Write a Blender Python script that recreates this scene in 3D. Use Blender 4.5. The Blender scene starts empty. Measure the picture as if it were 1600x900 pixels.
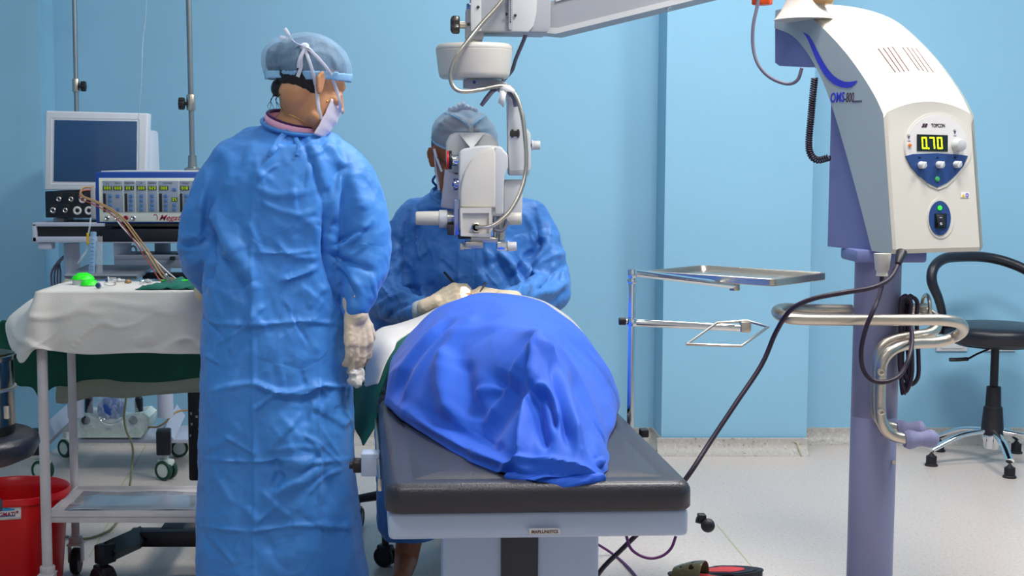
import bpy, bmesh, math, random
import numpy as np
from mathutils import Vector, Matrix, Euler, noise
random.seed(7)
R = math.radians
SC = bpy.context.scene
COL = SC.collection
# ---------------------------------------------------------------- camera maths (1600x900 frame)
F = 2200.0; CZ = 1.245; PPX = 680.0; TH = math.atan(200.0 / F)
cT, sT = math.cos(TH), math.sin(TH)
def ray(px, py):
    dx = (px - PPX) / F; dy = -(py - 450) / F
    return Vector((dx, cT + dy * sT, -sT + dy * cT))
def at(px, py, Y):
    d = ray(px, py); k = Y / d.y
    return Vector((d.x * k, Y, CZ + d.z * k))
def onz(px, py, z):
    d = ray(px, py); k = (z - CZ) / d.z
    return Vector((d.x * k, d.y * k, z))
def onplane(px, py, p, n):
    d = ray(px, py); o = Vector((0, 0, CZ)); k = (Vector(p) - o).dot(n) / d.dot(n)
    return o + d * k
def proj(V):
    x = V[:, 0]; y = V[:, 1]; z = V[:, 2] - CZ
    dep = y * cT - z * sT
    up = y * sT + z * cT
    return PPX + F * x / dep, 450 - F * up / dep
def Yd(s): return F / s
# ---------------------------------------------------------------- materials
def lin(c):
    return tuple(((v / 255) / 12.92 if v / 255 <= 0.04045 else ((v / 255 + 0.055) / 1.055) ** 2.4) for v in c)
MATS = {}
def mat(name, rgb, rough=0.5, metal=0.0, var=0.06, vscale=6.0, bump=0.0, bscale=60.0, emis=0.0, trans=0.0,
        alpha=1.0, coat=0.0, sheen=0.0, subs=0.0, ior=1.45, stretch=None, spec=0.5, crease=0.0, cscale=9.0):
    m = bpy.data.materials.new(name); m.use_nodes = True
    nt = m.node_tree; N = nt.nodes; L = nt.links
    b = N['Principled BSDF']
    c = lin(rgb)
    tc = N.new('ShaderNodeTexCoord')
    mp = N.new('ShaderNodeMapping'); L.new(tc.outputs['Object'], mp.inputs['Vector'])
    if stretch: mp.inputs['Scale'].default_value = stretch
    nz = N.new('ShaderNodeTexNoise'); nz.inputs['Scale'].default_value = vscale; nz.inputs['Detail'].default_value = 4
    L.new(mp.outputs[0], nz.inputs['Vector'])
    rp = N.new('ShaderNodeValToRGB')
    rp.color_ramp.elements[0].position = 0.3; rp.color_ramp.elements[1].position = 0.7
    rp.color_ramp.elements[0].color = (*[max(0, v * (1 - var)) for v in c], 1)
    rp.color_ramp.elements[1].color = (*[min(1, v * (1 + var)) for v in c], 1)
    L.new(nz.outputs['Fac'], rp.inputs['Fac']); L.new(rp.outputs['Color'], b.inputs['Base Color'])
    b.inputs['Roughness'].default_value = rough; b.inputs['Metallic'].default_value = metal
    b.inputs['IOR'].default_value = ior
    b.inputs['Specular IOR Level'].default_value = spec
    b.inputs['Coat Weight'].default_value = coat
    b.inputs['Sheen Weight'].default_value = sheen
    b.inputs['Transmission Weight'].default_value = trans
    b.inputs['Alpha'].default_value = alpha
    if subs:
        b.inputs['Subsurface Weight'].default_value = subs
        b.inputs['Subsurface Radius'].default_value = (0.02, 0.008, 0.004)
        b.inputs['Subsurface Scale'].default_value = 0.5
    if emis:
        b.inputs['Emission Color'].default_value = (*c, 1); b.inputs['Emission Strength'].default_value = emis
    last = None
    if bump:
        n2 = N.new('ShaderNodeTexNoise'); n2.inputs['Scale'].default_value = bscale; n2.inputs['Detail'].default_value = 3
        L.new(mp.outputs[0], n2.inputs['Vector'])
        bp = N.new('ShaderNodeBump'); bp.inputs['Strength'].default_value = bump; bp.inputs['Distance'].default_value = 0.01
        L.new(n2.outputs['Fac'], bp.inputs['Height']); last = bp
    if crease:
        vo = N.new('ShaderNodeTexVoronoi'); vo.feature = 'DISTANCE_TO_EDGE'; vo.inputs['Scale'].default_value = cscale
        n3 = N.new('ShaderNodeTexNoise'); n3.inputs['Scale'].default_value = 3; n3.inputs['Detail'].default_value = 2
        ad = N.new('ShaderNodeVectorMath'); ad.operation = 'ADD'
        L.new(mp.outputs[0], n3.inputs['Vector']); L.new(mp.outputs[0], ad.inputs[0]); L.new(n3.outputs['Color'], ad.inputs[1])
        L.new(ad.outputs[0], vo.inputs['Vector'])
        mr = N.new('ShaderNodeMapRange'); mr.inputs['From Max'].default_value = 0.25
        L.new(vo.outputs['Distance'], mr.inputs['Value'])
        bp2 = N.new('ShaderNodeBump'); bp2.inputs['Strength'].default_value = crease; bp2.inputs['Distance'].default_value = 0.012
        L.new(mr.outputs[0], bp2.inputs['Height'])
        if last: L.new(last.outputs[0], bp2.inputs['Normal'])
        last = bp2
    if last: L.new(last.outputs['Normal'], b.inputs['Normal'])
    MATS[name] = m
    return m
# ---------------------------------------------------------------- mesh builder
def smooth_path(pts, n=8):
    pts = [Vector(p) for p in pts]
    if len(pts) < 3: return pts
    out = []
    for i in range(len(pts) - 1):
        p0 = pts[i - 1] if i > 0 else pts[i] * 2 - pts[i + 1]
        p1, p2 = pts[i], pts[i + 1]
        p3 = pts[i + 2] if i + 2 < len(pts) else pts[i + 1] * 2 - pts[i]
        for k in range(n):
            t = k / n
            out.append(0.5 * ((2 * p1) + (p2 - p0) * t + (2 * p0 - 5 * p1 + 4 * p2 - p3) * t * t + (-p0 + 3 * p1 - 3 * p2 + p3) * t ** 3))
    out.append(pts[-1])
    return out
def interp(xs, ys, x): return float(np.interp(x, xs, ys))
class MB:
    def __init__(s): s.v = []; s.f = []
    def add(s, vs, fs, M=None):
        o = len(s.v)
        for p in vs:
            p = Vector(p)
            s.v.append(tuple(M @ p if M is not None else p))
        s.f += [tuple(i + o for i in f) for f in fs]
        return s
    def merge(s, other, M=None): return s.add(other.v, other.f, M)
    def box(s, c, d, bev=0.0, M=None, seg=2, rz=0.0, taper=None):
        bm = bmesh.new(); bmesh.ops.create_cube(bm, size=1.0)
        for v in bm.verts:
            k = 1.0
            if taper and v.co.z > 0: k = taper
            v.co = Vector((v.co.x * d[0] * k, v.co.y * d[1] * k, v.co.z * d[2]))
        if bev > 0:
            bmesh.ops.bevel(bm, geom=bm.edges[:], offset=min(bev, min(d) * 0.49), segments=seg, affect='EDGES', profile=0.5)
        T = Matrix.Translation(Vector(c)) @ Matrix.Rotation(rz, 4, 'Z')
        if M is not None: T = M @ T
        bm.verts.index_update()
        s.add([v.co for v in bm.verts], [[v.index for v in f.verts] for f in bm.faces], T); bm.free()
        return s
    def boxp(s, px0, py0, px1, py1, Y, depth, bev=0.0, seg=2, dz=0.0):
        """box whose front face spans the given outline at depth Y and goes back by `depth`"""
        a = at(px0, py0, Y); b = at(px1, py1, Y)
        return s.box(((a.x + b.x) / 2, Y + depth / 2, (a.z + b.z) / 2 + dz), (abs(b.x - a.x), depth, abs(a.z - b.z)), bev, seg=seg)
    def tube(s, pts, r, seg=12, smooth=0, flat=None, up=None, caps=True, closed=False):
        if smooth: 
            n0 = len(pts)
            if closed: pts = list(pts) + [pts[0]]
            rr = r if isinstance(r, (list, tuple)) else None
            P = smooth_path(pts, smooth)
            if rr: r = [interp(range(n0), rr, i / smooth) for i in range(len(P))]
            if closed: P = P[:-1]
            pts = P
        P = [Vector(p) for p in pts]; n = len(P)
        rs = list(r) if isinstance(r, (list, tuple)) else [r] * n
        T = []
        for i in range(n):
            if closed: t = P[(i + 1) % n] - P[i - 1]
            else: t = P[min(i + 1, n - 1)] - P[max(i - 1, 0)]
            T.append(t.normalized() if t.length > 1e-9 else Vector((0, 0, 1)))
        if up is None:
            up = Vector((0, 0, 1)) if abs(T[0].z) < 0.9 else Vector((1, 0, 0))
            fixed = False
        else: up = Vector(up); fixed = True
        nrm = (up - T[0] * up.dot(T[0])).normalized()
        vs = []; fs = []
        for i in range(n):
            if fixed: q = up - T[i] * up.dot(T[i])
            else: q = nrm - T[i] * nrm.dot(T[i])
            if q.length < 1e-6: q = nrm
            nrm = q.normalized(); bn = T[i].cross(nrm)
            for k in range(seg):
                a = 2 * math.pi * k / seg
                ca, sa = math.cos(a), math.sin(a)
                if flat: vs.append(P[i] + bn * (ca * flat[0] * rs[i]) + nrm * (sa * flat[1] * rs[i]))
                else: vs.append(P[i] + bn * (ca * rs[i]) + nrm * (sa * rs[i]))
        m = n if closed else n - 1
        for i in range(m):
            for k in range(seg):
                a = i * seg + k; b = i * seg + (k + 1) % seg
                c = ((i + 1) % n) * seg + (k + 1) % seg; d = ((i + 1) % n) * seg + k
                fs.append((a, b, c, d))
        if caps and not closed:
            fs.append(tuple(range(seg))[::-1]); fs.append(tuple((n - 1) * seg + k for k in range(seg)))
        return s.add(vs, fs)
    def lathe(s, prof, M=None, seg=32, caps=True):
        """prof: list of (r, z)"""
        vs = []; fs = []
        n = len(prof)
        for r, z in prof:
            for k in range(seg):
                a = 2 * math.pi * k / seg
                vs.append((r * math.cos(a), r * math.sin(a), z))
        for i in range(n - 1):
            for k in range(seg):
                fs.append((i * seg + k, i * seg + (k + 1) % seg, (i + 1) * seg + (k + 1) % seg, (i + 1) * seg + k))
        if caps:
            if prof[0][0] > 1e-6: fs.append(tuple(range(seg))[::-1])
            if prof[-1][0] > 1e-6: fs.append(tuple((n - 1) * seg + k for k in range(seg)))
        return s.add(vs, fs, M)
    def cyl(s, p0, p1, r, r1=None, seg=24, bev=0.0):
        p0 = Vector(p0); p1 = Vector(p1); r1 = r if r1 is None else r1
        L = (p1 - p0).length
        M = Matrix.Translation(p0) @ (p1 - p0).to_track_quat('Z', 'Y').to_matrix().to_4x4()
        if bev > 0: pr = [(r - bev, 0), (r - bev * .3, bev * .3), (r, bev), (r1, L - bev), (r1 - bev * .3, L - bev * .3), (r1 - bev, L)]
        else: pr = [(r, 0), (r1, L)]
        return s.lathe(pr, M, seg)
    def prism(s, outline, vec, M=None):
        """outline: 3D points in order, extruded by vec"""
        o = [Vector(p) for p in outline]; n = len(o); vec = Vector(vec)
        vs = o + [p + vec for p in o]
        fs = [tuple(range(n))[::-1], tuple(n + i for i in range(n))]
        for i in range(n): fs.append((i, (i + 1) % n, n + (i + 1) % n, n + i))
        return s.add(vs, fs, M)
    def ell(s, c, r, M=None, seg=24, rings=14):
        vs = []; fs = []
        vs.append((0, 0, 1))
        for i in range(1, rings):
            ph = math.pi * i / rings
            for k in range(seg):
                a = 2 * math.pi * k / seg
                vs.append((math.sin(ph) * math.cos(a), math.sin(ph) * math.sin(a), math.cos(ph)))
        vs.append((0, 0, -1))
        for k in range(seg): fs.append((0, 1 + k, 1 + (k + 1) % seg))
        for i in range(rings - 2):
            for k in range(seg):
                a = 1 + i * seg + k; b = 1 + i * seg + (k + 1) % seg
                fs.append((a, a + seg, b + seg, b))
        e = len(vs) - 1; o = 1 + (rings - 2) * seg
        for k in range(seg): fs.append((e, o + (k + 1) % seg, o + k))
        T = Matrix.Translation(Vector(c)) @ Matrix.Diagonal((*r, 1))
        if M is not None: T = M @ T
        return s.add(vs, fs, T)
    def cap(s, p0, r0, p1, r1, M=None, seg=16):
        """tapered capsule"""
        p0 = Vector(p0); p1 = Vector(p1)
        if M is not None: p0 = M @ p0; p1 = M @ p1
        L = (p1 - p0).length
        if L < 1e-6: return s.ell(p0, (r0,) * 3, seg=seg, rings=10)
        T = Matrix.Translation(p0) @ (p1 - p0).to_track_quat('Z', 'Y').to_matrix().to_4x4()
        pr = [(0.0001, -r0)] + [(r0 * math.sin(a), -r0 * math.cos(a)) for a in (R(25), R(50), R(75), R(90))]
        pr += [(r1 * math.cos(a), L + r1 * math.sin(a)) for a in (0, R(15), R(40), R(65))] + [(0.0001, L + r1)]
        return s.lathe(pr, T, seg)
    def chain(s, pts, rs, M=None, seg=16):
        for i in range(len(pts) - 1): s.cap(pts[i], rs[i], pts[i + 1], rs[i + 1], M, seg)
        return s
    def grid(s, rows, closed=False):
        """rows of points -> quad sheet"""
        n = len(rows[0]); vs = [p for r in rows for p in r]; fs = []
        for i in range(len(rows) - 1):
            for k in range(n if closed else n - 1):
                fs.append((i * n + k, i * n + (k + 1) % n, (i + 1) * n + (k + 1) % n, (i + 1) * n + k))
        return s.add(vs, fs)
    def loft(s, rings):
        n = len(rings[0]); s.grid(rings, True)
        o = len(s.v) - n * len(rings)
        s.f.append(tuple(o + i for i in range(n))[::-1]); s.f.append(tuple(o + n * (len(rings) - 1) + i for i in range(n)))
        return s
    def mesh(s, name='m'):
        me = bpy.data.meshes.new(name); me.from_pydata(s.v, [], s.f); me.update(); return me
def sring(cx, cy, cz, hx, hy, n=48, p=2.4, rz=0.0):
    out = []
    for k in range(n):
        a = 2 * math.pi * k / n; c, d = math.cos(a), math.sin(a)
        x = hx * math.copysign(abs(c) ** (2 / p), c); y = hy * math.copysign(abs(d) ** (2 / p), d)
        out.append(Vector((cx + x * math.cos(rz) - y * math.sin(rz), cy + x * math.sin(rz) + y * math.cos(rz), cz)))
    return out
def evald(me, mods):
    o = bpy.data.objects.new('tmp_eval', me); COL.objects.link(o)
    for typ, kw in mods:
        m = o.modifiers.new(typ, typ)
        for k, v in kw.items(): setattr(m, k, v)
    dg = bpy.context.evaluated_depsgraph_get(); dg.update()
    out = bpy.data.meshes.new_from_object(o.evaluated_get(dg))
    bpy.data.objects.remove(o); return out
def blob(mb, voxel=0.006, it=4, factor=0.5, decim=None):
    """union overlapping closed shapes into one continuous skin"""
    me = mb.mesh('b')
    mods = [('REMESH', dict(mode='VOXEL', voxel_size=voxel, adaptivity=0.0)), ('SMOOTH', dict(iterations=it, factor=factor))]
    out = evald(me, mods); bpy.data.meshes.remove(me)
    V = np.empty(len(out.vertices) * 3); out.vertices.foreach_get('co', V); V = V.reshape(-1, 3)
    Nn = np.empty(len(out.vertices) * 3); out.vertices.foreach_get('normal', Nn); Nn = Nn.reshape(-1, 3)
    Fc = [tuple(p.vertices) for p in out.polygons]
    bpy.data.meshes.remove(out)
    r = MB(); r.V = V; r.N = Nn; r.v = [tuple(p) for p in V]; r.f = Fc
    return r
def normals(mb):
    me = mb.mesh('n'); me.update()
    Nn = np.empty(len(me.vertices) * 3); me.vertices.foreach_get('normal', Nn)
    V = np.array(mb.v); bpy.data.meshes.remove(me)
    return V, Nn.reshape(-1, 3)
def sseg(px, py, a, b):
    ax, ay = a; bx, by = b; dx, dy = bx - ax, by - ay; L = math.hypot(dx, dy) + 1e-9
    t = ((px - ax) * dx + (py - ay) * dy) / (L * L)
    sd = ((px - ax) * dy - (py - ay) * dx) / L
    tc = np.clip(t, 0, 1)
    d = np.hypot(px - (ax + tc * dx), py - (ay + tc * dy))
    return d, np.sign(sd), tc, L
def fold(mb, folds, face=True, V=None, N=None):
    """push cloth ridges (amp>0) and valleys (amp<0) along traced lines; folds: (pts, width, amp[, asym])"""
    V, N = normals(mb)
    px, py = proj(V)
    view = V - np.array([0, 0, CZ]); view /= np.linalg.norm(view, axis=1)[:, None]
    fac = np.clip(-(view * N).sum(1) * 3.0, 0, 1) if face else np.ones(len(V))
    D = np.zeros(len(V))
    for fd in folds:
        pts, w, amp = fd[:3]; asym = fd[3] if len(fd) > 3 else 1.0
        if len(pts) > 2:
            q = smooth_path([Vector((a, b, 0)) for a, b in pts], 4); pts = [(p.x, p.y) for p in q]
        tot = sum(math.hypot(pts[i + 1][0] - pts[i][0], pts[i + 1][1] - pts[i][1]) for i in range(len(pts) - 1))
        best = np.full(len(V), 1e9); sg = np.ones(len(V)); tt = np.zeros(len(V)); acc = 0
        for i in range(len(pts) - 1):
            d, s_, t, L = sseg(px, py, pts[i], pts[i + 1])
            m = d < best
            best[m] = d[m]; sg[m] = s_[m]; tt[m] = (acc + t[m] * L) / tot; acc += L
        ww = np.where(sg > 0, w, w * asym)
        tp = np.clip(np.minimum(tt, 1 - tt) * 5 + 0.25, 0, 1)
        D += amp * np.exp(-(best / ww) ** 2) * tp
    V = V + N * (D * fac)[:, None]
    mb.v = [tuple(p) for p in V]
    return mb
def creases(mb, box, n, seed, amp=.004, w=3.2, lmin=18, lmax=75, ang=(20, 160)):
    rnd = random.Random(seed); L = []
    for i in range(n):
        x = rnd.uniform(box[0], box[2]); y = rnd.uniform(box[1], box[3]); a = R(rnd.uniform(*ang)); l = rnd.uniform(lmin, lmax)
        dx, dy = math.cos(a) * l / 2, math.sin(a) * l / 2; b = rnd.uniform(-6, 6)
        L.append(([(x - dx, y - dy), (x + b, y + b), (x + dx, y + dy)], w * rnd.uniform(.8, 1.3), amp * rnd.choice((1, 1, -1)) * rnd.uniform(.5, 1.2), rnd.choice((2.6, 3.4, .45))))
    return fold(mb, L)
def wrinkle(mb, amp=0.004, scale=6.0, seed=0, ridged=True, aniso=(1, 1, 1), mask=None):
    V, N = normals(mb)
    out = np.empty(len(V)); off = Vector((seed * 3.1, seed * 1.7, seed * 2.3))
    for i, p in enumerate(V):
        q = Vector((p[0] * aniso[0], p[1] * aniso[1], p[2] * aniso[2])) * scale + off
        a = noise.noise(q); b = noise.noise(q * 2.1 + off)
        if ridged: out[i] = (1 - min(1, abs(a) * 3.2)) * 0.7 + (1 - min(1, abs(b) * 3.0)) * 0.3 - 0.4
        else: out[i] = a + 0.4 * b
    if mask is not None: out *= mask(V)
    V = V + N * (out * amp)[:, None]
    mb.v = [tuple(p) for p in V]
    return mb
# ---------------------------------------------------------------- objects
WM = {}
def _sharp(me, ang):
    bm = bmesh.new(); bm.from_mesh(me)
    bmesh.ops.recalc_face_normals(bm, faces=bm.faces[:])
    for f in bm.faces: f.smooth = True
    for e in bm.edges:
        if len(e.link_faces) == 2:
            try: a = e.calc_face_angle()
            except Exception: a = 0
            e.smooth = a < ang
    bm.to_mesh(me); bm.free()
def obj(name, mb, m, parent=None, ang=35, label=None, loc=None, solid=0.0):
    """link one mesh object; geometry given in world space"""
    me = mb if isinstance(mb, bpy.types.Mesh) else mb.mesh(name)
    me.name = name
    o = bpy.data.objects.new(name, me); COL.objects.link(o)
    if parent is not None:
        o.parent = parent; W = WM[parent.name]
        me.transform(W.inverted()); WM[o.name] = W.copy()
    else:
        L = Matrix.Translation(Vector(loc)) if loc is not None else Matrix.Identity(4)
        if loc is not None: me.transform(L.inverted()); o.matrix_world = L
        WM[o.name] = L
    _sharp(me, R(ang))
    mm = MATS[m] if isinstance(m, str) else m
    me.materials.append(mm)
    if label: o['label'] = label
    if solid:
        md = o.modifiers.new('thickness', 'SOLIDIFY'); md.thickness = solid; md.offset = 0
    return o
def tag(o, label, cat, group=None, kind=None):
    o['label'] = label; o['category'] = cat
    if group: o['group'] = group
    if kind: o['kind'] = kind
    return o
def thing(name, label, cat, loc, group=None):
    o = bpy.data.objects.new(name, None); o.empty_display_size = 0.05; COL.objects.link(o)
    o.location = Vector(loc); WM[o.name] = Matrix.Translation(Vector(loc))
    return tag(o, label, cat, group)
def struct(name, mb, m, ang=35):
    o = obj(name, mb, m, ang=ang); o['kind'] = 'structure'; return o
def dup(root, loc, label=None):
    r = root.copy(); COL.objects.link(r); r.location = loc
    if label: r['label'] = label
    for ch in list(root.children):
        c = ch.copy(); COL.objects.link(c); c.parent = r
        for g in ch.children:
            d = g.copy(); COL.objects.link(d); d.parent = c
    return r
def text_mb(body, size, M, extrude=0.0003, shear=0.0, xs=1.0, bold=0.0, spacing=1.0):
    cu = bpy.data.curves.new('txt', 'FONT'); cu.body = body; cu.size = size; cu.extrude = extrude
    cu.shear = shear; cu.offset = bold; cu.align_x = 'CENTER'; cu.align_y = 'CENTER'; cu.space_character = spacing
    cu.resolution_u = 3
    o = bpy.data.objects.new('txt', cu); COL.objects.link(o)
    dg = bpy.context.evaluated_depsgraph_get(); dg.update()
    me = bpy.data.meshes.new_from_object(o.evaluated_get(dg))
    mb = MB()
    S = Matrix.Diagonal((xs, 1, 1, 1))
    mb.add([v.co for v in me.vertices], [tuple(p.vertices) for p in me.polygons], M @ S)
    bpy.data.objects.remove(o); bpy.data.meshes.remove(me); bpy.data.curves.remove(cu)
    return mb
def frame(origin, xdir, ydir):
    """matrix whose local x,y lie in a plane, z out of it"""
    x = Vector(xdir).normalized(); y = (Vector(ydir) - x * x.dot(Vector(ydir))).normalized(); z = x.cross(y)
    M = Matrix.Identity(4)
    for i in range(3): M[i][0] = x[i]; M[i][1] = y[i]; M[i][2] = z[i]; M[i][3] = origin[i]
    return M
def facing(px, py, Y, k=0.0):
    """frame facing the camera side (-Y), x to the right, z up"""
    return frame(at(px, py, Y) + Vector((0, -k, 0)), (1, 0, 0), (0, 0, 1))
def rslab(pts, Y, depth, bev=.004):
    """outline with rounded front edges"""
    o = [at(px, py, Y) for px, py in pts]; n = len(o)
    bm = bmesh.new(); vs = [bm.verts.new(p) for p in o]; f = bm.faces.new(vs)
    r = bmesh.ops.extrude_face_region(bm, geom=[f]); 
    for v in [e for e in r['geom'] if isinstance(e, bmesh.types.BMVert)]: v.co.y += depth
    bmesh.ops.recalc_face_normals(bm, faces=bm.faces[:])
    es = [e for e in bm.edges if e.is_manifold and e.calc_face_angle(0) > R(30)]
    bmesh.ops.bevel(bm, geom=es, offset=bev, segments=3, affect='EDGES', profile=.5, clamp_overlap=True)
    bm.verts.index_update(); m = MB(); m.add([v.co for v in bm.verts], [[v.index for v in f.verts] for f in bm.faces]); bm.free(); return m
SEG = {'0': 'abcdef', '7': 'abc', '1': 'bc', '2': 'abged', '5': 'afgcd', '3': 'abgcd', '8': 'abcdefg'}
def digits(s, M, h, w, gap, th):
    m = MB(); x = 0
    tot = len(s.replace('.', '')) * (w + gap) - gap; x = -tot / 2
    for ch in s:
        if ch == '.': m.box((x - gap * .5, -h / 2 + th * .4, 0), (th * 1.1, th * 1.1, .0008), M=M); continue
        for sg in SEG[ch]:
            g = {'a': (w / 2, h / 2 - th / 2, w - th * .6, th), 'g': (w / 2, 0, w - th * .9, th), 'd': (w / 2, -h / 2 + th / 2, w - th * .6, th),
                 'b': (w - th / 2, h / 4, th, h / 2 - th * .4), 'c': (w - th / 2, -h / 4, th, h / 2 - th * .4), 'f': (th / 2, h / 4, th, h / 2 - th * .4), 'e': (th / 2, -h / 4, th, h / 2 - th * .4)}[sg]
            m.box((x + g[0], g[1], 0), (g[2], g[3], .0008), M=M)
        x += w + gap
    return m
# ================================================================ materials
mat('wall_paint', (134, 184, 212), 0.62, var=0.02, vscale=2.0, bump=0.05, bscale=180)
mat('white_paint', (205, 208, 210), 0.42, var=0.03, vscale=9)
mat('ceiling_paint', (235, 236, 236), 0.8)
mat('plastic_beige', (204, 200, 192), 0.36, var=0.015, bump=0.02, bscale=400)
mat('plastic_hood', (226, 221, 208), 0.4, var=0.01, bump=0.02, bscale=500)
mat('plastic_side', (158, 172, 178), 0.5, var=0.01, bump=0.03, bscale=500)
mat('plastic_light', (196, 198, 200), 0.42, var=0.02)
mat('plastic_grey', (158, 161, 168), 0.45, var=0.03)
mat('plastic_violet', (108, 118, 168), 0.5, var=0.02, bump=0.04, bscale=500)
mat('column_violet', (124, 126, 158), 0.45, var=0.02, bump=0.03, bscale=400)
mat('grip_violet', (132, 134, 170), 0.7, var=0.03)
mat('black_plastic', (22, 23, 30), 0.45, var=0.1)
mat('black_rubber', (18, 16, 26), 0.55, var=0.1)
mat('cable_black', (36, 22, 44), 0.45, var=0.05)
mat('cable_purple', (84, 22, 92), 0.45, var=0.05)
mat('cable_grey', (108, 106, 124), 0.5, var=0.05)
mat('vinyl_black', (44, 44, 54), 0.42, var=0.06, bump=0.15, bscale=260, coat=0.1)
mat('leather_black', (26, 28, 38), 0.34, var=0.06, bump=0.1, bscale=220)
mat('steel', (190, 186, 178), 0.28, 1.0, var=0.04, stretch=(1, 1, 12))
mat('brushed_steel', (196, 188, 176), 0.34, 1.0, var=0.05, vscale=20, stretch=(1, 8, 8))
mat('chrome', (220, 224, 228), 0.08, 1.0, var=0.01)
mat('chrome_blue', (150, 160, 200), 0.14, 1.0, var=0.03)
mat('iron_pole', (150, 158, 162), 0.35, 0.9, var=0.1)
mat('dark_metal', (80, 78, 76), 0.35, 0.9)
mat('bed_frame_paint', (172, 188, 216), 0.4, var=0.015)
mat('screen', (36, 74, 118), 0.4, var=0.03, coat=0.4)
mat('crt_case', (206, 212, 222), 0.5, var=0.02)
mat('connector_black', (16, 20, 32), 0.35)
mat('machine_blue', (26, 72, 158), 0.4)
mat('machine_cream', (214, 222, 214), 0.45)
mat('machine_grey', (134, 148, 166), 0.45)
mat('button_blue', (70, 118, 178), 0.4)
mat('slot_black', (20, 24, 34), 0.3)
mat('led_green', (170, 200, 30), 0.4, emis=.7)
mat('led_yellow', (226, 255, 20), 0.4, emis=2.2)
mat('led_window', (26, 34, 34), 0.25)
mat('lamp_green', (40, 220, 40), 0.3, emis=1.5)
mat('lamp_orange', (206, 112, 40), 0.3, emis=0.3)
mat('button_green', (70, 176, 96), 0.35)
mat('panel_navy', (38, 66, 122), 0.4)
mat('panel_face', (206, 204, 204), 0.4)
mat('logo_blue', (52, 62, 196), 0.45)
mat('ink_grey', (92, 98, 122), 0.5)
mat('ink_dark', (66, 40, 62), 0.5)
mat('ink_red', (150, 18, 62), 0.5)
mat('ink_brown', (96, 60, 56), 0.6)
mat('ink_cyan', (52, 150, 206), 0.6)
mat('paper_white', (224, 224, 222), 0.6)
mat('orange_plastic', (240, 82, 14), 0.35)
mat('red_plastic', (206, 8, 20), 0.32, var=0.04)
mat('red_ring', (226, 20, 30), 0.4)
mat('cotton_white', (206, 204, 200), 0.85, var=0.03, bump=0.12, bscale=300, sheen=0.2)
mat('cotton_olive', (150, 160, 146), 0.9, var=0.05, bump=0.12, bscale=300)
mat('cloth_green', (10, 96, 82), 0.85, var=0.08, bump=0.15, bscale=300)
mat('cloth_dark_green', (6, 78, 62), 0.85, var=0.08, bump=0.15, bscale=300)
mat('gown_blue', (62, 134, 214), 0.5, var=0.03, vscale=5, bump=0.08, bscale=420, sheen=0.1, crease=0.3, cscale=3.2)
mat('gown_surgeon', (60, 124, 200), 0.5, var=0.04, vscale=5, bump=0.08, bscale=420, sheen=0.1, crease=0.35, cscale=4)
mat('gown_dark', (16, 66, 150), 0.8, var=0.05)
mat('drape_blue', (34, 92, 208), 0.6, var=0.02, bump=0.05, bscale=350, sheen=0.1, spec=0.3)
mat('skin_nurse', (196, 142, 104), 0.5, var=0.06, vscale=14, bump=0.08, bscale=220, subs=0.15)
mat('skin_surgeon', (150, 88, 58), 0.5, var=0.08, vscale=16, bump=0.1, bscale=200, subs=0.1)
mat('skin_patient', (160, 104, 74), 0.55, var=0.06, subs=0.1)
mat('hair_black', (20, 16, 20), 0.45, var=0.3, vscale=40, bump=0.5, bscale=150, stretch=(1, 1, 0.2))
mat('hair_grey', (80, 76, 80), 0.6, var=0.3, vscale=40, bump=0.5, bscale=150)
mat('cap_blue', (150, 190, 226), 0.6, var=0.12, vscale=16, bump=0.10, bscale=300, alpha=0.28, sheen=0.3)
mat('cap_band', (140, 190, 228), 0.6, var=0.05, bump=0.1, bscale=300)
mat('cap_pale', (168, 192, 214), 0.6, var=0.10, vscale=16, bump=0.10, bscale=300, alpha=0.40, sheen=0.3)
mat('mask_white', (214, 206, 222), 0.75, var=0.03, bump=0.08, bscale=300)
mat('tie_white', (206, 212, 232), 0.75, var=0.03)
mat('scrunchie_yellow', (224, 206, 60), 0.7)
mat('collar_purple', (58, 22, 84), 0.8)
mat('shirt_pink', (238, 176, 206), 0.8)
mat('gold', (240, 200, 90), 0.25, 1.0)
mat('glove_latex', (226, 208, 180), 0.5, var=0.05, vscale=20, bump=0.12, bscale=120, subs=0.1)
mat('lime_plastic', (40, 232, 30), 0.35)
mat('clear_plastic', (220, 228, 232), 0.18, alpha=0.28, var=0.02, bump=0.5, bscale=50)
mat('clear_bag', (196, 214, 226), 0.25, alpha=0.2, bump=0.6, bscale=30)
mat('foam_white', (196, 214, 210), 0.7, bump=0.5, bscale=60)
mat('navy_cap', (40, 66, 116), 0.4)
mat('tube_brown', (158, 124, 84), 0.35, var=0.05)
mat('tube_red', (176, 76, 60), 0.35)
mat('tube_clear', (190, 204, 214), 0.2, alpha=0.45)
mat('bottle_blue', (150, 190, 224), 0.2, alpha=0.5)
mat('yellow_tape', (216, 176, 30), 0.5)
mat('wheel_green', (10, 62, 48), 0.5)
mat('wheel_hub', (198, 206, 200), 0.45)
mat('cart_paint', (176, 184, 202), 0.45, var=0.03)
mat('cart_black', (14, 17, 30), 0.4, bump=0.05, bscale=200)
mat('grey_steel_shelf', (126, 136, 150), 0.45, 0.3)
mat('old_paint', (200, 196, 200), 0.5, var=0.08, vscale=14)
mat('olive_cable', (104, 106, 78), 0.5)
mat('sandal_olive', (104, 98, 66), 0.22, alpha=0.92, var=0.1, coat=0.3)
mat('sandal_red', (206, 60, 64), 0.6)
mat('sandal_black', (26, 26, 38), 0.6)
mat('cuff_grey', (186, 196, 204), 0.9, bump=0.4, bscale=300)
mat('glass_clear', (230, 236, 240), 0.05, alpha=0.2)
mat('lamp_panel', (255, 255, 255), 0.5, emis=6.0)
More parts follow.
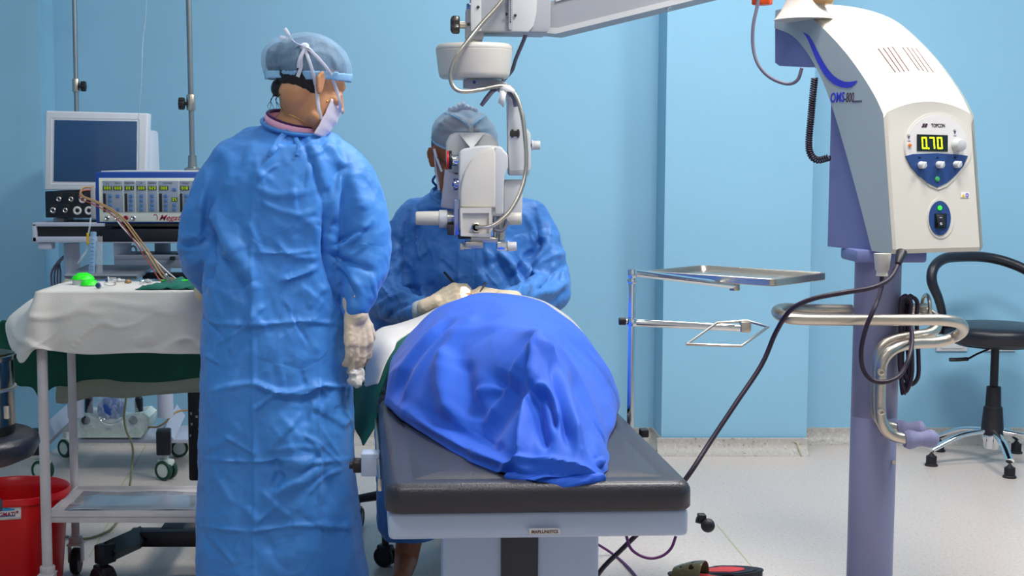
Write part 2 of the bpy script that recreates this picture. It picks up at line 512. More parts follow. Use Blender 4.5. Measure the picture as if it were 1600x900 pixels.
def speck(name, base, dark, light, rough=0.35, scale=220, bumpy=0.0):
    m = bpy.data.materials.new(name); m.use_nodes = True; nt = m.node_tree; N = nt.nodes; L = nt.links; b = N['Principled BSDF']
    tc = N.new('ShaderNodeTexCoord')
    vo = N.new('ShaderNodeTexNoise'); vo.inputs['Scale'].default_value = scale * 0.35; vo.inputs['Detail'].default_value = 5; vo.inputs['Roughness'].default_value = 0.75
    L.new(tc.outputs['Object'], vo.inputs['Vector'])
    rp = N.new('ShaderNodeValToRGB'); e = rp.color_ramp.elements
    e[0].position = 0.34; e[0].color = (*lin(dark), 1); e[1].position = 0.66; e[1].color = (*lin(light), 1)
    a = e.new(0.43); a.color = (*lin(base), 1); c = e.new(0.57); c.color = (*lin(base), 1)
    L.new(vo.outputs['Fac'], rp.inputs['Fac'])
    n2 = N.new('ShaderNodeTexNoise'); n2.inputs['Scale'].default_value = 1.6; n2.inputs['Detail'].default_value = 3
    L.new(tc.outputs['Object'], n2.inputs['Vector'])
    mr = N.new('ShaderNodeMapRange'); mr.inputs['To Min'].default_value = 0.93; mr.inputs['To Max'].default_value = 1.05
    L.new(n2.outputs['Fac'], mr.inputs['Value'])
    mx = N.new('ShaderNodeVectorMath'); mx.operation = 'SCALE'
    L.new(rp.outputs['Color'], mx.inputs[0]); L.new(mr.outputs[0], mx.inputs['Scale'])
    L.new(mx.outputs[0], b.inputs['Base Color']); b.inputs['Roughness'].default_value = rough
    MATS[name] = m; return m
speck('vinyl_floor', (200, 188, 180), (142, 134, 128), (220, 209, 202), 0.30, 260)
speck('terrazzo', (172, 168, 162), (118, 108, 98), (200, 198, 192), 0.5, 200)
mat('weld_line', (176, 172, 140), 0.5)
# ================================================================ setting
YW, YP = Yd(359), Yd(373)
xl = at(74, 600, YP).x; xp0 = at(1035, 600, YP).x; xp1 = at(1263, 600, YP).x
XL, XR, HC = -3.3, 4.6, 3.3
struct('floor', MB().box(((XL + XR) / 2, 2.0, -0.05), (XR - XL + .4, 10.4, 0.1)), 'vinyl_floor')
struct('wall_back', MB().box(((XL + XR) / 2, YW + 0.1, HC / 2), (XR - XL + .4, 0.2, HC)), 'wall_paint')
struct('wall_pier_left', MB().box(((XL + xl) / 2, (YP + YW) / 2 + .005, HC / 2), (xl - XL, YW - YP - .01, HC)), 'wall_paint')
struct('wall_pier_centre', MB().box(((xp0 + xp1) / 2, (YP + YW) / 2 + .005, HC / 2), (xp1 - xp0, YW - YP - .01, HC)), 'wall_paint')
struct('wall_left', MB().box((XL - .1, 2.0, HC / 2), (0.2, 10.4, HC)), 'wall_paint')
struct('wall_right', MB().box((XR + .1, 2.0, HC / 2), (0.2, 10.4, HC)), 'wall_paint')
struct('ceiling', MB().box(((XL + XR) / 2, 2.0, HC + .05), (XR - XL + .4, 10.4, 0.1)), 'ceiling_paint')
def skirting(name, x0, y0, x1, y1, top):
    """coved terrazzo skirting along a wall line (wall lies to the +n side)"""
    a = Vector((x0, y0, 0)); b = Vector((x1, y1, 0)); d = (b - a).normalized(); n = Vector((d.y, -d.x, 0))  # towards room
    prof = [(0, top), (.006, top - .002), (.006, .05), (.012, .028), (.028, .01), (.05, .001), (.05, -.01), (0, -.01)]
    struct(name, MB().prism([a + n * p + Vector((0, 0, z)) for p, z in prof], b - a), 'terrazzo')
zt = at(1400, 668, YW).z
skirting('baseboard_back', xl, YW, xp0, YW, zt)
skirting('baseboard_right', xp1, YW, XR, YW, zt)
zt2 = at(1150, 684, YP).z
skirting('baseboard_pier', xp0 - .02, YP, xp1 + .0, YP, zt2)
skirting('baseboard_pier_left', xp0, YW, xp0, YP, zt2)
skirting('baseboard_left', XL, YP, xl, YP, zt)
# weld seams of the vinyl floor
def seam(i, p0, p1, w=0.006):
    a = onz(*p0, 0.0); b = onz(*p1, 0.0)
    struct('trim_%d' % i, MB().tube([a, b], 1.0, 8, flat=(w / 2, .0012), up=(0, 0, 1)), 'weld_line')
seam(1, (1120, 820), (1186, 899)); seam(2, (232, 690), (182, 772)); seam(3, (196, 770), (140, 870))
a = at(1240, 690, YP); b = onz(1256, 716, 0)
struct('trim_4', MB().tube([Vector((a.x, YP - .007, a.z)), Vector((b.x - .01, YP - .012, .05)), Vector((b.x, YP - .05, .003))], 1.0, 6, flat=(.003, .002), up=(0, -1, 0)), 'weld_line')
# ceiling lights
def panel(x, y, lx, ly, power, color=(1, 1, 1), label=''):
    t = thing('ceiling_light', label, 'ceiling light', (x, y, HC), 'ceiling light panels')
    obj('housing', MB().box((x, y, HC - .02), (lx + .06, ly + .06, .04), .006), 'white_paint', t)
    obj('diffuser', MB().box((x, y, HC - .043), (lx, ly, .006)), 'lamp_panel', t)
    L = bpy.data.lights.new('ceiling_lamp', 'AREA'); L.shape = 'RECTANGLE'; L.size = lx; L.size_y = ly; L.energy = power; L.color = color
    o = bpy.data.objects.new('ceiling_lamp', L); COL.objects.link(o); o.location = (x, y, HC - .06); return o
LIGHTS = [(1.05, 3.15, .6, .6, 68), (-.4, 1.6, .9, .6, 20), (2.6, 3.6, .7, .7, 70), (0.7, 4.9, 1.2, .4, 30), (-2.2, 3.9, .7, .5, 2)]
for i, (x, y, a, b_, p) in enumerate(LIGHTS):
    panel(x, y, a, b_, p, (1, .955, .90) if i == 0 else (1, .975, .95), 'white square ceiling light panel above the room, out of the picture')
W = bpy.data.worlds.new('World'); SC.world = W; W.use_nodes = True
W.node_tree.nodes['Background'].inputs['Color'].default_value = (1.0, .98, .97, 1); W.node_tree.nodes['Background'].inputs['Strength'].default_value = 0.6
# ================================================================ wall sockets
for i, (x0, x1, lb) in enumerate(((1462, 1511, 'white wall socket plate on blue wall just left of swivel stool column'), (1537, 1586, 'white wall socket plate on blue wall behind the swivel stool seat'))):
    c = at((x0 + x1) / 2, 536, YW); w = (x1 - x0) / 359
    t = thing('wall_socket', lb, 'socket', (c.x, YW, c.z), 'wall sockets behind the swivel stool')
    obj('socket_plate', MB().box((c.x, YW - .005, c.z), (w, .01, .07), .003), 'plastic_light', t)
    obj('socket_insert', MB().box((c.x, YW - .011, c.z), (w * .7, .006, .045), .002), 'white_paint', t)
# ================================================================ IV poles
def iv_pole(px, py, Y, pxt, pyc, lbl, clampside, zb):
    p = at(px, py, Y); top = at(pxt, -60, Y)
    base = Vector((p.x, Y, zb))
    t = thing('drip_stand', lbl, 'drip stand', base)
    obj('pole', MB().cyl((p.x, Y, zb + .01), (top.x, Y, 2.0), .0095, seg=16), 'iron_pole', t)
    c = at(px - (px - pxt) * .5, pyc, Y)
    k = (2.0 - c.z) / (2.0 - zb); cx = p.x + (top.x - p.x) * (1 - k)
    obj('collar', MB().cyl((cx, Y, c.z - .022), (cx, Y, c.z + .03), .0155, seg=20, bev=.002), 'brushed_steel', t)
    kb = MB(); sx = clampside
    kb.cyl((cx + sx * .012, Y - .004, c.z), (cx + sx * .028, Y - .004, c.z), .006)
    for j in range(6):
        a = j * math.pi / 3
        kb.cyl((cx + sx * .022, Y - .004 + .013 * math.cos(a), c.z + .013 * math.sin(a)), (cx + sx * .04, Y - .004 + .013 * math.cos(a), c.z + .013 * math.sin(a)), .009, seg=12, bev=.002)
    kb.cyl((cx + sx * .02, Y - .004, c.z), (cx + sx * .041, Y - .004, c.z), .016, seg=20, bev=.002)
    obj('clamp_knob', kb, 'black_plastic', t)
    bs = MB().lathe([(0, 0), (.028, 0), (.028, .006), (.016, .012), (.014, .05), (0, .05)], Matrix.Translation((p.x, Y, zb)), 24)
    obj('base', bs, 'iron_pole', t)
    if clampside == 1: obj('hook', MB().tube([(top.x, Y, 1.99), (at(229, -70, 5.72).x, 5.72, 1.99), (at(229, -70, 5.72).x, 5.72, at(229, -70, 5.72).z)], .004, 8), 'iron_pole', t)
    return t
iv_pole(119, 170, 5.76, 115, 135, 'slim grey drip pole rising behind the white monitor', 1, at(0, 348, Yd(412)).z)
iv_pole(301, 262, 4.76, 293, 162, 'drip pole with black clamp knob rising behind the machine beside the nurse', -1, at(0, 269, Yd(488)).z + .004)
# ================================================================ patient monitor on its cart
Y0 = Yd(412)
t = thing('patient_monitor', 'white box monitor with blank dark blue screen above black connector panel', 'monitor', at(150, 345, Y0))
o_ = [(71, 173), (231, 177), (227, 297), (69, 297)]
obj('casing', rslab(o_, Y0, .07, .006), 'crt_case', t)
a = at(84, 190, Y0 + .07); b = at(224, 280, Y0 + .07)
obj('rear_housing', MB().box(((a.x + b.x) / 2 + .0, Y0 + .22, at(0, 243, Y0 + .2).z - .012), (abs(b.x - a.x) * 1.04, .32, .225), .012, taper=.97), 'crt_case', t)
q = MB(); 
so_, si_ = [(80, 184), (218, 186), (217, 289), (79, 288)], [(85, 187.5), (214, 189.5), (213, 285), (83.5, 283.5)]
for i in range(4):
    j = (i + 1) % 4
    q.add([at(*so_[i], Y0 - .0012), at(*so_[j], Y0 - .0012), at(*si_[j], Y0 + .0025), at(*si_[i], Y0 + .0025)], [(0, 1, 2, 3)])
obj('screen_bezel', q, 'crt_case', t)
obj('screen', rslab(si_, Y0 - .002, .006, .001), 'screen', t, label='blank dark blue screen')
cm = thing('connector_module', 'black connector panel with round sockets under the white monitor', 'connector panel', at(150, 343, Y0))
obj('module_case', rslab([(70, 299), (226, 299), (226, 341), (71, 340)], Y0 + .004, .26, .004), 'connector_black', cm)
for px, py, r in ((92, 311, 5), (111, 311, 5), (129, 312, 7), (83, 328.5, 6), (102, 328.5, 5), (121, 329, 8.5), (139, 329, 8.5)):
    c = at(px, py, Y0 + .003); r_ = r / 412 * .78
    s = obj('socket', MB().lathe([(r_ * .5, .0), (r_ * .5, .004), (r_ * .75, .006), (r_, .004), (r_, 0)], frame(c, (1, 0, 0), (0, 0, 1)), 20), 'plastic_light' if r > 6 else 'steel', cm)
    obj('socket_hole', MB().cyl(c, c - Vector((0, .003, 0)), r_ * .45), 'slot_black', s)
    obj('socket_outline', MB().box(c + Vector((0, .001, .006)), (.030, .003, .034), .001), 'cart_black', s)
q = MB(); q.boxp(83, 341, 100, 347, Y0 + .05, .15, .002); q.boxp(190, 341, 207, 347, Y0 + .05, .15, .002); obj('foot', q, 'plastic_light', cm)
# cart
ct = thing('equipment_trolley', 'white two-column equipment trolley on green-rimmed castors behind instrument table', 'trolley', at(165, 700, Y0 + .05) * Vector((1, 1, 0)) if False else Vector((at(165, 700, Y0).x, Y0 + .05, 0)))
zs = at(0, 348, Y0).z
q = MB(); q.boxp(50, 348, 300, 354, Y0 - .03, .50, .003); q.boxp(50, 370, 300, 379, Y0 - .03, .42, .003); q.boxp(50, 350, 57, 378, Y0 - .03, .42, .002)
obj('top_shelf', q, 'cart_paint', ct)
q = MB().boxp(57, 354, 299, 370, Y0 - .01, .3); obj('drawer', q, 'slot_black', ct)
q = MB().boxp(59, 379, 80, 390, Y0 - .02, .06, .004); obj('bracket', q, 'cart_paint', ct)
for px, in ((112,), (254,)):
    a = at(px, 380, Y0 + .12); b_ = at(px, 700, Y0 + .12)
    obj('column', MB().cyl((a.x, a.y, .24), (a.x, a.y, a.z), .031, seg=28), 'cart_paint', ct)
q = MB().boxp(178, 399, 320, 407, Y0 - .1, .25, .002); q.boxp(178, 405, 320, 419, Y0 - .1, .02, .002); obj('middle_shelf', q, 'grey_steel_shelf', ct)
q = MB(); q.boxp(176, 373, 320, 380, Y0 - .09, .2, .002); q.boxp(177, 380, 205, 399, Y0 - .02, .01, .001); obj('rail_shelf', q, 'cart_paint', ct)
q = MB().boxp(265, 401, 273, 406, Y0 - .12, .02, .001); obj('clip', q, 'black_plastic', ct); q = MB().boxp(275, 397, 283, 402, Y0 - .08, .02, .001); obj('clip', q, 'black_plastic', ct)
q = MB(); c = at(208, 391, Y0 - .03); q.tube([c + Vector((.012 * math.cos(a), 0, .016 * math.sin(a))) for a in [i * math.pi / 6 for i in range(12)]], .004, 8, closed=True); obj('cable_hook', q, 'plastic_grey', ct)
FY, RY_ = Yd(403) - .02, Yd(376)
obj('base_plate', MB().box((at(178, 0, Y0).x, (FY + RY_) / 2 + .05, at(0, 690, FY + .1).z), (.50, .3, .016), .002), 'cart_paint', ct)
zb = at(0, 690, FY).z
for px0, pxr in ((61, 106), (256, 277)):
    a = at(px0 , 690, FY - .02); b_ = at(pxr, 668, RY_ + .02)
    q = MB(); q.tube([Vector((a.x, a.y + .03, a.z)), Vector((b_.x, b_.y, a.z + .02))], 1, 4, flat=(.034, .05), up=(0, 0, 1)); 
    obj('foot_beam', q, 'cart_paint', ct)
    obj('end_cap', MB().box((a.x, a.y, a.z), (.056, .07, .098), .006, rz=R(8)), 'cart_black', ct)
def twin_caster(par, x, y, r, rz, tm='wheel_green', hm='wheel_hub', top=None, w=.018):
    M = Matrix.Translation((x, y, r)) @ Matrix.Rotation(rz, 4, 'Z')
    q = MB(); q.lathe([(.0, .0), (.011, 0), (.011, .03), (0, .03)], Matrix.Translation((x, y + .0, r * 2 - .004)), 16)
    q.box((0, .0, r * .75), (w * 2.2, r * 1.5, r * .7), .006, M=M)
    cst = obj('castor', q, hm if tm == 'wheel_green' else 'black_plastic', par)
    for s in (-1, 1):
        Mw = M @ Matrix.Translation((s * w * .9, 0, 0)) @ Matrix.Rotation(R(90), 4, 'Y')
        o = obj('wheel', MB().lathe([(r * .7, -w / 2), (r * .94, -w / 2), (r, -w / 3), (r, w / 3), (r * .94, w / 2), (r * .7, w / 2), (r * .7, -w / 2)], Mw, 32, caps=False), tm, cst)
        h = MB(); h.lathe([(0, -w * .45), (r * .2, -w * .45), (r * .72, -w * .36), (r * .72, w * .36), (r * .2, w * .45), (0, w * .45)], Mw, 28)
        obj('hub', h, hm, cst)
for px, Yc, rz in ((66, FY - .02, 60), (259, FY - .02, 62)): p = at(px, 700, Yc); twin_caster(ct, p.x, Yc, .039, R(rz))
for px, Yc, rz in ((106, RY_ , 55), (279, RY_, 110)): p = at(px, 700, Yc); twin_caster(ct, p.x, Yc, .038, R(rz))
# foot pedal wrapped in plastic, standing on the trolley base
pz = at(0, 690, FY + .1).z + .008; py_ = FY + .08
fpd = thing('foot_pedal', 'grey foot pedal unit wrapped in clear plastic on the trolley base', 'foot pedal', (at(172, 683, py_).x, py_, pz))
def T3(px, py, dy=0.0): return at(px, py, py_ + dy)
q = MB(); q.prism([T3(121, 684), T3(220, 684), T3(231, 668), T3(233, 652), T3(224, 645), T3(208, 647), T3(196, 655), T3(150, 655), T3(138, 648), T3(127, 647), T3(121, 660)], (0, .16, 0)); obj('pedal_base', q, 'foam_white', fpd)
c = T3(174, 640, .05); q = MB().ell(c, (.055, .06, .055)); obj('pedal_tread', q, 'machine_blue', fpd, label='dark blue rounded pedal')
q = MB()
for s in (-1, 1): q.tube([T3(174 + s * 4, 658, -.01), T3(174 + s * 11, 655, -.012), T3(174 + s * 18, 651, -.01)], [.003, .005, .002], 8, smooth=4)
q.tube([T3(155, 652, -.01), T3(160, 660, -.012), T3(174, 663, -.013), T3(188, 660, -.012), T3(194, 652, -.01)], .005, 10, smooth=4); obj('chrome_trim', q, 'chrome', fpd)
for px in (139, 217):
    q = MB().cyl(T3(px, 648, .05), T3(px, 624, .05), .0165, seg=20); q.ell(T3(px, 624, .05), (.0165, .0165, .014)); obj('side_switch', q, 'connector_black', fpd)
for px in (134, 208):
    c = T3(px, 657, -.002); q = MB().lathe([(0, .004), (.011, .006), (.017, .003), (.018, 0)], frame(c, (1, 0, 0), (0, 0, 1)), 20); obj('side_dial', q, 'dark_metal', fpd)
q = MB(); rows = []
for i in range(9):
    v = i / 8; rows.append([T3(128 + 16 * v + (96 - 30 * v) * u / 14, 672 - 55 * v + 4 * math.sin(u * 1.9 + i), -.03 + .04 * v + .008 * math.sin(u * 2.3 + i * 1.7)) for u in range(15)])
obj('plastic_wrap', q.grid(rows), 'clear_bag', fpd, solid=.0006)
# yellowed cable of the trolley
t = thing('trolley_cable', 'yellowish cable lying over the trolley foot near the black column', 'cable', at(250, 668, FY))
obj('cable', MB().tube([T3(222, 676, .12), T3(232, 668, .02), T3(246, 667, -.01), T3(258, 660, -.01), T3(268, 650, 0), T3(278, 643, .02), T3(300, 640, .04)], .004, 10, smooth=5), 'tube_brown', t, ang=80)
t = thing('cable_bundle', 'bundle of looped grey cables hanging by the left pier', 'cable', at(90, 430, Y0 + .2))
for j in range(4):
    x = 81 + j * 4.5
    obj('cable', MB().tube([at(100 + j, 400, Y0 + .25), at(90 + j, 410, Y0 + .25 + j * .01), at(x, 425, Y0 + .25), at(x, 445, Y0 + .25), at(x + 6, 462, Y0 + .25), at(x + 18, 470, Y0 + .25)], .0045, 8, smooth=5), 'cable_grey', t, ang=80)
t = thing('mains_cable', 'olive grey cable hanging down to the floor behind the instrument table', 'cable', at(204, 760, 4.75))
cY_ = 5.1
obj('cable', MB().tube([at(199, 560, cY_), at(197, 620, cY_), at(194, 650, cY_), at(197, 672, cY_), at(205, 690, cY_), at(208, 708, cY_), at(206, 730, cY_), at(203, 757, cY_ - .1), onz(196, 790, .006), onz(178, 822, .006), onz(158, 835, .006), onz(130, 842, .006), onz(100, 838, .006)], .0042, 8, smooth=6), 'olive_cable', t, ang=80)
t = thing('infusion_line', 'thin clear infusion line hanging in front of the white monitor', 'tubing', at(222, 100, Y0 - .1))
obj('line', MB().tube([at(229, -70, 5.72), at(229, 10, 5.4), at(223, 70, 5.15), at(221, 130, 5.1), at(216, 185, 5.1), at(214, 215, 5.1), at(217, 245, 5.1), at(216, 268, 5.1)], .0014, 6, smooth=6), 'tube_clear', t, ang=80)
# ================================================================ phaco machine
MYm = Yd(488)
mg = thing('surgical_machine', 'blue and cream eye surgery machine with rows of green number displays', 'medical machine', at(230, 352, MYm))
def m3(px, py, k=0.0): return at(px, py, MYm - k)
zt_m = at(0, 269, MYm).z; zb_m = at(0, 349, MYm).z; xa, xb = m3(149, 300).x, m3(356, 300).x
obj('casing', MB().box(((xa + xb) / 2, MYm + .17, (zt_m + zb_m) / 2), (xb - xa, .34, zt_m - zb_m), .004), 'machine_blue', mg)
obj('top_cover', MB().box(((xa + xb) / 2 + .005, MYm + .185, zt_m + .002), (xb - xa - .02, .33, .004), .001), 'white_paint', mg)
fpn = obj('front_panel', MB().box(((m3(155, 300).x + xb - .012) / 2, MYm + .0, (m3(0, 278).z + m3(0, 346.5).z) / 2), (xb - .012 - m3(155, 300).x, .006, m3(0, 278).z - m3(0, 346.5).z), .001), 'machine_cream', mg, label='cream front panel')
def rect(px0, py0, px1, py1, k, d, m, nm, par, bev=.0006):
    a = m3(px0, py0, k); b = m3(px1, py1, k)
    return obj(nm, MB().box(((a.x + b.x) / 2, a.y + d / 2, (a.z + b.z) / 2), (abs(b.x - a.x), d, abs(a.z - b.z)), bev), m, par)
for x0, x1 in ((160, 192.5), (193.5, 211), (212, 229), (230, 246.3), (247.3, 279.5), (280.5, 312), (313, 345)):
    rect(x0, 282.5, x1, 331.5, .005, .003, 'machine_grey', 'control_section', fpn)
for x0, x1, s in ((161, 174.5, '000'), (177.3, 190.8, '000'), (195, 209, '001'), (214, 227.5, '000'), (231.7, 244.5, '020'), (249.3, 262.8, '000'), (281.7, 295.2, '000'), (268.3, 277, '05')):
    y0 = 290.7 if s != '05' else 308.6
    d = rect(x0, y0, x1, y0 + 6.3, .0065, .002, 'led_window', 'display', fpn)
    c = m3((x0 + x1) / 2, y0 + 3.15, .0072)
    obj('digit', digits(s, frame(c, (1, 0, 0), (0, 0, 1)), .0088, .0048, .0030, .0011), 'led_green', d)
for x, ys in ((171.7, (306, 313, 320, 327)), (184, (306, 327)), (204.5, (306, 313, 320, 327)), (221, (306, 313, 320, 327)), (237.7, (306, 313, 320, 327)), (259, (306, 313, 320, 327)), (272.5, (296, 320, 327)), (291, (306, 313, 320, 327))):
    for y in ys: rect(x - 2.5, y - 2.4, x + 2.5, y + 2.4, .008, .004, 'button_blue', 'push_button', fpn, .001)
for x0, x1 in ((161, 165.7), (194.7, 199), (248.5, 253.3), (280.8, 285.3)): rect(x0, 302.5, x1, 331, .0065, .002, 'slot_black', 'bar_display', fpn)
for s, x in (('U. S.', 167.5), ('TIME / %', 184), ('VITRECTOMY', 202.5), ('AIR', 221), ('INFUSION', 238), ('FLOW RATE', 262), ('VACUUM', 290)):
    obj('caption', text_mb(s, .0062, frame(m3(x, 286.2, .0055), (1, 0, 0), (0, 0, 1)), .0002, xs=.85), 'ink_dark', fpn, ang=60)
for x, m_ in ((167.7, 'dark_metal'), (183, 'steel'), (197, 'ink_red'), (208.7, 'navy_cap')):
    c = m3(x, 340.5, .003); s = obj('socket', MB().lathe([(.0035, .0), (.0035, .006), (.0055, .008), (.0075, .006), (.0075, 0)], frame(c, (1, 0, 0), (0, 0, 1)), 20), 'chrome' if m_ != 'ink_red' else 'ink_red', fpn)
    obj('socket_core', MB().cyl(c, c - Vector((0, .005, 0)), .0035), m_, s)
rect(172.5, 336, 174, 337.3, .004, .002, 'ink_red', 'indicator', fpn)
obj('lettering', text_mb('Megatron', .026, frame(m3(274, 340.5, .0035), (1, 0, 0), (0, 0, 1)), .0004, shear=.45, xs=1.05, bold=.0002), 'ink_red', fpn, ang=60)
obj('lettering_swash', MB().tube([m3(240, 337, .0035), m3(243, 335, .0035), m3(246, 339, .0035), m3(245, 344, .0035)], 1, 6, smooth=4, flat=(.0012, .0004), up=(0, -1, 0)), 'ink_red', fpn)
obj('underside_tray', MB().box(((xa + xb) / 2 + .01, MYm + .16, zb_m - .006), (xb - xa - .03, .3, .012), .002), 'dark_metal', mg)
st_ = thing('machine_stand', 'black wheeled stand carrying the blue eye surgery machine beside the nurse', 'stand', (m3(297, 600).x, MYm + .1, 0))
q = MB(); a = m3(144, 356); b = m3(330, 378); q.box(((a.x + b.x) / 2 + .02, MYm + .13, (a.z + b.z) / 2 - .001), (b.x - a.x, .3, a.z - b.z - .004), .004); obj('support_shelf', q, 'cart_black', st_)
cx = m3(297.5, 600).x
q = MB(); q.box((cx, MYm + .14, .58), (.058, .075, .80), .008); obj('column', q, 'cart_black', st_)
q = MB()
for (x, y, w) in ((290, 655, 2.5), (291, 672, 3), (299, 660, 4), (303, 650, 2), (289, 690, 2), (302, 680, 1.5)):
    a = m3(x, y); q.box((a.x, MYm + .102, a.z), (w / 488, .001, .008), 0)
obj('paint_chip', q, 'grey_steel_shelf', st_)
def s3(px, py, Y): return at(px, py, Y)
zc = at(0, 842, 4.12).z
q = MB(); a = s3(202, 842, 4.12); b = s3(415, 842, 4.12); q.box(((a.x + b.x) / 2, 4.14, zc), (b.x - a.x, .06, .046), .004); q.box((cx, 4.38, zc), (.07, .46, .05), .004); obj('base_bar', q, 'cart_black', st_)
e = s3(165, 858, 3.97); q = MB().tube([Vector((a.x + .03, 4.14, zc)), Vector((e.x, 3.97, zc))], 1, 4, flat=(.036, .034), up=(0, 0, 1)); obj('base_foot', q, 'cart_black', st_)
obj('end_cap', MB().box((e.x, 3.965, zc), (.042, .05, .056), .005, rz=R(-30)), 'connector_black', st_)
twin_caster(st_, e.x - .005, 3.96, .040, R(40), 'black_rubber', 'black_plastic')
e2x = 2 * (cx) - e.x - .02
q = MB().tube([Vector((b.x - .03, 4.14, zc)), Vector((b.x + .06, 4.02, zc))], 1, 4, flat=(.036, .034), up=(0, 0, 1)); obj('base_foot', q, 'cart_black', st_)
twin_caster(st_, b.x + .06, 4.02, .040, R(10), 'black_rubber', 'black_plastic')
twin_caster(st_, cx, 4.6, .040, R(10), 'black_rubber', 'black_plastic')
q = MB(); P = [onz(102, 437, .875), onz(214, 437, .875), onz(242, 420, .875), onz(142, 419, .875)]
q.prism(P, (0, 0, .012)); q.tube([P[0] + Vector((0, 0, .012)), P[3] + Vector((0, 0, .012))], .005, 6); q.tube([P[0] + Vector((0, 0, .012)), P[1] + Vector((0, 0, .012))], .005, 6); obj('slide_out_tray', q, 'grey_steel_shelf', st_)
q = MB(); ax = (P[0].x + P[1].x) / 2 + .3; q.box(((P[1].x + cx) / 2, 4.6, .868), (abs(cx - P[1].x) + .06, .04, .02), .002); obj('tray_arm', q, 'cart_black', st_)
# tubing of the machine
t = thing('aspiration_tubing', 'brown and red tubes looping from machine down to green cloth', 'tubing', m3(150, 300, .02))
k = .04
base = [(146, 293, .0), (130, 294, .03), (125, 301, .05), (129, 308, .07), (147, 315, .09), (172, 328, .12), (193, 346, .16), (213, 373, .24), (232, 400, .34), (250, 428, .44)]
for j, (dx, dy, m_, ex, ey) in enumerate(((0, 0, 'tube_brown', 259, 437), (5, -1, 'tube_brown', 272, 437), (-4, 2, 'tube_red', 253, 440))):
    obj('tube', MB().tube([at(x + dx * (i / 9), y + dy * (1 - 0) + (2 if j == 2 else 0), MYm - kk) for i, (x, y, kk) in enumerate(base)] + [at(ex, ey, 4.02)], .0026 if j < 2 else .0019, 8, smooth=6), m_, t, ang=80)
t = thing('irrigation_tube', 'thin pale grey tube running from machine front socket to green cloth', 'tubing', m3(183, 345, .02))
obj('tube', MB().tube([m3(183, 342, .01), m3(186, 349, .03), m3(200, 365, .1), m3(222, 388, .2), m3(240, 404, .3), m3(262, 425, .38), at(278, 438, 4.05)], .0022, 8, smooth=6), 'plastic_light', t, ang=80)
bt = thing('drip_chamber', 'clear graduated infusion bottle with yellow tape hanging beside the machine', 'infusion bottle', m3(145, 430, .02))
q = MB(); c0, c1 = m3(146, 362, .05), m3(143, 432, .05)
q.cyl(c1, c0, .011, .010, bev=.003); obj('bottle', q, 'bottle_blue', bt)
q = MB()
for j in range(9):
    p = c1.lerp(c0, .15 + j * .085); q.box(p - Vector((-.001, .011, 0)), (.010, .001, .0012))
obj('graduation', q, 'machine_blue', bt)
q = MB(); q.grid([[m3(150 + u * 2.6, 368 + v * 9 + (2 if u % 2 else 0), .02 + .006 * ((u + v) % 2)) for u in range(5)] for v in range(8)]); obj('clear_pouch', q, 'clear_plastic', bt, solid=.0005)
obj('tape', MB().cyl(m3(137.5, 382, .05), m3(137, 364, .05), .0042), 'yellow_tape', bt)
obj('hanging_tube', MB().tube([m3(142, 340, .03), m3(140, 355, .045), m3(137, 372, .05), m3(136, 390, .05), m3(128, 402, .06), m3(122, 412, .06)], [.003, .003, .003, .003, .005, .003], 8, smooth=5), 'tube_clear', bt)
q = MB(); q.boxp(141, 293, 149, 342, MYm - .012, .012, .002); obj('clamp_plate', q, 'plastic_grey', bt)
# ================================================================ instrument table
TZ = .883; TY0, TY1 = 3.85, 4.16
def t3(px, py, Y=TY0): return at(px, py, Y)
xL = (61 - PPX) / 571; xR = (415 - PPX) / 571
tb = thing('instrument_table', 'white painted steel instrument table with lower shelf beside the nurse', 'table', ((xL + xR) / 2, (TY0 + TY1) / 2, 0))
obj('tabletop', MB().box(((xL + xR) / 2, (TY0 + TY1) / 2, TZ - .012), (xR - xL + .03, TY1 - TY0 + .02, .02), .003), 'old_paint', tb)
zsf = .27
q = MB(); q.box(((xL + xR) / 2, (TY0 + TY1) / 2, zsf - .012), (xR - xL - .01, TY1 - TY0 + .0, .006))
q.box(((xL + xR) / 2, TY0 + .006, zsf - .016), (xR - xL - .02, .006, .034), .001); q.box(((xL + xR) / 2, TY1 - .006, zsf - .014), (xR - xL - .02, .006, .03), .001)
q.box((xL + .01, (TY0 + TY1) / 2, zsf - .014), (.006, TY1 - TY0, .03), .001); q.box((xR - .01, (TY0 + TY1) / 2, zsf - .014), (.006, TY1 - TY0, .03), .001)
sh = obj('lower_shelf', q, 'old_paint', tb)
q = MB(); q.grid([[Vector((xL + .04 + u * .05, TY0 + .04 + v * .055, zsf - .006 + .002 * math.sin(u * 1.3 + v * 2.1))) for u in range(9)] for v in range(5)]); obj('shelf_liner', q, 'grey_steel_shelf', sh, label='shiny grey liner sheet', solid=.001)
mat('liner', (150, 162, 176), 0.15, var=.15, vscale=8, coat=.5)
[o for o in sh.children][0].data.materials[0] = MATS['liner']
for x, y in ((xL, TY0), (xL, TY1), (xR, TY0), (xR, TY1)):
    obj('leg', MB().cyl((x, y, .10 if y > 4 else .09), (x, y, TZ - .02), .0125 if y > 4 else .0145, seg=16), 'old_paint', tb)
    q = MB(); q.cyl((x, y, .095), (x, y, .115), .021, seg=20, bev=.002); q.box((x, y, .093), (.044, .05, .005), .001); q.box((x - .019, y, .066), (.004, .034, .056), .001); q.box((x + .019, y, .066), (.004, .034, .056), .001)
    f = obj('castor_fork', q, 'old_paint' , tb, label='rusty castor fork')
    obj('wheel', MB().lathe([(0, -.012), (.036, -.012), (.040, -.008), (.040, .008), (.036, .012), (0, .012)], Matrix.Translation((x, y, .040)) @ Matrix.Rotation(R(90), 4, 'Y'), 28), 'black_rubber', f)
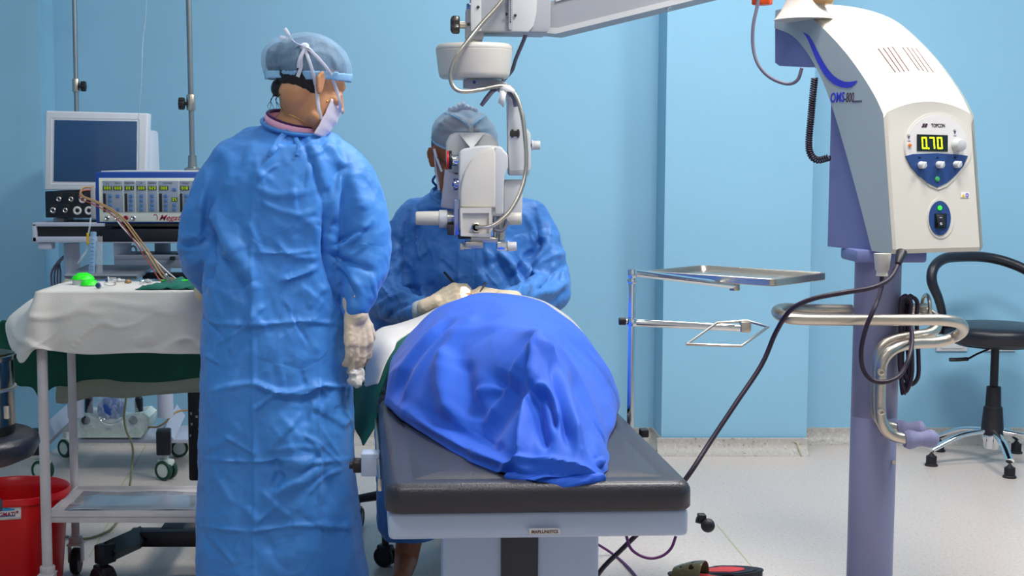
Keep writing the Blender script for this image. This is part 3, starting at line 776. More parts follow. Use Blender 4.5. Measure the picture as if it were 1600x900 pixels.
# cloths
def sheet(nm, lbl, cat, cols, m, rowsn, wav=.006, seed=1, solid=.002, group=None):
    """cols: list of columns, each a list of control points top->hem; smooth grid with a little drape"""
    C = [smooth_path(c, rowsn) for c in cols]
    n = len(C[0]); G = []
    for j in range(n):
        line = smooth_path([c[j] for c in C], 6)
        G.append(line)
    q = MB(); q.grid(G)
    o = obj(nm, q, m, ang=80, loc=C[0][0]); tag(o, lbl, cat, group)
    V = np.array(q.v)
    for v in o.data.vertices:
        w = v.co + Vector(C[0][0]); h = max(0, min(1, (TZ - w.z) / .12)) if w.z < TZ else 0
        dn = noise.noise(Vector((w.x * 7 + seed, w.y * 5, w.z * 2.5))) + .5 * noise.noise(Vector((w.x * 16 + seed, 3, w.z * 6)))
        rg = max(0, 1 - abs(noise.noise(Vector((w.x * 5 + w.z * 6 + seed, w.y * 4, w.z * 7)))) * 6)
        rg2 = max(0, 1 - abs(noise.noise(Vector((w.x * 11 - w.z * 8 + seed, w.y * 4, w.z * 12 + 5)))) * 7)
        v.co.y -= (dn * wav * .5 + rg * wav * .7 + rg2 * wav * .35) * h; v.co.z += noise.noise(Vector((w.x * 9, w.y * 9, seed))) * .0012
    md = o.modifiers.new('sub', 'SUBSURF'); md.levels = 1; md.render_levels = 1
    md = o.modifiers.new('thickness', 'SOLIDIFY'); md.thickness = solid; md.offset = 0
    return o
z1 = TZ + .002
cols = []
# left flap columns (from the back corner round to the front corner)
cols.append([Vector((xL + .02, TY1 + .012, z1)), at(60, 462, 4.2), at(20, 490, 4.15), at(9, 505, 4.1)])
cols.append([Vector((xL - .005, TY1 - .05, z1)), at(52, 470, 4.08), at(18, 505, 4.02), at(12, 530, 4.0)])
cols.append([Vector((xL - .012, TY0 + .12, z1)), at(48, 480, 3.95), at(25, 520, 3.9), at(24, 556, 3.88)])
cols.append([Vector((xL - .014, TY0 + .03, z1)), at(44, 490, 3.84), at(36, 530, 3.83), at(36, 567, 3.83)])
cols.append([Vector((xL - .008, TY0 - .012, z1)), at(52, 492, 3.815), at(54, 525, 3.81), at(56, 545, 3.81)])
for px, yb in ((80, 548), (105, 551), (140, 554), (180, 553), (220, 551), (260, 552), (300, 553), (340, 552), (380, 552), (420, 552)):
    x = (px - PPX) / 571
    cols.append([Vector((x, TY0 - .012, z1)), at(px, 490, 3.825), at(px, 525, 3.822), at(px, yb, 3.825)])
sheet('table_cloth', 'white cotton cloth draped over the instrument table', 'cloth', cols, 'cotton_white', 10, .016, 3)
# flat top of the same cloth
tc_ = bpy.data.objects['table_cloth']
q = MB(); nx, ny = 40, 10
q.grid([[Vector((xL - .012 + (xR - xL + .03) * i / nx, TY0 - .012 + (TY1 - TY0 + .024) * j / ny, z1 + .001 * noise.noise(Vector((i * .5, j * .5, 0))))) for i in range(nx + 1)] for j in range(ny + 1)])
obj('cloth_top', q, 'cotton_white', tc_, ang=80, solid=.0015)
def backdrop_cloth(nm, lbl, pts, Y, m, seed):
    """cloth hanging down behind the table: list of (px, hem y)"""
    cols = []
    for px, yb in pts:
        a = at(px, 470, Y); b = at(px, yb, Y + .02)
        zt_ = TZ - .005 if px > 62 else at(px, 500 if px > 0 else 512, Y).z
        if 62 < px < 100: zt_ = at(px, 482, Y).z
        cols.append([Vector((a.x, Y - .01, zt_)), Vector((a.x, Y + .01, (zt_ + b.z) / 2)), b])
    return sheet(nm, lbl, 'cloth', cols, m, 6, .012, seed)
backdrop_cloth('green_drape', 'dark green cloth hanging under the white cloth at the instrument table', [(-6, 528), (3, 575), (12, 590), (30, 602), (52, 606), (68, 630), (75, 612), (90, 603), (108, 603), (130, 594), (165, 592), (190, 596), (230, 597), (270, 595), (310, 590), (350, 592), (400, 592)], TY1 + .05, 'cloth_dark_green', 9)
backdrop_cloth('olive_drape', 'pale olive cloth hanging lowest behind the instrument table', [(87, 630), (100, 631), (120, 627), (150, 620), (195, 622), (230, 618), (270, 615), (310, 613), (350, 613), (400, 615)], TY1 + .12, 'cotton_olive', 21)
# things on the table
def on_t(px, py): return onz(px, py, z1 + .001)
for (px, py, w, h, lb) in ((130, 447, .0315, .034, 'larger lime green cup upturned on white base on the instrument table'), (140, 449.5, .025, .019, 'smaller lime green cup lying in front of the larger one')):
    c = on_t(px, py - 3); t = thing('cup', lb, 'cup', c, 'lime green cups on the table')
    zb0 = .014 if w > .03 else .002
    obj('bowl', MB().lathe([(w, zb0), (w * 1.06, zb0 + .001), (w * .98, zb0 + .007), (w * .78, h * .78), (w * .45, h * .97), (0.0, h)], Matrix.Translation(c), 36), 'lime_plastic', t, ang=60)
    obj('base', MB().lathe([(0, 0), (w * .95, 0), (w * .98, zb0), (0, zb0)], Matrix.Translation(c), 36), 'plastic_light', t)
for px, py, px2, py2, lb in ((168, 442, 178, 439, 'clear tube with navy cap, rear one beside the green cups'), (154, 451, 172, 445, 'clear tube with navy cap nearest the table edge')):
    a = on_t(px, py) + Vector((0, 0, .009)); b = on_t(px2, py2 + 4) + Vector((0, .03, .009)); d = (b - a).normalized()
    t = thing('sample_tube', lb, 'tube', a, 'capped clear tubes on the table')
    obj('barrel', MB().cyl(a + d * .004, b, .0075), 'glass_clear', t); obj('rim', MB().cyl(a, a + d * .004, .0095, bev=.001), 'plastic_light', t); obj('cap', MB().cyl(a - d * .006, a, .0068, .007, bev=.001), 'navy_cap', t)
t = thing('rubber_band', 'thin tan tubing ring behind the capped tubes on the table', 'tubing', on_t(172, 446))
obj('ring', MB().tube([on_t(172 + 9 * math.cos(a), 444 + 3 * math.sin(a)) + Vector((0, 0, .002)) for a in [i * math.pi / 8 for i in range(16)]], .0014, 6, closed=True), 'tube_brown', t)
for px, py, w, m_, lb in ((186, 441, .035, 'plastic_light', 'pale plastic fitting lying on the instrument table behind the tubes'), (200, 443, .02, 'tube_brown', 'small tan fitting in middle of the instrument table'), (222, 444, .013, 'chrome', 'small round chrome ball handle on table next to green cloth'), (231, 442, .022, 'plastic_light', 'short clear plastic piece touching the green cloth')):
    c = on_t(px, py) + Vector((0, 0, .005)); q = MB().cyl(c - Vector((w / 2, -.004, 0)), c + Vector((w / 2, 0, 0)), .004, bev=.001); q2 = MB().ell(c + Vector((0, 0, .001)), (.007, .006, .006) if m_ != 'chrome' else (.008, .008, .008))
    t = thing('fitting', lb, 'instrument', c); obj('shaft', q, m_, t); obj('head', q2, m_, t)
q = MB(); gx0, gx1 = on_t(214, 452).x, (330 - PPX) / 575
G = []
for j in range(13):
    row = []
    for i in range(26):
        x = gx0 + (gx1 - gx0) * i / 25 + .045 * (j / 12) * (1 - i / 25); y = 3.885 + .20 * j / 12
        hgt = .004 + .016 * max(0, noise.noise(Vector((i * .35, j * .55, 2)))) + .008 * min(1, i / 4, (j + .01) / 3)
        row.append(Vector((x, y, z1 + hgt)))
    G.append(row)
o = obj('surgical_towel', q.grid(G), 'cloth_green', loc=G[0][0], ang=80); tag(o, 'crumpled green cloth under the instruments on the table', 'cloth'); md = o.modifiers.new('thickness', 'SOLIDIFY'); md.thickness = .002
t = thing('forceps', 'steel forceps lying slanted over the green cloth edge', 'forceps', on_t(270, 450))
for s in (0, 1): obj('arm', MB().tube([at(258 + s * 3, 430, 4.02), at(264 + s * 5, 441, 3.98), at(272 + s * 6, 451, 3.93)], [.0026, .0032, .0014], 8, smooth=4), 'steel', t)
obj('hinge', MB().ell(at(259, 430, 4.02), (.006, .005, .006)), 'steel', t)
t = thing('suture_strip', 'lime green strip lying along the back of the green cloth', 'strip', on_t(285, 441))
obj('strip', MB().tube([at(250 + i * 7, 438 + (i % 2) * .8, 4.05) for i in range(12)], 1, 8, smooth=3, flat=(.006, .003), up=(0, 0, 1)), 'lime_plastic', t)
# ================================================================ steel drum on black stool, red bucket
DX = (-62 - PPX) / 667; DY = Yd(667)
t = thing('round_stool', 'black padded round stool at left edge under the steel drum', 'stool', (DX, DY, 0))
zs_ = at(0, 676, DY).z
obj('seat', MB().lathe([(0, zs_ - .07), (.12, zs_ - .07), (.155, zs_ - .055), (.168, zs_ - .03), (.165, zs_ - .012), (.15, zs_ - .001), (0, zs_)], Matrix.Translation((DX, DY, 0)), 48), 'leather_black', t, ang=60)
obj('stem', MB().cyl((DX, DY, .1), (DX, DY, zs_ - .06), .025), 'black_plastic', t)
for j in range(5):
    a = R(8 + 72 * j); e = Vector((DX + .25 * math.cos(a), DY + .25 * math.sin(a), .09))
    lg = obj('leg', MB().tube([(DX, DY, .14), Vector((DX, DY, .13)).lerp(e, .5), e], [.022, .018, .012], 10), 'black_plastic', t)
    obj('castor', MB().ell((e.x, e.y, .032), (.03, .02, .032)).cyl((e.x, e.y, .06), (e.x, e.y, .09), .008), 'black_rubber', lg)
obj('lift_lever', MB().tube([(DX, DY, zs_ - .08), at(-12, 790, DY - .05), at(1, 789, DY - .05)], [.005, .008, .016], 10), 'black_plastic', t)
t = thing('steel_drum', 'shiny steel sterilising drum standing on black stool at left edge', 'drum', (DX, DY, zs_))
zt_d = at(0, 556, DY).z; r_ = .114
mat('drum_steel', (128, 118, 104), .12, 1.0)
obj('body', MB().lathe([(0, zs_ + .001), (r_ - .004, zs_ + .001), (r_ - .002, zs_ + .006), (r_ - .002, zt_d - .01), (r_ + .004, zt_d - .008), (r_ + .005, zt_d + .002), (r_, zt_d + .004), (r_ - .004, zt_d - .004), (r_ - .004, zt_d - .03), (0, zt_d - .03)], Matrix.Translation((DX, DY, 0)), 64), 'drum_steel', t, ang=40)
zb2 = at(0, 606, DY).z
obj('band', MB().lathe([(r_ - .002, zb2 - .004), (r_ + .003, zb2 - .003), (r_ + .003, zb2 + .003), (r_ - .002, zb2 + .004)], Matrix.Translation((DX, DY, 0)), 64, caps=False), 'brushed_steel', t)
obj('latch', MB().boxp(5, 635, 14, 655, DY - r_ + .03, .01, .002), 'brushed_steel', t)
BX, BY = -1.222, 4.02; BR = .158; bz = .298
t = thing('bucket', 'red plastic bucket standing behind the front leg of instrument table', 'bucket', (BX, BY, 0))
obj('bucket_body', MB().lathe([(0, .004), (BR * .78, .004), (BR * .80, .0), (BR * .815, .006), (BR * .95, bz - .03), (BR * .955, bz - .022), (BR * .995, bz - .02), (BR, bz - .004), (BR * .985, bz), (BR * .96, bz - .003), (BR * .935, bz - .03), (BR * .78, .012), (0, .012)], Matrix.Translation((BX, BY, 0)), 64), 'red_plastic', t, ang=50)
def oncyl(px, py, k):
    # wrap onto bucket wall
    d = ray(px, py); o = Vector((0, 0, CZ)); best = None
    z = at(px, py, BY - BR * .9).z; r = BR * (.815 + .135 * z / (bz - .03)) + k
    ox, oy = o.x - BX, o.y - BY; A = d.x ** 2 + d.y ** 2; B = 2 * (ox * d.x + oy * d.y); C_ = ox * ox + oy * oy - r * r
    D = B * B - 4 * A * C_
    s = (-B - math.sqrt(max(D, 0))) / (2 * A); return o + d * s
q = MB(); q.grid([[oncyl(-22 + 55 * i / 14, 793 + 19 * j / 4 + (2 - 3 * i / 14), .0012) for i in range(15)] for j in range(5)]); lb_ = obj('label', q, 'paper_white', t, ang=80, solid=.0006, label='white and blue paper label with red lettering')
q = MB(); q.grid([[oncyl(-22 + 45 * i / 14, 795 + 3.5 * j + 1.5 * math.sin(i * .5) * (1 - j) + (2 - 3 * i / 14), .002) for i in range(15)] for j in range(2)]); q.grid([[oncyl(-22 + 45 * i / 14, 805.5 + 2.5 * j + (2 - 3 * i / 14), .002) for i in range(15)] for j in range(2)]); obj('label_band', q, 'ink_cyan', lb_, ang=80)
tm = text_mb('NAGMATI', 9.5, Matrix.Identity(4), 0.0, xs=.9, bold=.25)
q = MB(); q.add([oncyl(5 + v[0], 804.5 - v[1] - v[0] * .05, .0024) for v in tm.v], tm.f); obj('lettering', q, 'ink_red', lb_, ang=80)
q = MB(); star = []
for i in range(10):
    a = R(90 + 36 * i); r = 3.0 if i % 2 == 0 else 1.2; star.append(oncyl(27 + r * math.cos(a), 800 - r * math.sin(a), .0024))
q.prism(star, (0, -.0004, 0)); obj('star', q, 'ink_red', lb_, ang=80)
# ================================================================ operating bed
BO = Vector((.195, 2.56, 0)); BROT = R(2.9)
BM = Matrix.Translation(BO) @ Matrix.Rotation(BROT, 4, 'Z')
BW, BL = .575, 1.95
PT, PB, FB = .648, .594, .541
def bx(Y): return BO.x - math.tan(BROT) * (Y - BO.y)
bed = thing('operating_bed', 'black padded operating bed on a pale blue frame and column', 'operating table', (bx(3.5), 3.5, 0))
def rbox(hw, y0, y1, z0, z1, r, rc, M, crown=0.0):
    """slab with rounded plan corners rc and rounded upper edge r"""
    def ring(ins, z):
        out = []
        x0, x1, ya, yb = -hw + ins, hw - ins, y0 + ins, y1 - ins; q = max(rc - ins, .004)
        for cx_, cy_, a0 in ((x1 - q, yb - q, 0), (x0 + q, yb - q, 90), (x0 + q, ya + q, 180), (x1 - q, ya + q, 270)):
            for i in range(7):
                a = R(a0 + 15 * i); out.append(M @ Vector((cx_ + q * math.cos(a), cy_ + q * math.sin(a), z)))
        return out
    rings = [ring(.004, z0), ring(0, z0 + .004)]
    for i in range(0, 6):
        a = R(18 * i); rings.append(ring(r * (1 - math.cos(a)), z1 - r + r * math.sin(a)))
    rings.append(ring(.045, z1 + crown * .3)); rings.append(ring(.050, z1 - .0025 + crown * .3)); rings.append(ring(.055, z1 + crown * .3)); rings.append(ring(.12, z1 + crown))
    return MB().loft(rings)
obj('leg_cushion', rbox(BW / 2, 0.0, .98, PB, PT, .022, .035, BM, .002), 'vinyl_black', bed, ang=60, label='black vinyl cushion with rounded corners')
obj('head_cushion', rbox(BW / 2 + .004, .985, BL, PB, PT + .004, .022, .03, BM, .002), 'vinyl_black', bed, ang=60)
obj('frame', MB().box((0, BL / 2 + .005, (PB + FB) / 2), (BW - .012, BL - .02, PB - FB), .010, BM, seg=3), 'bed_frame_paint', bed)
fr_ = [o for o in bed.children if o.name.startswith('frame')][0]
c = at(851, 830.5, 2.562)
obj('name_plate', MB().box(c + Vector((.0, .004, 0)), (.058, .012, .0095), .001, rz=BROT), 'plastic_light', fr_, label='small maker plate')
obj('lettering', text_mb('MAPLUNIITCS', .0085, frame(c + Vector((0, -.0025, 0)), (math.cos(BROT), math.sin(BROT), 0), (0, 0, 1)), .0003, bold=.0002, xs=.95), 'ink_brown', fr_, ang=60)
ca, cb_ = at(690, 870, 2.80), at(936, 870, 2.80); hw = (cb_.x - ca.x) / 2; cxm = (ca.x + cb_.x) / 2
obj('column', MB().box((cxm, 2.80 + .2, FB / 2 + .02), (hw * 2, .4, FB - .06), .012), 'bed_frame_paint', bed)
c2, c3_ = at(783, 870, 2.79), at(841, 870, 2.79)
obj('column_slot', MB().box(((c2.x + c3_.x) / 2, 2.805, FB / 2 + .02), (c3_.x - c2.x, .03, FB - .07), .002), 'vinyl_black', bed)
obj('base', MB().box((cxm, 3.15, .035), (hw * 2 + .02, .72, .07), .02), 'bed_frame_paint', bed)
# side rails and clamps
for s in (-1, 1):
    obj('side_rail', MB().box((s * (BW / 2 + .006), BL / 2 + .1, .568), (.010, BL - .5, .028), .003, BM), 'steel', bed)
k = MB().boxp(564, 709, 593, 745, 3.10, .05, .004); obj('rail_clamp', k, 'bed_frame_paint', bed)
q = MB().cyl(at(552, 727, 3.12), at(565, 727, 3.12), .017, bev=.002).cyl(at(546, 727, 3.12), at(553, 727, 3.12), .008); obj('clamp_knob', q, 'black_plastic', bed)
q = MB().cyl(at(1088, 812, 2.63), at(1104, 816, 2.63), .006).ell(at(1106, 821, 2.62), (.0135,) * 3).boxp(1092, 805, 1104, 814, 2.62, .02, .002); obj('release_knob', q, 'black_rubber', bed)
q = MB().boxp(1001, 672, 1014, 684, 3.18, .03, .003); obj('rail_clamp', q, 'black_rubber', bed)
# ================================================================ patient
PA = thing('person', 'patient lying on the operating bed hidden under the blue sheet', 'person', (bx(3.5), 3.5, PT + .002))
def bp(x, y, z): return BM @ Vector((x, y, PT + z))
def mat_from(o, X, Y, Z):
    M = Matrix.Identity(4)
    for i in range(3): M[i][0] = X[i]; M[i][1] = Y[i]; M[i][2] = Z[i]; M[i][3] = o[i]
    return M
def head_mb(M, sc=.93, female=False):
    """face along local -Y, up +Z"""
    S = M @ Matrix.Scale(sc, 4); q = MB()
    q.ell((0, .015, .035), (.077, .098, .090), S, 32, 20)
    q.ell((0, -.020, -.040), (.062, .066, .080), S, 28, 18)
    q.ell((0, -.060, -.100), (.028, .024, .022), S, 20, 12)
    q.cap((-.040, -.020, -.085), .020, (-.012, -.062, -.105), .017, S); q.cap((.040, -.020, -.085), .020, (.012, -.062, -.105), .017, S)
    q.cap((-.034, -.068, .022), .013, (.034, -.068, .022), .013, S)
    q.cap((0, -.084, .010), .008, (0, -.103, -.032), .011, S); q.ell((0, -.107, -.034), (.011, .010, .010), S, 14, 8)
    for s in (-1, 1):
        q.ell((s * .012, -.096, -.038), (.008, .010, .007), S, 12, 8)
        q.ell((s * .044, -.056, -.022), (.022, .022, .020), S, 16, 10)
        q.cap((s * .018, -.080, .000), .007, (s * .044, -.068, -.002), .006, S)
        # ear: helix, lobe, inner
        P = [Vector((s * .074, .000, .012)), Vector((s * .083, .008, .026)), Vector((s * .089, .022, .024)), Vector((s * .090, .028, .006)), Vector((s * .086, .020, -.012)), Vector((s * .080, .008, -.028)), Vector((s * .074, -.002, -.026))]
        q.chain(P, [.0045, .005, .005, .005, .0045, .006, .0045], S, 10)
        q.cap((s * .076, .006, -.018), .009, (s * .079, .014, .014), .010, S, 12)
    q.cap((-.018, -.088, -.064), .007, (.018, -.088, -.064), .007, S); q.cap((-.015, -.086, -.076), .008, (.015, -.086, -.076), .008, S)
    return q
hm = BM @ Matrix.Translation((0, 1.66, PT + .085)) @ Matrix.Rotation(R(-90), 4, 'X') @ Matrix.Rotation(R(180), 4, 'Y') @ Matrix.Rotation(0, 4, 'Z')
hm = mat_from(bp(.0, 1.66, .088), BM.to_3x3() @ Vector((-1, 0, 0)), Vector((0, 0, -1)), BM.to_3x3() @ Vector((0, 1, 0)))
q = head_mb(hm, .92)
q.cap(bp(0, 1.60, .075), .050, bp(0, 1.48, .075), .055); q.cap(bp(-.13, 1.44, .075), .062, bp(.13, 1.44, .075), .062)
q.ell(bp(.02, 1.32, .092), (.130, .20, .085)); q.ell(bp(.02, 1.10, .092), (.130, .20, .085)); q.ell(bp(.02, .98, .085), (.135, .14, .075))
for s in (-1, 1):
    q.chain([bp(s * .12 + .02, 1.42, .07), bp(s * .15 + .02, 1.15, .050), bp(s * .12 + .02, .98, .12)], [.044, .034, .028])
    q.chain([bp(s * .12 + .02, .98, .12), bp(s * .08 + .02, .95, .15), bp(s * .04 + .02, .93, .16)], [.028, .024, .012])
    q.chain([bp(s * .075, .92, .085), bp(s * .06 + .02, .70, .07), bp(s * .028 + .025, .50, .045)], [.074, .050, .032])
    q.chain([bp(s * .026 + .025, .50, .04), bp(s * .024 + .028, .49, .09), bp(s * .022 + .03, .50, .13)], [.028, .026, .016])
obj('body', blob(q, .008, 3), 'skin_patient', PA, ang=80)
obj('hospital_gown', blob(MB().ell(bp(.02, 1.30, .098), (.138, .22, .092)).ell(bp(.02, 1.06, .096), (.138, .22, .090)).ell(bp(.02, .96, .088), (.14, .16, .082)), .012, 3), 'cotton_white', PA, ang=80)
# ================================================================ blue sheet over the patient
yS = np.array([2.575, 2.60, 2.66, 2.74, 2.85, 2.97, 3.13, 3.38, 3.60, 3.80, 3.95, 4.08, 4.16])
lS = np.array([.185, .160, .108, .068, .030, -.010, -.060, -.124, -.128, -.085, -.045, -.020, .01])
rS = np.array([.300, .312, .332, .345, .352, .372, .405, .448, .442, .430, .410, .390, .37])
hS = np.array([.010, .040, .085, .140, .215, .240, .222, .242, .246, .234, .218, .185, .140])
aS = np.array([2.0, 2.0, 1.6, 1.35, 1.15, 1.25, 1.6, 2.1, 2.3, 2.3, 2.3, 2.3, 2.3])
bS = np.array([.8, .8, .85, .95, 1.0, .9, .75, .60, .56, .56, .56, .56, .6])
cS = np.array([.26, .26, .25, .235, .220, .215, .19, .165, .158, .155, .155, .155, .15])
nX, nY = 190, 230
rows = []
Yv = np.concatenate([np.linspace(2.575, 2.9, 90)[:-1], np.linspace(2.9, 4.16, nY - 89)])
for Y in Yv:
    l, r, h, a_, b_, c_ = [float(np.interp(Y, yS, s)) for s in (lS, rS, hS, aS, bS, cS)]
    row = []
    for i in range(nX):
        u = i / (nX - 1)
        x = l + (r - l) * (.5 - .5 * math.cos(math.pi * u)) * .6 + (r - l) * u * .4
        t = (x - c_) / (r - c_) if x > c_ else (c_ - x) / (c_ - l)
        z = PT + .003 + h * max(0, 1 - abs(t) ** a_) ** b_
        row.append(Vector((x, Y + .03 * abs(t) ** 2 * (1 if Y > 4 else 0), z)))
    rows.append(row)
q = MB().grid(rows)
# smooth radius of base shape
folds_ = [
 ([(845, 526), (840, 560), (828, 620), (818, 680), (812, 740)], 12, .016, .55),
 ([(800, 585), (765, 640), (735, 690)], 26, -.022),
 ([(845, 527), (815, 570), (780, 610), (748, 650)], 11, .012, .6),
 ([(830, 600), (842, 650), (855, 700)], 9, -.016),
 ([(846, 526), (868, 570), (885, 640), (905, 700)], 12, .014, .6),
 ([(850, 526), (895, 580), (925, 650), (940, 715)], 11, .012, .5),
 ([(862, 560), (874, 620), (890, 690)], 8, -.010),
 ([(890, 590), (912, 650), (930, 710)], 7, -.010),
 ([(836, 612), (855, 608), (868, 630), (874, 660)], 5, .009),
 ([(838, 622), (855, 622), (864, 642), (868, 670)], 5, -.009),
 ([(700, 545), (694, 600), (704, 656)], 14, .012),
 ([(724, 560), (728, 600), (732, 650)], 14, -.010),
 ([(790, 598), (760, 602), (736, 612)], 6, .006, .5),
 ([(725, 497), (680, 545), (645, 600), (628, 636)], 7, .006, .7),
 ([(708, 500), (662, 548), (632, 590), (618, 622)], 6, -.005),
 ([(690, 505), (650, 545), (620, 590)], 6, .005, .7),
 ([(745, 490), (710, 530), (690, 570)], 10, .006, .7),
 ([(756, 478), (810, 470), (868, 484)], 7, .004),
 ([(740, 500), (800, 490), (870, 506)], 7, -.004),
 ([(700, 528), (780, 512), (880, 530)], 8, .004),
 ([(870, 520), (920, 570), (955, 630)], 16, -.008),
 ([(640, 645), (690, 680), (760, 716), (820, 736)], 10, .008, .7),
 ([(660, 640), (720, 676), (790, 706)], 10, -.007),
 ([(600, 620), (640, 650)], 10, .006),
 ([(770, 745), (830, 722), (900, 728), (935, 745)], 6, .008, .6),
 ([(790, 752), (850, 738), (910, 744), (945, 748)], 4, -.005),
 ([(920, 660), (935, 700), (942, 725)], 6, -.008),
 ([(955, 600), (968, 640), (950, 680)], 9, .008),
]
folds_ = [(f[0], f[1], f[2] * 1.7) + tuple(f[3:]) for f in folds_]
fold(q, folds_)
wrinkle(q, .007, 5.0, 5, True, (1, .6, 1))
V = np.array(q.v); V[:, 2] = np.maximum(V[:, 2], PT + .003); q.v = [tuple(p) for p in V]
dr = obj('patient_sheet', q, 'drape_blue', ang=80, loc=(bx(3.3), 3.3, PT + .003)); tag(dr, 'bright blue sheet draped over the patient on the bed', 'sheet')
md = dr.modifiers.new('soften', 'SMOOTH'); md.iterations = 3
md = dr.modifiers.new('thickness', 'SOLIDIFY'); md.thickness = .002
# twisted ends of the sheet at the foot
q = MB()
q.tube([at(790, 745, 2.62), at(830, 752, 2.60), at(880, 757, 2.585), at(925, 750, 2.59), at(944, 745, 2.60)], [.010, .015, .017, .014, .008], 14, smooth=6)
q.tube([at(860, 735, 2.64), at(905, 738, 2.62), at(935, 724, 2.64), at(940, 716, 2.66)], [.010, .014, .012, .007], 14, smooth=6)
q.tube([at(905, 752, 2.6), at(930, 755, 2.595), at(944, 752, 2.6)], [.007, .011, .006], 12, smooth=6)
q.tube([at(900, 712, 2.72), at(925, 720, 2.68), at(942, 728, 2.66)], [.008, .012, .008], 12, smooth=6)
b_ = blob(q, .003, 3); wrinkle(b_, .003, 34, 3, True, (.4, 1, 1)); obj('gathered_hem', b_, 'drape_blue', dr, ang=80)
# ================================================================ green and white drapes
def strip_cloth(nm, lbl, near, far, m, mid=None, seed=1, wav=.004, nc=8):
    A = smooth_path([at(*p) for p in near], 6); B = smooth_path([at(*p) for p in far], 6)
    n = min(len(A), len(B)); A = [A[int(i * (len(A) - 1) / (n - 1))] for i in range(n)]; B = [B[int(i * (len(B) - 1) / (n - 1))] for i in range(n)]
    G = []
    for j in range(nc + 1):
        t = j / nc; row = []
        for i in range(n):
            p = A[i].lerp(B[i], t)
            p = p + Vector((noise.noise(p * 9 + Vector((seed, 0, 0))), noise.noise(p * 9 + Vector((0, seed, 0))), noise.noise(p * 9 + Vector((0, 0, seed))))) * wav * 2
            p.z += .008 * math.sin(math.pi * t)
            row.append(p)
        G.append(row)
    o = obj(nm, MB().grid(G), m, ang=80, loc=G[0][n // 2]); tag(o, lbl, 'drape')
    md = o.modifiers.new('sub', 'SUBSURF'); md.levels = 1; md.render_levels = 1
    md = o.modifiers.new('thickness', 'SOLIDIFY'); md.thickness = .0025
    return o
strip_cloth('surgical_drape', 'green drape hanging over the left bed edge beneath white drape',
    [(566, 696, 3.60), (587, 660, 3.58), (591, 625, 3.56), (597, 598, 3.56), (612, 566, 3.58), (640, 530, 3.66), (672, 512, 3.80), (730, 486, 3.96), (800, 480, 4.0), (870, 492, 3.92), (905, 530, 3.80), (932, 572, 3.74), (940, 600, 3.72)],
    [(546, 655, 3.86), (546, 630, 3.86), (549, 600, 3.88), (566, 566, 3.92), (590, 535, 3.96), (622, 520, 4.02), (665, 505, 4.10), (715, 484, 4.25), (800, 480, 4.25), (860, 496, 4.16), (900, 522, 4.05), (928, 566, 3.92), (940, 592, 3.86)], 'cloth_green', seed=4, wav=.005)
strip_cloth('white_drape', 'white drape across the patient head hanging on left of bed',
    [(592, 604, 3.60), (602, 574, 3.62), (616, 547, 3.66), (628, 530, 3.76), (664, 501, 3.90), (720, 473, 4.00), (790, 462, 4.03), (850, 472, 4.0), (884, 500, 3.92), (920, 542, 3.84), (940, 576, 3.80)],
    [(567, 606, 3.74), (570, 574, 3.75), (574, 543, 3.78), (592, 514, 3.86), (640, 501, 4.02), (712, 471, 4.18), (780, 462, 4.22), (845, 468, 4.18), (884, 492, 4.06), (926, 536, 3.96), (947, 578, 3.88)], 'cotton_white', seed=8, wav=.004)
# ================================================================ people
from mathutils.bvhtree import BVHTree
def hand_mb(q, M, curls, grow=0.0, thumb=(.052, -.020), spread=1.0, sc=1.0):
    """fingers +X, back of the hand +Z, thumb side +Y"""
    S = M @ Matrix.Scale(sc, 4)
    bases = [.031, .010, -.011, -.030]; lens = [(.042, .026, .021), (.046, .030, .022), (.043, .028, .021), (.033, .021, .018)]
    g = grow
    q.cap((-.045, 0, 0), .026 + g, (.0, 0, 0), .025 + g, S)
    for y, Ls, cu in zip(bases, lens, curls):
        q.cap((.004, y * .55, -.002), .0165 + g, (.082 - abs(y - .01) * .25, y, 0), .0125 + g, S)
        p = Vector((.084 - abs(y - .01) * .3, y, 0)); a = 0; r = .0102 if y > -.02 else .0088
        for L_, c_ in zip(Ls, cu):
            a += R(c_); d = Vector((math.cos(a), (y * .25 * (spread - 1)), -math.sin(a))); p2 = p + d * L_
            q.cap(p, r + g, p2, r * .9 + g, S, 14); p = p2; r *= .9
    q.cap((.012, .016, -.006), .018 + g, (.038, .038, thumb[1] * .6), .0145 + g, S)
    q.cap((.038, .038, thumb[1] * .6), .0140 + g, (.066, thumb[0], thumb[1]), .0115 + g, S, 14)
    q.cap((.066, thumb[0], thumb[1]), .0112 + g, (.092, thumb[0] * .82, thumb[1] * 1.25), .0088 + g, S, 14)
    return q
def cut(b, keep):
    """keep only vertices where keep(V) is true"""
    V = np.array(b.v); k = keep(V); idx = np.cumsum(k) - 1
    q = MB(); q.v = [tuple(p) for p in V[k]]; q.f = [tuple(int(idx[i]) for i in f) for f in b.f if all(k[i] for i in f)]
    return q
def bvh(*mbs):
    v = []; f = []
    for m in mbs:
        o = len(v); v += m.v; f += [tuple(i + o for i in x) for x in m.f]
    return BVHTree.FromPolygons(v, f)
def on(tree, px, py, k=.004, Y=3.5):
    o = Vector((0, 0, CZ)); d = ray(px, py).normalized(); h = tree.ray_cast(o, d)
    if h[0] is None: return at(px, py, Y)
    return h[0] - d * k
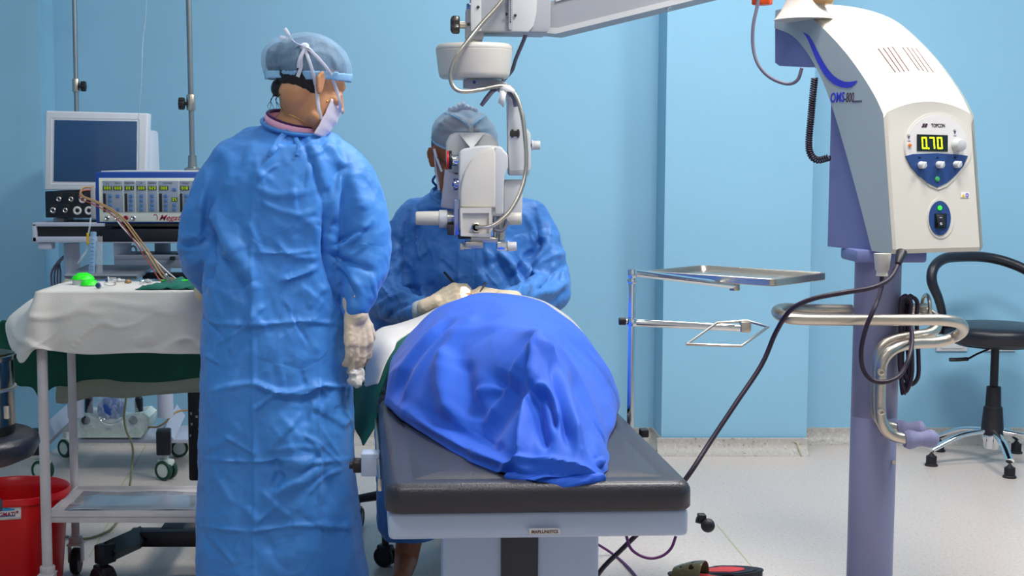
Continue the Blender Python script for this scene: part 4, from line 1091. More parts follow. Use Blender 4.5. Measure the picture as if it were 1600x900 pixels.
def loc_grid(M, ex, ey, z0, z1, a0, a1, na, nz, oy=0.0, pleat=0.0, chin=0.0):
    """patch wrapped round the face (face = -Y)"""
    rows = []
    for j in range(nz + 1):
        t = j / nz; z = z0 + (z1 - z0) * t; row = []
        kx = ex * (1 - .10 * t - .06 * t * t); ky = ey * (1 - chin * t * t) + pleat * math.sin(t * math.pi * 6) * math.sin(math.pi * min(1, t * 1.0))
        for i in range(na + 1):
            a = R(a0 + (a1 - a0) * i / na)
            fl = 1 - .0 * abs(math.sin(a))
            row.append(M @ Vector((kx * math.sin(a), oy - ky * math.cos(a) * fl, z + .010 * (abs(math.sin(a)) ** 2) * (1 - 2 * t))))
        rows.append(row)
    return MB().grid(rows)
# ---------------------------------------------------------------- nurse
NY = 3.63; NS = 606
def n3(px, py, dy=0.0): return at(px, py, NY + dy)
NU = thing('person', 'nurse standing with back turned, in long blue gown, tied cap and mask', 'person', (n3(440, 900).x, NY, 0))
hc = n3(489, 133, -.03)
HMn = Matrix.Translation(hc) @ Matrix.Rotation(R(118), 4, 'Z') @ Matrix.Rotation(R(22), 4, 'X')
q = head_mb(HMn, .90)
nb_ = n3(462, 205, .0)
q.cap(HMn @ Vector((0, .030, -.035)), .050, n3(470, 178, -.01), .050); q.cap(n3(470, 178, -.01), .050, nb_, .062)
q.cap(n3(405, 250), .050, n3(495, 250), .050)
q.ell(n3(445, 300), (.145, .095, .16)); q.ell(n3(440, 420), (.125, .09, .15)); q.ell(n3(438, 520), (.155, .105, .13))
def leg_n(s):
    x = n3(438 + s * 48, 560).x
    q.chain([(x, NY, .80), (x, NY - .01, .46), (x, NY + .01, .10)], [.082, .058, .038]); q.chain([(x, NY + .01, .06), (x, NY + .12, .045), (x, NY + .17, .035)], [.04, .034, .026])
leg_n(-1); leg_n(1)
armR = [n3(532, 275), n3(566, 385, -.03), n3(556, 478, -.08)]
armL = [n3(352, 275), n3(314, 385, .02), n3(330, 452, .22)]
q.chain(armR, [.040, .032, .026]); q.chain(armL, [.040, .030, .026])
WX = Vector((.08, -.02, -1)).normalized(); WZ = Vector((.55, -.8, 0)); WZ = (WZ - WX * WZ.dot(WX)).normalized(); WYv = WZ.cross(WX)
HR_ = mat_from(n3(557, 492, -.085), WX, WYv, WZ)
hand_mb(q, HR_, [(18, 28, 18), (14, 24, 16), (12, 22, 16), (12, 22, 16)], 0, sc=.90)
LX = Vector((.5, .85, -.1)).normalized(); LZ = Vector((0, 0, 1)); LZ = (LZ - LX * LZ.dot(LX)).normalized()
HL_ = mat_from(n3(334, 456, .25), LX, -(LZ.cross(LX)), LZ)
hand_mb(q, HL_, [(20, 30, 20)] * 4, 0, sc=.9)
body_n = blob(q, .0040, 3)
obj('body', body_n, 'skin_nurse', NU, ang=80, label='light brown skin of neck, ear and face')
gl = MB(); hand_mb(gl, HR_, [(18, 28, 18), (14, 24, 16), (12, 22, 16), (12, 22, 16)], .0022, sc=.93); gl.cap(n3(555, 470, -.08), .034, n3(557, 492, -.085), .030)
g_ = blob(gl, .003, 3); wrinkle(g_, .0016, 38, 2); obj('glove', g_, 'glove_latex', NU, ang=80, label='cream latex glove on the hanging hand')
gl = MB(); hand_mb(gl, HL_, [(20, 30, 20)] * 4, .0022, sc=.93); obj('glove', blob(gl, .0035, 3), 'glove_latex', NU, ang=80)
for s in (-1, 1):
    x = n3(438 + s * 48, 560).x; obj('shoe', blob(MB().chain([(x, NY + .0, .045), (x, NY + .12, .04), (x, NY + .19, .034)], [.046, .042, .033]), .006, 3), 'black_rubber', NU, ang=80)
# gown
rg_ = []
tor = [(196, 462, 34, .060, 0), (203, 461, 52, .072, 0), (212, 456, 74, .088, 0), (226, 447, 95, .10, 0), (250, 443, 106, .112, 0), (290, 440, 112, .122, 0), (340, 436, 112, .125, .0), (400, 430, 110, .125, 0), (460, 430, 112, .13, 0), (520, 430, 117, .14, 0), (600, 431, 120, .15, 0), (700, 433, 122, .16, 0), (800, 436, 129, .17, 0), (880, 441, 135, .18, 0), (935, 443, 139, .185, 0)]
for py, cx_, hw_, hy, dy in tor:
    c = n3(cx_, py); rg_.append(sring(c.x, NY + dy, c.z, hw_ / NS, hy, 64, 2.25))
for r_ in rg_[:3]:
    for p in r_: p.z += -.10 * (p.x - n3(461, 200).x) + .02 * (p.y - NY) / .07
g = MB().loft(rg_)
g.chain([n3(520, 258), n3(548, 285, -.01), n3(566, 335, -.02), n3(574, 390, -.03), n3(570, 425, -.05), n3(560, 462, -.075)], [.070, .068, .068, .064, .056, .042], None, 28)
g.cap(n3(560, 462, -.075), .044, n3(556, 478, -.082), .036)
g.cap(n3(560, 400, -.03), .062, n3(566, 430, -.05), .055)
g.chain([n3(368, 262), n3(345, 290), n3(320, 340, .0), n3(310, 385, .02), n3(318, 420, .10), n3(338, 450, .20)], [.072, .068, .062, .056, .052, .042], None, 28)
gw = blob(g, .0050, 7, .6)
fn = [
 ([(463, 200), (480, 235), (497, 285), (506, 340), (507, 400), (512, 440)], 5, -.007), ([(470, 200), (488, 235), (505, 285), (514, 340)], 9, .006),
 ([(393, 330), (394, 430), (396, 600), (397, 760), (396, 899)], 3.2, .0035, .6), ([(498, 560), (499, 700), (498, 880)], 3, .003, .6),
 ([(448, 205), (425, 245), (405, 280), (394, 325)], 4, .004), 
 ([(393, 394), (440, 396), (495, 392)], 3.2, .0035, .6), ([(316, 505), (400, 508), (470, 503), (538, 507)], 4, .004, .6), ([(330, 612), (390, 600), (440, 614), (500, 604), (548, 606)], 4, .005, .6), ([(312, 716), (390, 722), (440, 718), (496, 722), (548, 716)], 4, .004, .6), ([(310, 822), (392, 830), (470, 820), (560, 826)], 4, .004, .6),
 ([(330, 320), (350, 370), (372, 400), (395, 440)], 13, .010, .7), ([(322, 345), (345, 400), (368, 440), (392, 470)], 10, -.009), ([(395, 440), (402, 480), (396, 510)], 10, .007),
 ([(326, 300), (322, 350), (326, 385), (330, 420), (320, 455)], 5, -.012), ([(330, 260), (318, 300), (312, 335)], 6, .006),
 ([(506, 350), (512, 400), (524, 450), (540, 490)], 5, -.012), ([(532, 270), (523, 310), (514, 350)], 6, .008, .6), ([(508, 290), (512, 330), (506, 350)], 5, -.007),
 ([(545, 265), (558, 300), (570, 330)], 10, .006), ([(514, 392), (545, 382), (580, 345)], 5, .007, .6), ([(514, 396), (545, 410), (585, 425)], 5, -.008), ([(516, 400), (540, 425), (562, 455)], 5, .008, .6), ([(520, 385), (550, 365), (575, 360)], 4, -.005), ([(530, 410), (548, 440), (556, 470)], 5, -.006),
 ([(395, 290), (430, 305), (490, 298)], 5, .003), ([(398, 310), (440, 330), (480, 335), (500, 315)], 4, .003), ([(440, 440), (470, 430), (495, 418)], 5, .006, .6), ([(430, 375), (455, 400), (500, 402)], 5, .004),
 ([(396, 596), (412, 605), (428, 613), (412, 625), (396, 640)], 4, .006, .6), ([(428, 613), (470, 617), (500, 605)], 3.5, .006, .5), ([(500, 604), (490, 600), (506, 598)], 5, .004), ([(428, 620), (470, 626), (500, 618)], 5, -.004),
 ([(470, 678), (490, 690), (500, 715)], 3.5, .004), ([(420, 705), (460, 698), (495, 700)], 3.5, .003), ([(440, 726), (470, 724), (498, 718)], 5, .004), ([(500, 720), (480, 745), (445, 760), (420, 775)], 10, .008, .7), ([(440, 740), (425, 765)], 6, -.006), ([(500, 735), (515, 765), (505, 800)], 10, -.007),
 ([(396, 820), (420, 800), (440, 780)], 5, .003), ([(385, 790), (395, 815)], 6, .004), ([(498, 820), (525, 822), (560, 815)], 3, .004),
 ([(350, 230), (360, 260), (355, 300)], 10, .006), ([(400, 215), (385, 250), (372, 290)], 8, .004), ([(380, 210), (350, 225), (330, 250)], 7, .004), ([(500, 215), (520, 235), (535, 262)], 6, .005), ([(280, 380), (300, 384), (322, 378)], 4, -.006), ([(284, 370), (302, 372), (320, 360)], 5, .005), ([(290, 420), (305, 410), (322, 400)], 6, .004),
 ([(548, 500), (552, 600), (556, 700)], 7, -.005), ([(340, 560), (350, 700), (345, 850)], 22, .006), ([(450, 640), (470, 800), (475, 899)], 26, .007), ([(530, 640), (540, 800), (545, 899)], 12, .006)]
fold(gw, [(f[0], f[1] * 1.15, f[2] * 1.55) + tuple(f[3:]) for f in fn])
creases(gw, (290, 210, 600, 890), 95, 5, .0052); wrinkle(gw, .0075, 4.2, 1, True, (1, 1, .7)); wrinkle(gw, .0035, 11, 6, True, (1, 1, .8)); wrinkle(gw, .0012, 30, 9)
gown = obj('gown', gw, 'gown_blue', NU, ang=80, label='long crinkled light blue disposable gown')
TG = bvh(gw)
def ribbon(par, pts, w, m, nm='tie', tree=None, k=.004, Y=3.5, th=.0009, lbl=None):
    P = [on(tree, p[0], p[1], k, Y) if tree is not None and len(p) == 2 else at(*p) for p in pts]
    return obj(nm, MB().tube(P, 1.0, 10, smooth=5, flat=(w / 2, th), up=(0, -1, .05)), m, par, ang=80, label=lbl)
ribbon(gown, [(466, 199), (450, 206), (438, 216), (428, 232), (420, 243)], .015, 'gown_blue', 'neck_tie', TG, .006, th=.0015)
ribbon(gown, [(466, 199), (462, 215), (468, 230), (464, 242)], .012, 'gown_blue', 'neck_tie', TG, .006, th=.0015)
obj('neck_label', MB().box(on(TG, 467, 205, .006), (.010, .002, .013), .0006), 'paper_white', gown, ang=60)
q = MB(); ring = []
for i in range(28):
    a = 2 * math.pi * i / 28; c = n3(462, 200); ring.append(Vector((c.x + .086 * math.cos(a), NY + .075 * math.sin(a), c.z - .013 * math.cos(a) + .006 + .022 * math.sin(a))))
obj('neckband', MB().tube(ring, .0055, 10, closed=True), 'gown_blue', gown, ang=80)
ring = []; ring2 = []
for i in range(28):
    a = 2 * math.pi * i / 28; c = n3(461, 193); 
    ring.append(Vector((c.x + .074 * math.cos(a), NY + .062 * math.sin(a), c.z - .016 * math.cos(a) + .018 * math.sin(a))))
    ring2.append(Vector((c.x + .070 * math.cos(a), NY + .060 * math.sin(a), c.z + .011 - .016 * math.cos(a) + .018 * math.sin(a))))
obj('shirt_collar', MB().tube(ring, 1.0, 12, closed=True, flat=(.004, .011), up=(0, 0, 1)), 'shirt_pink', NU, ang=80, label='pink shirt collar')
obj('collar_trim', MB().tube(ring2, .0045, 10, closed=True), 'collar_purple', NU, ang=80, label='dark purple collar trim')
# cap
q = MB()
q.ell((0, .018, .050), (.092, .113, .087), HMn @ Matrix.Scale(.92, 4), 40, 26)
bc = n3(440, 94, -.02); q.ell(bc, (.053, .052, .058)); q.cap(bc, .050, n3(462, 100, -.02), .052)
q.cap(n3(470, 108, -.03), .064, n3(500, 100, -.01), .068)
q.cap(n3(436, 118, -.03), .036, n3(470, 126, -.05), .048)
cpm = blob(q, .0038, 8)
fold(cpm, [([(476, 72), (470, 95), (466, 128)], 6, -.010), ([(478, 76), (500, 66), (530, 80)], 4, .004), ([(480, 80), (510, 84), (530, 108)], 4, .003), ([(476, 76), (450, 84), (420, 80)], 4, .003), ([(474, 84), (445, 100), (415, 104)], 4, .003), ([(505, 68), (520, 90), (526, 118)], 4, .003)])
wrinkle(cpm, .0022, 17, 4)
plane_n = lambda V: V[:, 2] - (n3(0, 127).z + (V[:, 0] - hc.x) * -.03)
cp2 = cut(cpm, lambda V: plane_n(V) > 0)
cap_ = obj('surgical_cap', cp2, 'cap_blue', NU, ang=80, label='translucent blue bouffant cap over a hair bun', solid=.0008)
band = cut(cpm, lambda V: (plane_n(V) > -.001) & (plane_n(V) < .021)); V, N_ = normals(band); band.v = [tuple(p) for p in V + N_ * .0012]
obj('cap_band', band, 'cap_band', cap_, ang=80, solid=.0008)
# hair
q = MB(); q.ell((0, .018, .038), (.081, .103, .090), HMn @ Matrix.Scale(.93, 4), 36, 24); q.ell(bc, (.043, .042, .047)); q.cap(bc, .040, n3(470, 104, -.02), .045)
q.cap(n3(438, 138, -.03), .024, n3(470, 144, -.045), .031)
hr = blob(q, .004, 4); IM = HMn.inverted(); A_ = np.array(IM)[:3, :]
def keep_hair(V):
    L = V @ A_[:, :3].T + A_[:, 3]
    return (L[:, 1] > .000) | (L[:, 2] > .045)
hr = cut(hr, lambda V: keep_hair(V) & (V[:, 2] > n3(0, 158).z + np.array([.022 * noise.noise(Vector((p[0] * 60, 3, 1))) + .006 * math.sin(p[0] * 900) for p in V]))); wrinkle(hr, .003, 40, 2, True, (1, 1, .3)); V, N_ = normals(hr); hr.v = [tuple(p) for p in V - N_ * (.003 * np.clip((plane_n(V) + .004) / .012, 0, 1))[:, None]]
hair = obj('hair', hr, 'hair_black', NU, ang=80, label='dark hair gathered in a bun under the cap', solid=.002)
TH_ = bvh(body_n, hr)
for j in range(6):
    random.seed(j * 7 + 3); x0 = 424 + j * 2.1 + random.uniform(-2, 2); dx = random.uniform(-10, 8); yb = 160 + random.uniform(-4, 9) - (x0 - 424) * .06
    P = [on(TH_, x0, 146, .002, 3.56), on(TH_, x0 + dx * .4, 156, .004, 3.56), on(TH_, x0 + dx, yb - 6, .003, 3.56)]
    x0 = 428 + j * 2.5; P = [at(x0, 146, 3.56), at(x0 - 4 - j % 3 * 3, 156, 3.55), at(x0 - 10 + j * 2.2, 166 + j, 3.55), at(x0 - 4 - (j % 2) * 7, 174 + j * 2, 3.55)]
    obj('hair_strand', MB().tube(P, [.0018, .0012, .0003] if len(P) == 3 else [.0011, .0008, .0005, .0002], 6, smooth=5), 'hair_black', hair, ang=80)
obj('hair_tie', MB().tube([n3(455 + 0 * i, 72 + 6 * i, -.078) for i in range(5)], 1.0, 10, smooth=3, flat=(.010, .003), up=(0, -1, 0)), 'scrunchie_yellow', cap_, ang=80, label='yellow hair tie showing through cap')
# mask
MKn = HMn @ Matrix.Scale(.90, 4)
mk = loc_grid(MKn, .070, .110, -.034, -.128, -66, 66, 30, 18, oy=.004, pleat=.002, chin=.22)
mko = obj('face_mask', mk, 'mask_white', NU, ang=80, label='white pleated surgical mask', solid=.0012)
TC = bvh(cpm, body_n, mk)
ribbon(mko, [(532, 176), (531, 160), (525, 138), (514, 112), (500, 94), (486, 80), (478, 73)], .0085, 'tie_white', 'mask_tie', TC, .004, 3.5)
ribbon(mko, [(502, 186), (498, 170), (495, 145), (490, 118), (483, 95), (477, 78)], .0085, 'tie_white', 'mask_tie', TC, .004, 3.5)
ribbon(mko, [(478, 73), (471, 88), (470, 105), (465, 120)], .0095, 'tie_white', 'mask_tie', TC, .006, 3.5)
ribbon(mko, [(476, 76), (468, 92), (466, 106)], .008, 'tie_white', 'mask_tie', TC, .007, 3.5)
b_ = on(TC, 476, 73, .0, 3.52)
kn = MB().ell(b_, (.012, .009, .010)); kn.tube([b_, b_ + Vector((-.018, -.008, .006)), b_ + Vector((-.03, -.004, .016))], 1, 8, smooth=4, flat=(.006, .0015)); kn.tube([b_, b_ + Vector((.012, -.008, -.004)), b_ + Vector((.022, -.004, -.012))], 1, 8, smooth=4, flat=(.005, .0015))
obj('tie_knot', kn, 'tie_white', mko, ang=80)
q = MB(); b2 = n3(456, 66, -.04)
for dx, dz, w in ((-.018, .034, .005), (-.030, .012, .006), (-.006, .014, .005), (.010, .006, .005)): q.tube([b2, b2 + Vector((dx * .5, -.004, dz * .6)), b2 + Vector((dx, 0, dz))], 1, 8, smooth=4, flat=(w, .0012), up=(0, -1, 0))
obj('cap_knot', q, 'tie_white', cap_, ang=80)
e_ = on(TC, 511, 158, .0, 3.52); obj('earring', MB().ell(e_, (.0028,) * 3), 'gold', NU, label='small gold ear stud')
obj('necklace', MB().tube([on(TC, 437, 175, .001, 3.58), on(TC, 450, 178, .001, 3.57), on(TC, 462, 183, .001, 3.57), on(TC, 476, 191, .001, 3.57)], .0006, 6, smooth=4), 'gold', NU, ang=80)
# gauze held in the hand
q = MB()
for i in range(9):
    a = i * 1.3; q.ell(n3(556 + 6 * math.cos(a), 592 + 9 * math.sin(a * 1.7), -.075 + .01 * math.sin(a)), (.012, .008, .014))
b_ = blob(q, .0028, 2); wrinkle(b_, .005, 45, 3); o = obj('gauze', b_, 'cotton_white', ang=80, loc=n3(556, 592, -.075)); tag(o, 'crumpled white gauze hanging below the nurse gloved hand', 'gauze')
# ---------------------------------------------------------------- surgeon
SYc = 4.72
def s_(px, py, dy=0.0): return at(px, py, SYc + dy)
SU = thing('person', 'surgeon seated behind the microscope in blue gown, cap and white mask', 'person', (s_(735, 600).x, SYc, 0))
hc2 = s_(715, 247, -.14)
HMs = Matrix.Translation(hc2) @ Matrix.Rotation(R(24), 4, 'Z') @ Matrix.Rotation(R(20), 4, 'X')
q = head_mb(HMs, 1.05)
q.cap(HMs @ Vector((0, .035, -.05)), .056, s_(722, 312, -.02), .060); q.cap(s_(680, 350), .05, s_(795, 350), .05)
q.ell(s_(736, 400), (.14, .085, .16)); q.ell(s_(736, 500), (.135, .09, .16)); q.ell(s_(736, 575), (.15, .11, .10))
sr = [s_(658, 356, .03), s_(606, 468, -.07), s_(672, 482, -.40)]
sl_ = [s_(818, 356, .04), s_(862, 458, -.05), s_(800, 468, -.40)]
q.chain(sr, [.036, .030, .026]); q.chain(sl_, [.036, .028, .026])
kn1 = Vector((-.085, 4.25, .50)); an1 = Vector((-.078, 4.14, .11)); kn2 = Vector((.32, 4.25, .50)); an2 = Vector((.32, 4.25, .11))
for kn_, an_, x in ((kn1, an1, -.0), (kn2, an2, .24)):
    q.chain([(x, 4.74, .52), kn_, an_], [.080, .058, .040]); q.chain([an_, an_ + Vector((-.01, -.01, -.06)), an_ + Vector((-.02, -.13, -.078))], [.040, .036, .026])
HsX = Vector((1, -.25, .45)).normalized(); HsZ = Vector((-.22, -.85, .5)); HsZ = (HsZ - HsX * HsZ.dot(HsX)).normalized(); HsY = HsZ.cross(HsX)
H1 = mat_from(s_(683, 473, -.44), HsX, HsY, HsZ)
c1 = [(48, 40, 20), (56, 52, 26), (64, 58, 30), (68, 60, 30)]
HtX = Vector((-1, -.10, .10)).normalized(); HtZ = Vector((.2, -.55, .8)); HtZ = (HtZ - HtX * HtZ.dot(HtX)).normalized(); HtY = -HtZ.cross(HtX)
H2 = mat_from(s_(784, 466, -.44), HtX, HtY, HtZ)
c2_ = [(34, 34, 18), (44, 46, 22), (52, 50, 26), (56, 52, 26)]
hand_mb(q, H1, c1, 0, (.036, -.034), sc=.84); hand_mb(q, H2, c2_, 0, (.036, -.034), sc=.80)
body_s = blob(q, .0042, 4)
obj('body', body_s, 'skin_surgeon', SU, ang=80, label='brown skin of face, ear, neck and ankle')
for H_, c_, sc_, w_ in ((H1, c1, .87, s_(667, 483, -.38)), (H2, c2_, .84, s_(788, 469, -.42))):
    gl = MB(); hand_mb(gl, H_, c_, .0020, (.036, -.034), sc=sc_); gl.cap(w_, .030, H_ @ Vector((0, 0, 0)), .025)
    g_ = blob(gl, .0028, 3); wrinkle(g_, .0014, 42, 5); obj('glove', g_, 'glove_latex', SU, ang=80, label='cream latex glove')
obj('cuff', MB().lathe([(.030, -.03), (.033, -.02), (.038, .0), (.036, .02), (.034, .025), (.032, .0)], Matrix.Translation(s_(662, 486, -.37)) @ Vector((1, -.25, .1)).to_track_quat('Z', 'Y').to_matrix().to_4x4(), 28), 'cuff_grey', SU, ang=80)
# gown
rg_ = []
for py, cx_, hw_, hy, dy in [(298, 716, 34, .060, -.05), (303, 717, 46, .075, -.05), (311, 724, 66, .092, -.04), (323, 732, 88, .105, -.01), (345, 737, 102, .115, 0), (400, 739, 104, .125, -.01), (460, 739, 104, .13, -.02), (520, 739, 108, .14, -.02), (580, 739, 112, .16, -.02), (618, 739, 112, .17, -.02)]:
    c = s_(cx_, py); rg_.append(sring(c.x, SYc + dy, c.z, hw_ / 466, hy, 60, 2.3))
for i_, r_ in enumerate(rg_[:4]):
    for p in r_: p.z += (.45, .42, .3, .1)[i_] * (p.y - SYc + .04)
g = MB().loft(rg_)
g.chain([s_(652, 345), s_(630, 385, -.01), s_(612, 430, -.05), s_(606, 466, -.10), s_(630, 480, -.22), s_(656, 485, -.35)], [.080, .078, .078, .074, .056, .040], None, 26)
g.chain([s_(822, 345), s_(842, 380, -.01), s_(856, 425, -.05), s_(858, 456, -.10), s_(830, 466, -.22), s_(796, 469, -.39)], [.080, .074, .070, .070, .056, .040], None, 26)
g.cap(s_(606, 466, -.08), .072, s_(612, 512, -.05), .072)
g.chain([(-.0, 4.72, .54), kn1 + Vector((0, 0, .01)), Vector((-.078, 4.14, .17))], [.12, .10, .098], None, 26)
g.cap(Vector((-.078, 4.14, .17)), .098, Vector((-.080, 4.14, .215)), .098)
g.chain([(.22, 4.72, .54), kn2, Vector((.32, 4.25, .2))], [.12, .10, .09], None, 26)
gs = blob(g, .0050, 7, .6)
V = np.array(gs.v); V[:, 2] = np.maximum(V[:, 2], .118); gs.v = [tuple(p) for p in V]
fold(gs, [(f[0], f[1] * 1.15, f[2] * 1.55) + tuple(f[3:]) for f in [
 ([(638, 325), (632, 380), (636, 430), (640, 460)], 5, -.009), ([(646, 330), (650, 400), (646, 450)], 9, .007), ([(836, 330), (842, 380), (818, 410), (800, 440)], 5, -.010), ([(860, 350), (850, 390), (830, 420), (812, 452)], 7, .010, .6),
 ([(718, 380), (716, 420), (714, 458)], 3, .003, .5), ([(752, 385), (760, 430)], 4, -.003), ([(770, 400), (790, 430), (800, 455)], 6, -.009), ([(780, 395), (806, 425), (812, 455)], 5, .010, .5), ([(800, 400), (822, 440)], 4, -.008), ([(815, 400), (826, 430), (822, 458)], 5, .008),
 ([(590, 440), (615, 420), (640, 400)], 5, .006), ([(585, 470), (620, 450), (660, 455)], 5, -.009), ([(590, 480), (625, 462), (668, 466)], 5, .009, .6), ([(600, 498), (630, 478), (660, 472)], 4, -.006), ([(600, 420), (620, 450), (640, 462)], 4, .006),
 ([(878, 395), (850, 410), (832, 440)], 5, .009, .6), ([(884, 410), (860, 430), (840, 455)], 4, -.008), ([(885, 440), (865, 455), (835, 460)], 5, .008), ([(885, 452), (868, 470), (850, 478)], 4, -.006),
 ([(690, 300), (672, 330), (660, 360)], 7, .004), ([(655, 320), (680, 345), (700, 350)], 6, .003), ([(800, 310), (815, 330), (830, 350)], 6, .004), ([(680, 370), (690, 410), (680, 450)], 12, .006), ([(870, 360), (862, 400), (868, 430)], 6, .006),
 ([(590, 700), (592, 850)], 6, .005)]])
creases(gs, (590, 320, 890, 490), 60, 8, .0060, 3.0, 14, 50); wrinkle(gs, .0075, 5.0, 11, True, (1, 1, .8)); wrinkle(gs, .0035, 12, 16); wrinkle(gs, .0012, 30, 9)
gos = obj('gown', gs, 'gown_surgeon', SU, ang=80, label='crumpled blue surgical gown')
TS_ = bvh(gs)
ring = []
for i in range(28):
    a = 2 * math.pi * i / 28; c = s_(717, 301); ring.append(Vector((c.x + .092 * math.cos(a), SYc - .05 + .074 * math.sin(a), c.z + .002 + .034 * math.sin(a) - .004)))
obj('neckband', MB().tube(ring, .006, 10, closed=True), 'gown_surgeon', gos, ang=80)
obj('neck_tie', MB().tube([s_(684, 292, -.02), s_(676, 283, -.02), s_(682, 274, -.02), s_(688, 280, -.02)], 1, 8, smooth=4, flat=(.012, .004)), 'gown_dark', gos, ang=80)
# cap
q = MB(); SCs = HMs
q.ell((.022, .020, .066), (.106, .116, .092), SCs, 40, 26); q.cap(SCs @ Vector((-.03, .0, .10)), .052, SCs @ Vector((.03, .0, .10)), .052)
cpm = blob(q, .004, 6)
fold(cpm, [([(700, 176), (718, 186), (735, 198)], 3.5, .006), ([(735, 198), (752, 186), (768, 176)], 3.5, .006), ([(735, 198), (735, 220)], 3, -.005), ([(705, 172), (722, 178), (735, 184), (750, 178), (762, 172)], 5, -.006), ([(680, 200), (720, 206), (770, 200)], 3, .003), ([(684, 190), (700, 200), (715, 215)], 3, .003)])
wrinkle(cpm, .0025, 15, 8)
IMs = np.array(HMs.inverted())[:3, :]
def lc(V): return V @ IMs[:, :3].T + IMs[:, 3]
cps = obj('surgical_cap', cut(cpm, lambda V: lc(V)[:, 2] > .030 - .02 * (lc(V)[:, 1] > .05)), 'cap_pale', SU, ang=80, label='pale blue surgical cap with V seam', solid=.0008)
band = cut(cpm, lambda V: (lc(V)[:, 2] > .029) & (lc(V)[:, 2] < .052) & (lc(V)[:, 1] < .09)); V, N_ = normals(band); band.v = [tuple(p) for p in V + N_ * .0014]
obj('cap_band', band, 'cap_band', cps, ang=80, solid=.0008)
q = MB(); b2 = s_(722, 172, -.16)
for dx, dz in ((-.045, .002), (-.03, .010), (-.012, .022), (.004, .026), (.02, .016), (.035, .008), (.05, .0)): q.tube([b2 + Vector((dx * .4, 0, -.005)), b2 + Vector((dx * .8, -.006, dz * .6)), b2 + Vector((dx, 0, dz))], 1, 8, smooth=4, flat=(.006, .0012), up=(0, -1, 0))
obj('cap_tuft', q, 'tie_white', cps, ang=80)
q = MB(); q.ell((0, .020, .040), (.080, .101, .088), SCs, 36, 24)
hs_ = cut(blob(q, .005, 2), lambda V: (lc(V)[:, 1] > .012) | (lc(V)[:, 2] > .05)); obj('hair', cut(hs_, lambda V: lc(V)[:, 2] > -.03), 'hair_grey', SU, ang=80, solid=.0015)
mk = loc_grid(HMs, .082, .122, -.022, -.142, -58, 58, 30, 18, oy=.002, pleat=.0025, chin=.20)
mks = obj('face_mask', mk, 'mask_white', SU, ang=80, label='white pleated surgical mask', solid=.0012)
TC2 = bvh(cpm, body_s, mk)
for pts_ in ([(694, 176), (706, 180), (720, 188), (735, 199)], [(735, 199), (744, 191), (752, 185), (758, 181)], [(735, 199), (735, 208), (735, 216)]): ribbon(cps, pts_, .006, 'cap_band', 'cap_seam', TC2, .0025, 4.5, .0012)
for s in (-1, 1):
    for z0, z1, y1 in ((-.03, .036, .05), (-.10, .03, .06)):
        P = [HMs @ Vector((s * .092, -.008, .034)), HMs @ Vector((s * .083, -.030, (z0 + .03) * .5)), HMs @ Vector((s * .074, -.052, z0 * .9))]
        obj('mask_tie', MB().tube(P, 1.0, 8, smooth=4, flat=(.0015, .004), up=(0, 0, 1)), 'tie_white', mks, ang=80)
gl_ = None
for s in (-1, 1):
    c = HMs @ Vector((s * .033, -.100, .004)); Mx = HMs.to_3x3()
    pts = [c + Mx @ Vector((.026 * math.cos(a), .004 * abs(math.cos(a)), .019 * math.sin(a))) for a in [i * 2 * math.pi / 20 for i in range(20)]]
    if gl_ is None: gl_ = obj('glasses', MB().tube(pts, .0012, 6, closed=True), 'dark_metal', SU, ang=80, label='thin framed glasses')
    else: obj('rim', MB().tube(pts, .0012, 6, closed=True), 'dark_metal', gl_, ang=80)
    obj('temple', MB().tube([c + Mx @ Vector((s * .026, 0, .006)), HMs @ Vector((s * .080, -.05, .012)), HMs @ Vector((s * .088, .01, .012))], .0016, 6, smooth=3), 'dark_metal', gl_, ang=80)
    obj('eye', MB().ell(HMs @ Vector((s * .031, -.0755, .000)), (.0115,) * 3), 'white_paint', SU)
    obj('eyebrow', MB().tube([HMs @ Vector((s * .016, -.0835, .022)), HMs @ Vector((s * .034, -.083, .028)), HMs @ Vector((s * .050, -.072, .023))], 1, 8, smooth=4, flat=(.003, .004)), 'hair_grey', SU, ang=80)
# instruments in the hands
t = thing('surgical_probe', 'black pen shaped instrument held in surgeon hand above the sheet', 'instrument', s_(712, 452, -.44))
a = s_(694, 425, -.40); b = s_(727, 463, -.47); obj('handle', MB().cyl(a, a.lerp(b, .72), .0038, .0042, 14, bev=.0006), 'black_plastic', t); obj('tip', MB().cyl(a.lerp(b, .72), b, .0028, .0007, 10), 'steel', t)
t = thing('surgical_probe', 'metal instrument tip standing out of the surgeon right-hand glove in the picture', 'instrument', s_(758, 447, -.44))
t['label'] = 'short metal instrument held in the glove nearest the tray stand'
a = s_(759, 442, -.43); b = s_(750, 456, -.45); obj('handle', MB().cyl(a, b, .0040, .002, 12), 'dark_metal', t)
# stool of the surgeon
sc0 = Vector((.06, 4.66, 0)); t = thing('surgeon_stool', 'black wheeled stool under the seated surgeon behind the bed', 'stool', sc0)
zse = .46
obj('seat', MB().lathe([(0, zse - .06), (.17, zse - .06), (.185, zse - .04), (.18, zse - .01), (.16, zse), (0, zse)], Matrix.Translation(sc0), 40), 'leather_black', t, ang=60)
obj('stem', MB().cyl(sc0 + Vector((0, 0, .1)), sc0 + Vector((0, 0, zse - .05)), .025), 'black_plastic', t)
for j in range(5):
    a = R(-117 + 72 * j); L_ = .47 if j == 0 else (.40 if j == 1 else .33); e = sc0 + Vector((L_ * math.cos(a), L_ * math.sin(a), .095))
    lg = obj('leg', MB().tube([sc0 + Vector((0, 0, .15)), sc0.lerp(e, .5) + Vector((0, 0, .08)), e], [.024, .02, .014], 10, smooth=3), 'black_plastic', t)
    twin_caster(t, e.x, e.y, .032, a, 'black_rubber', 'black_plastic', w=.014)
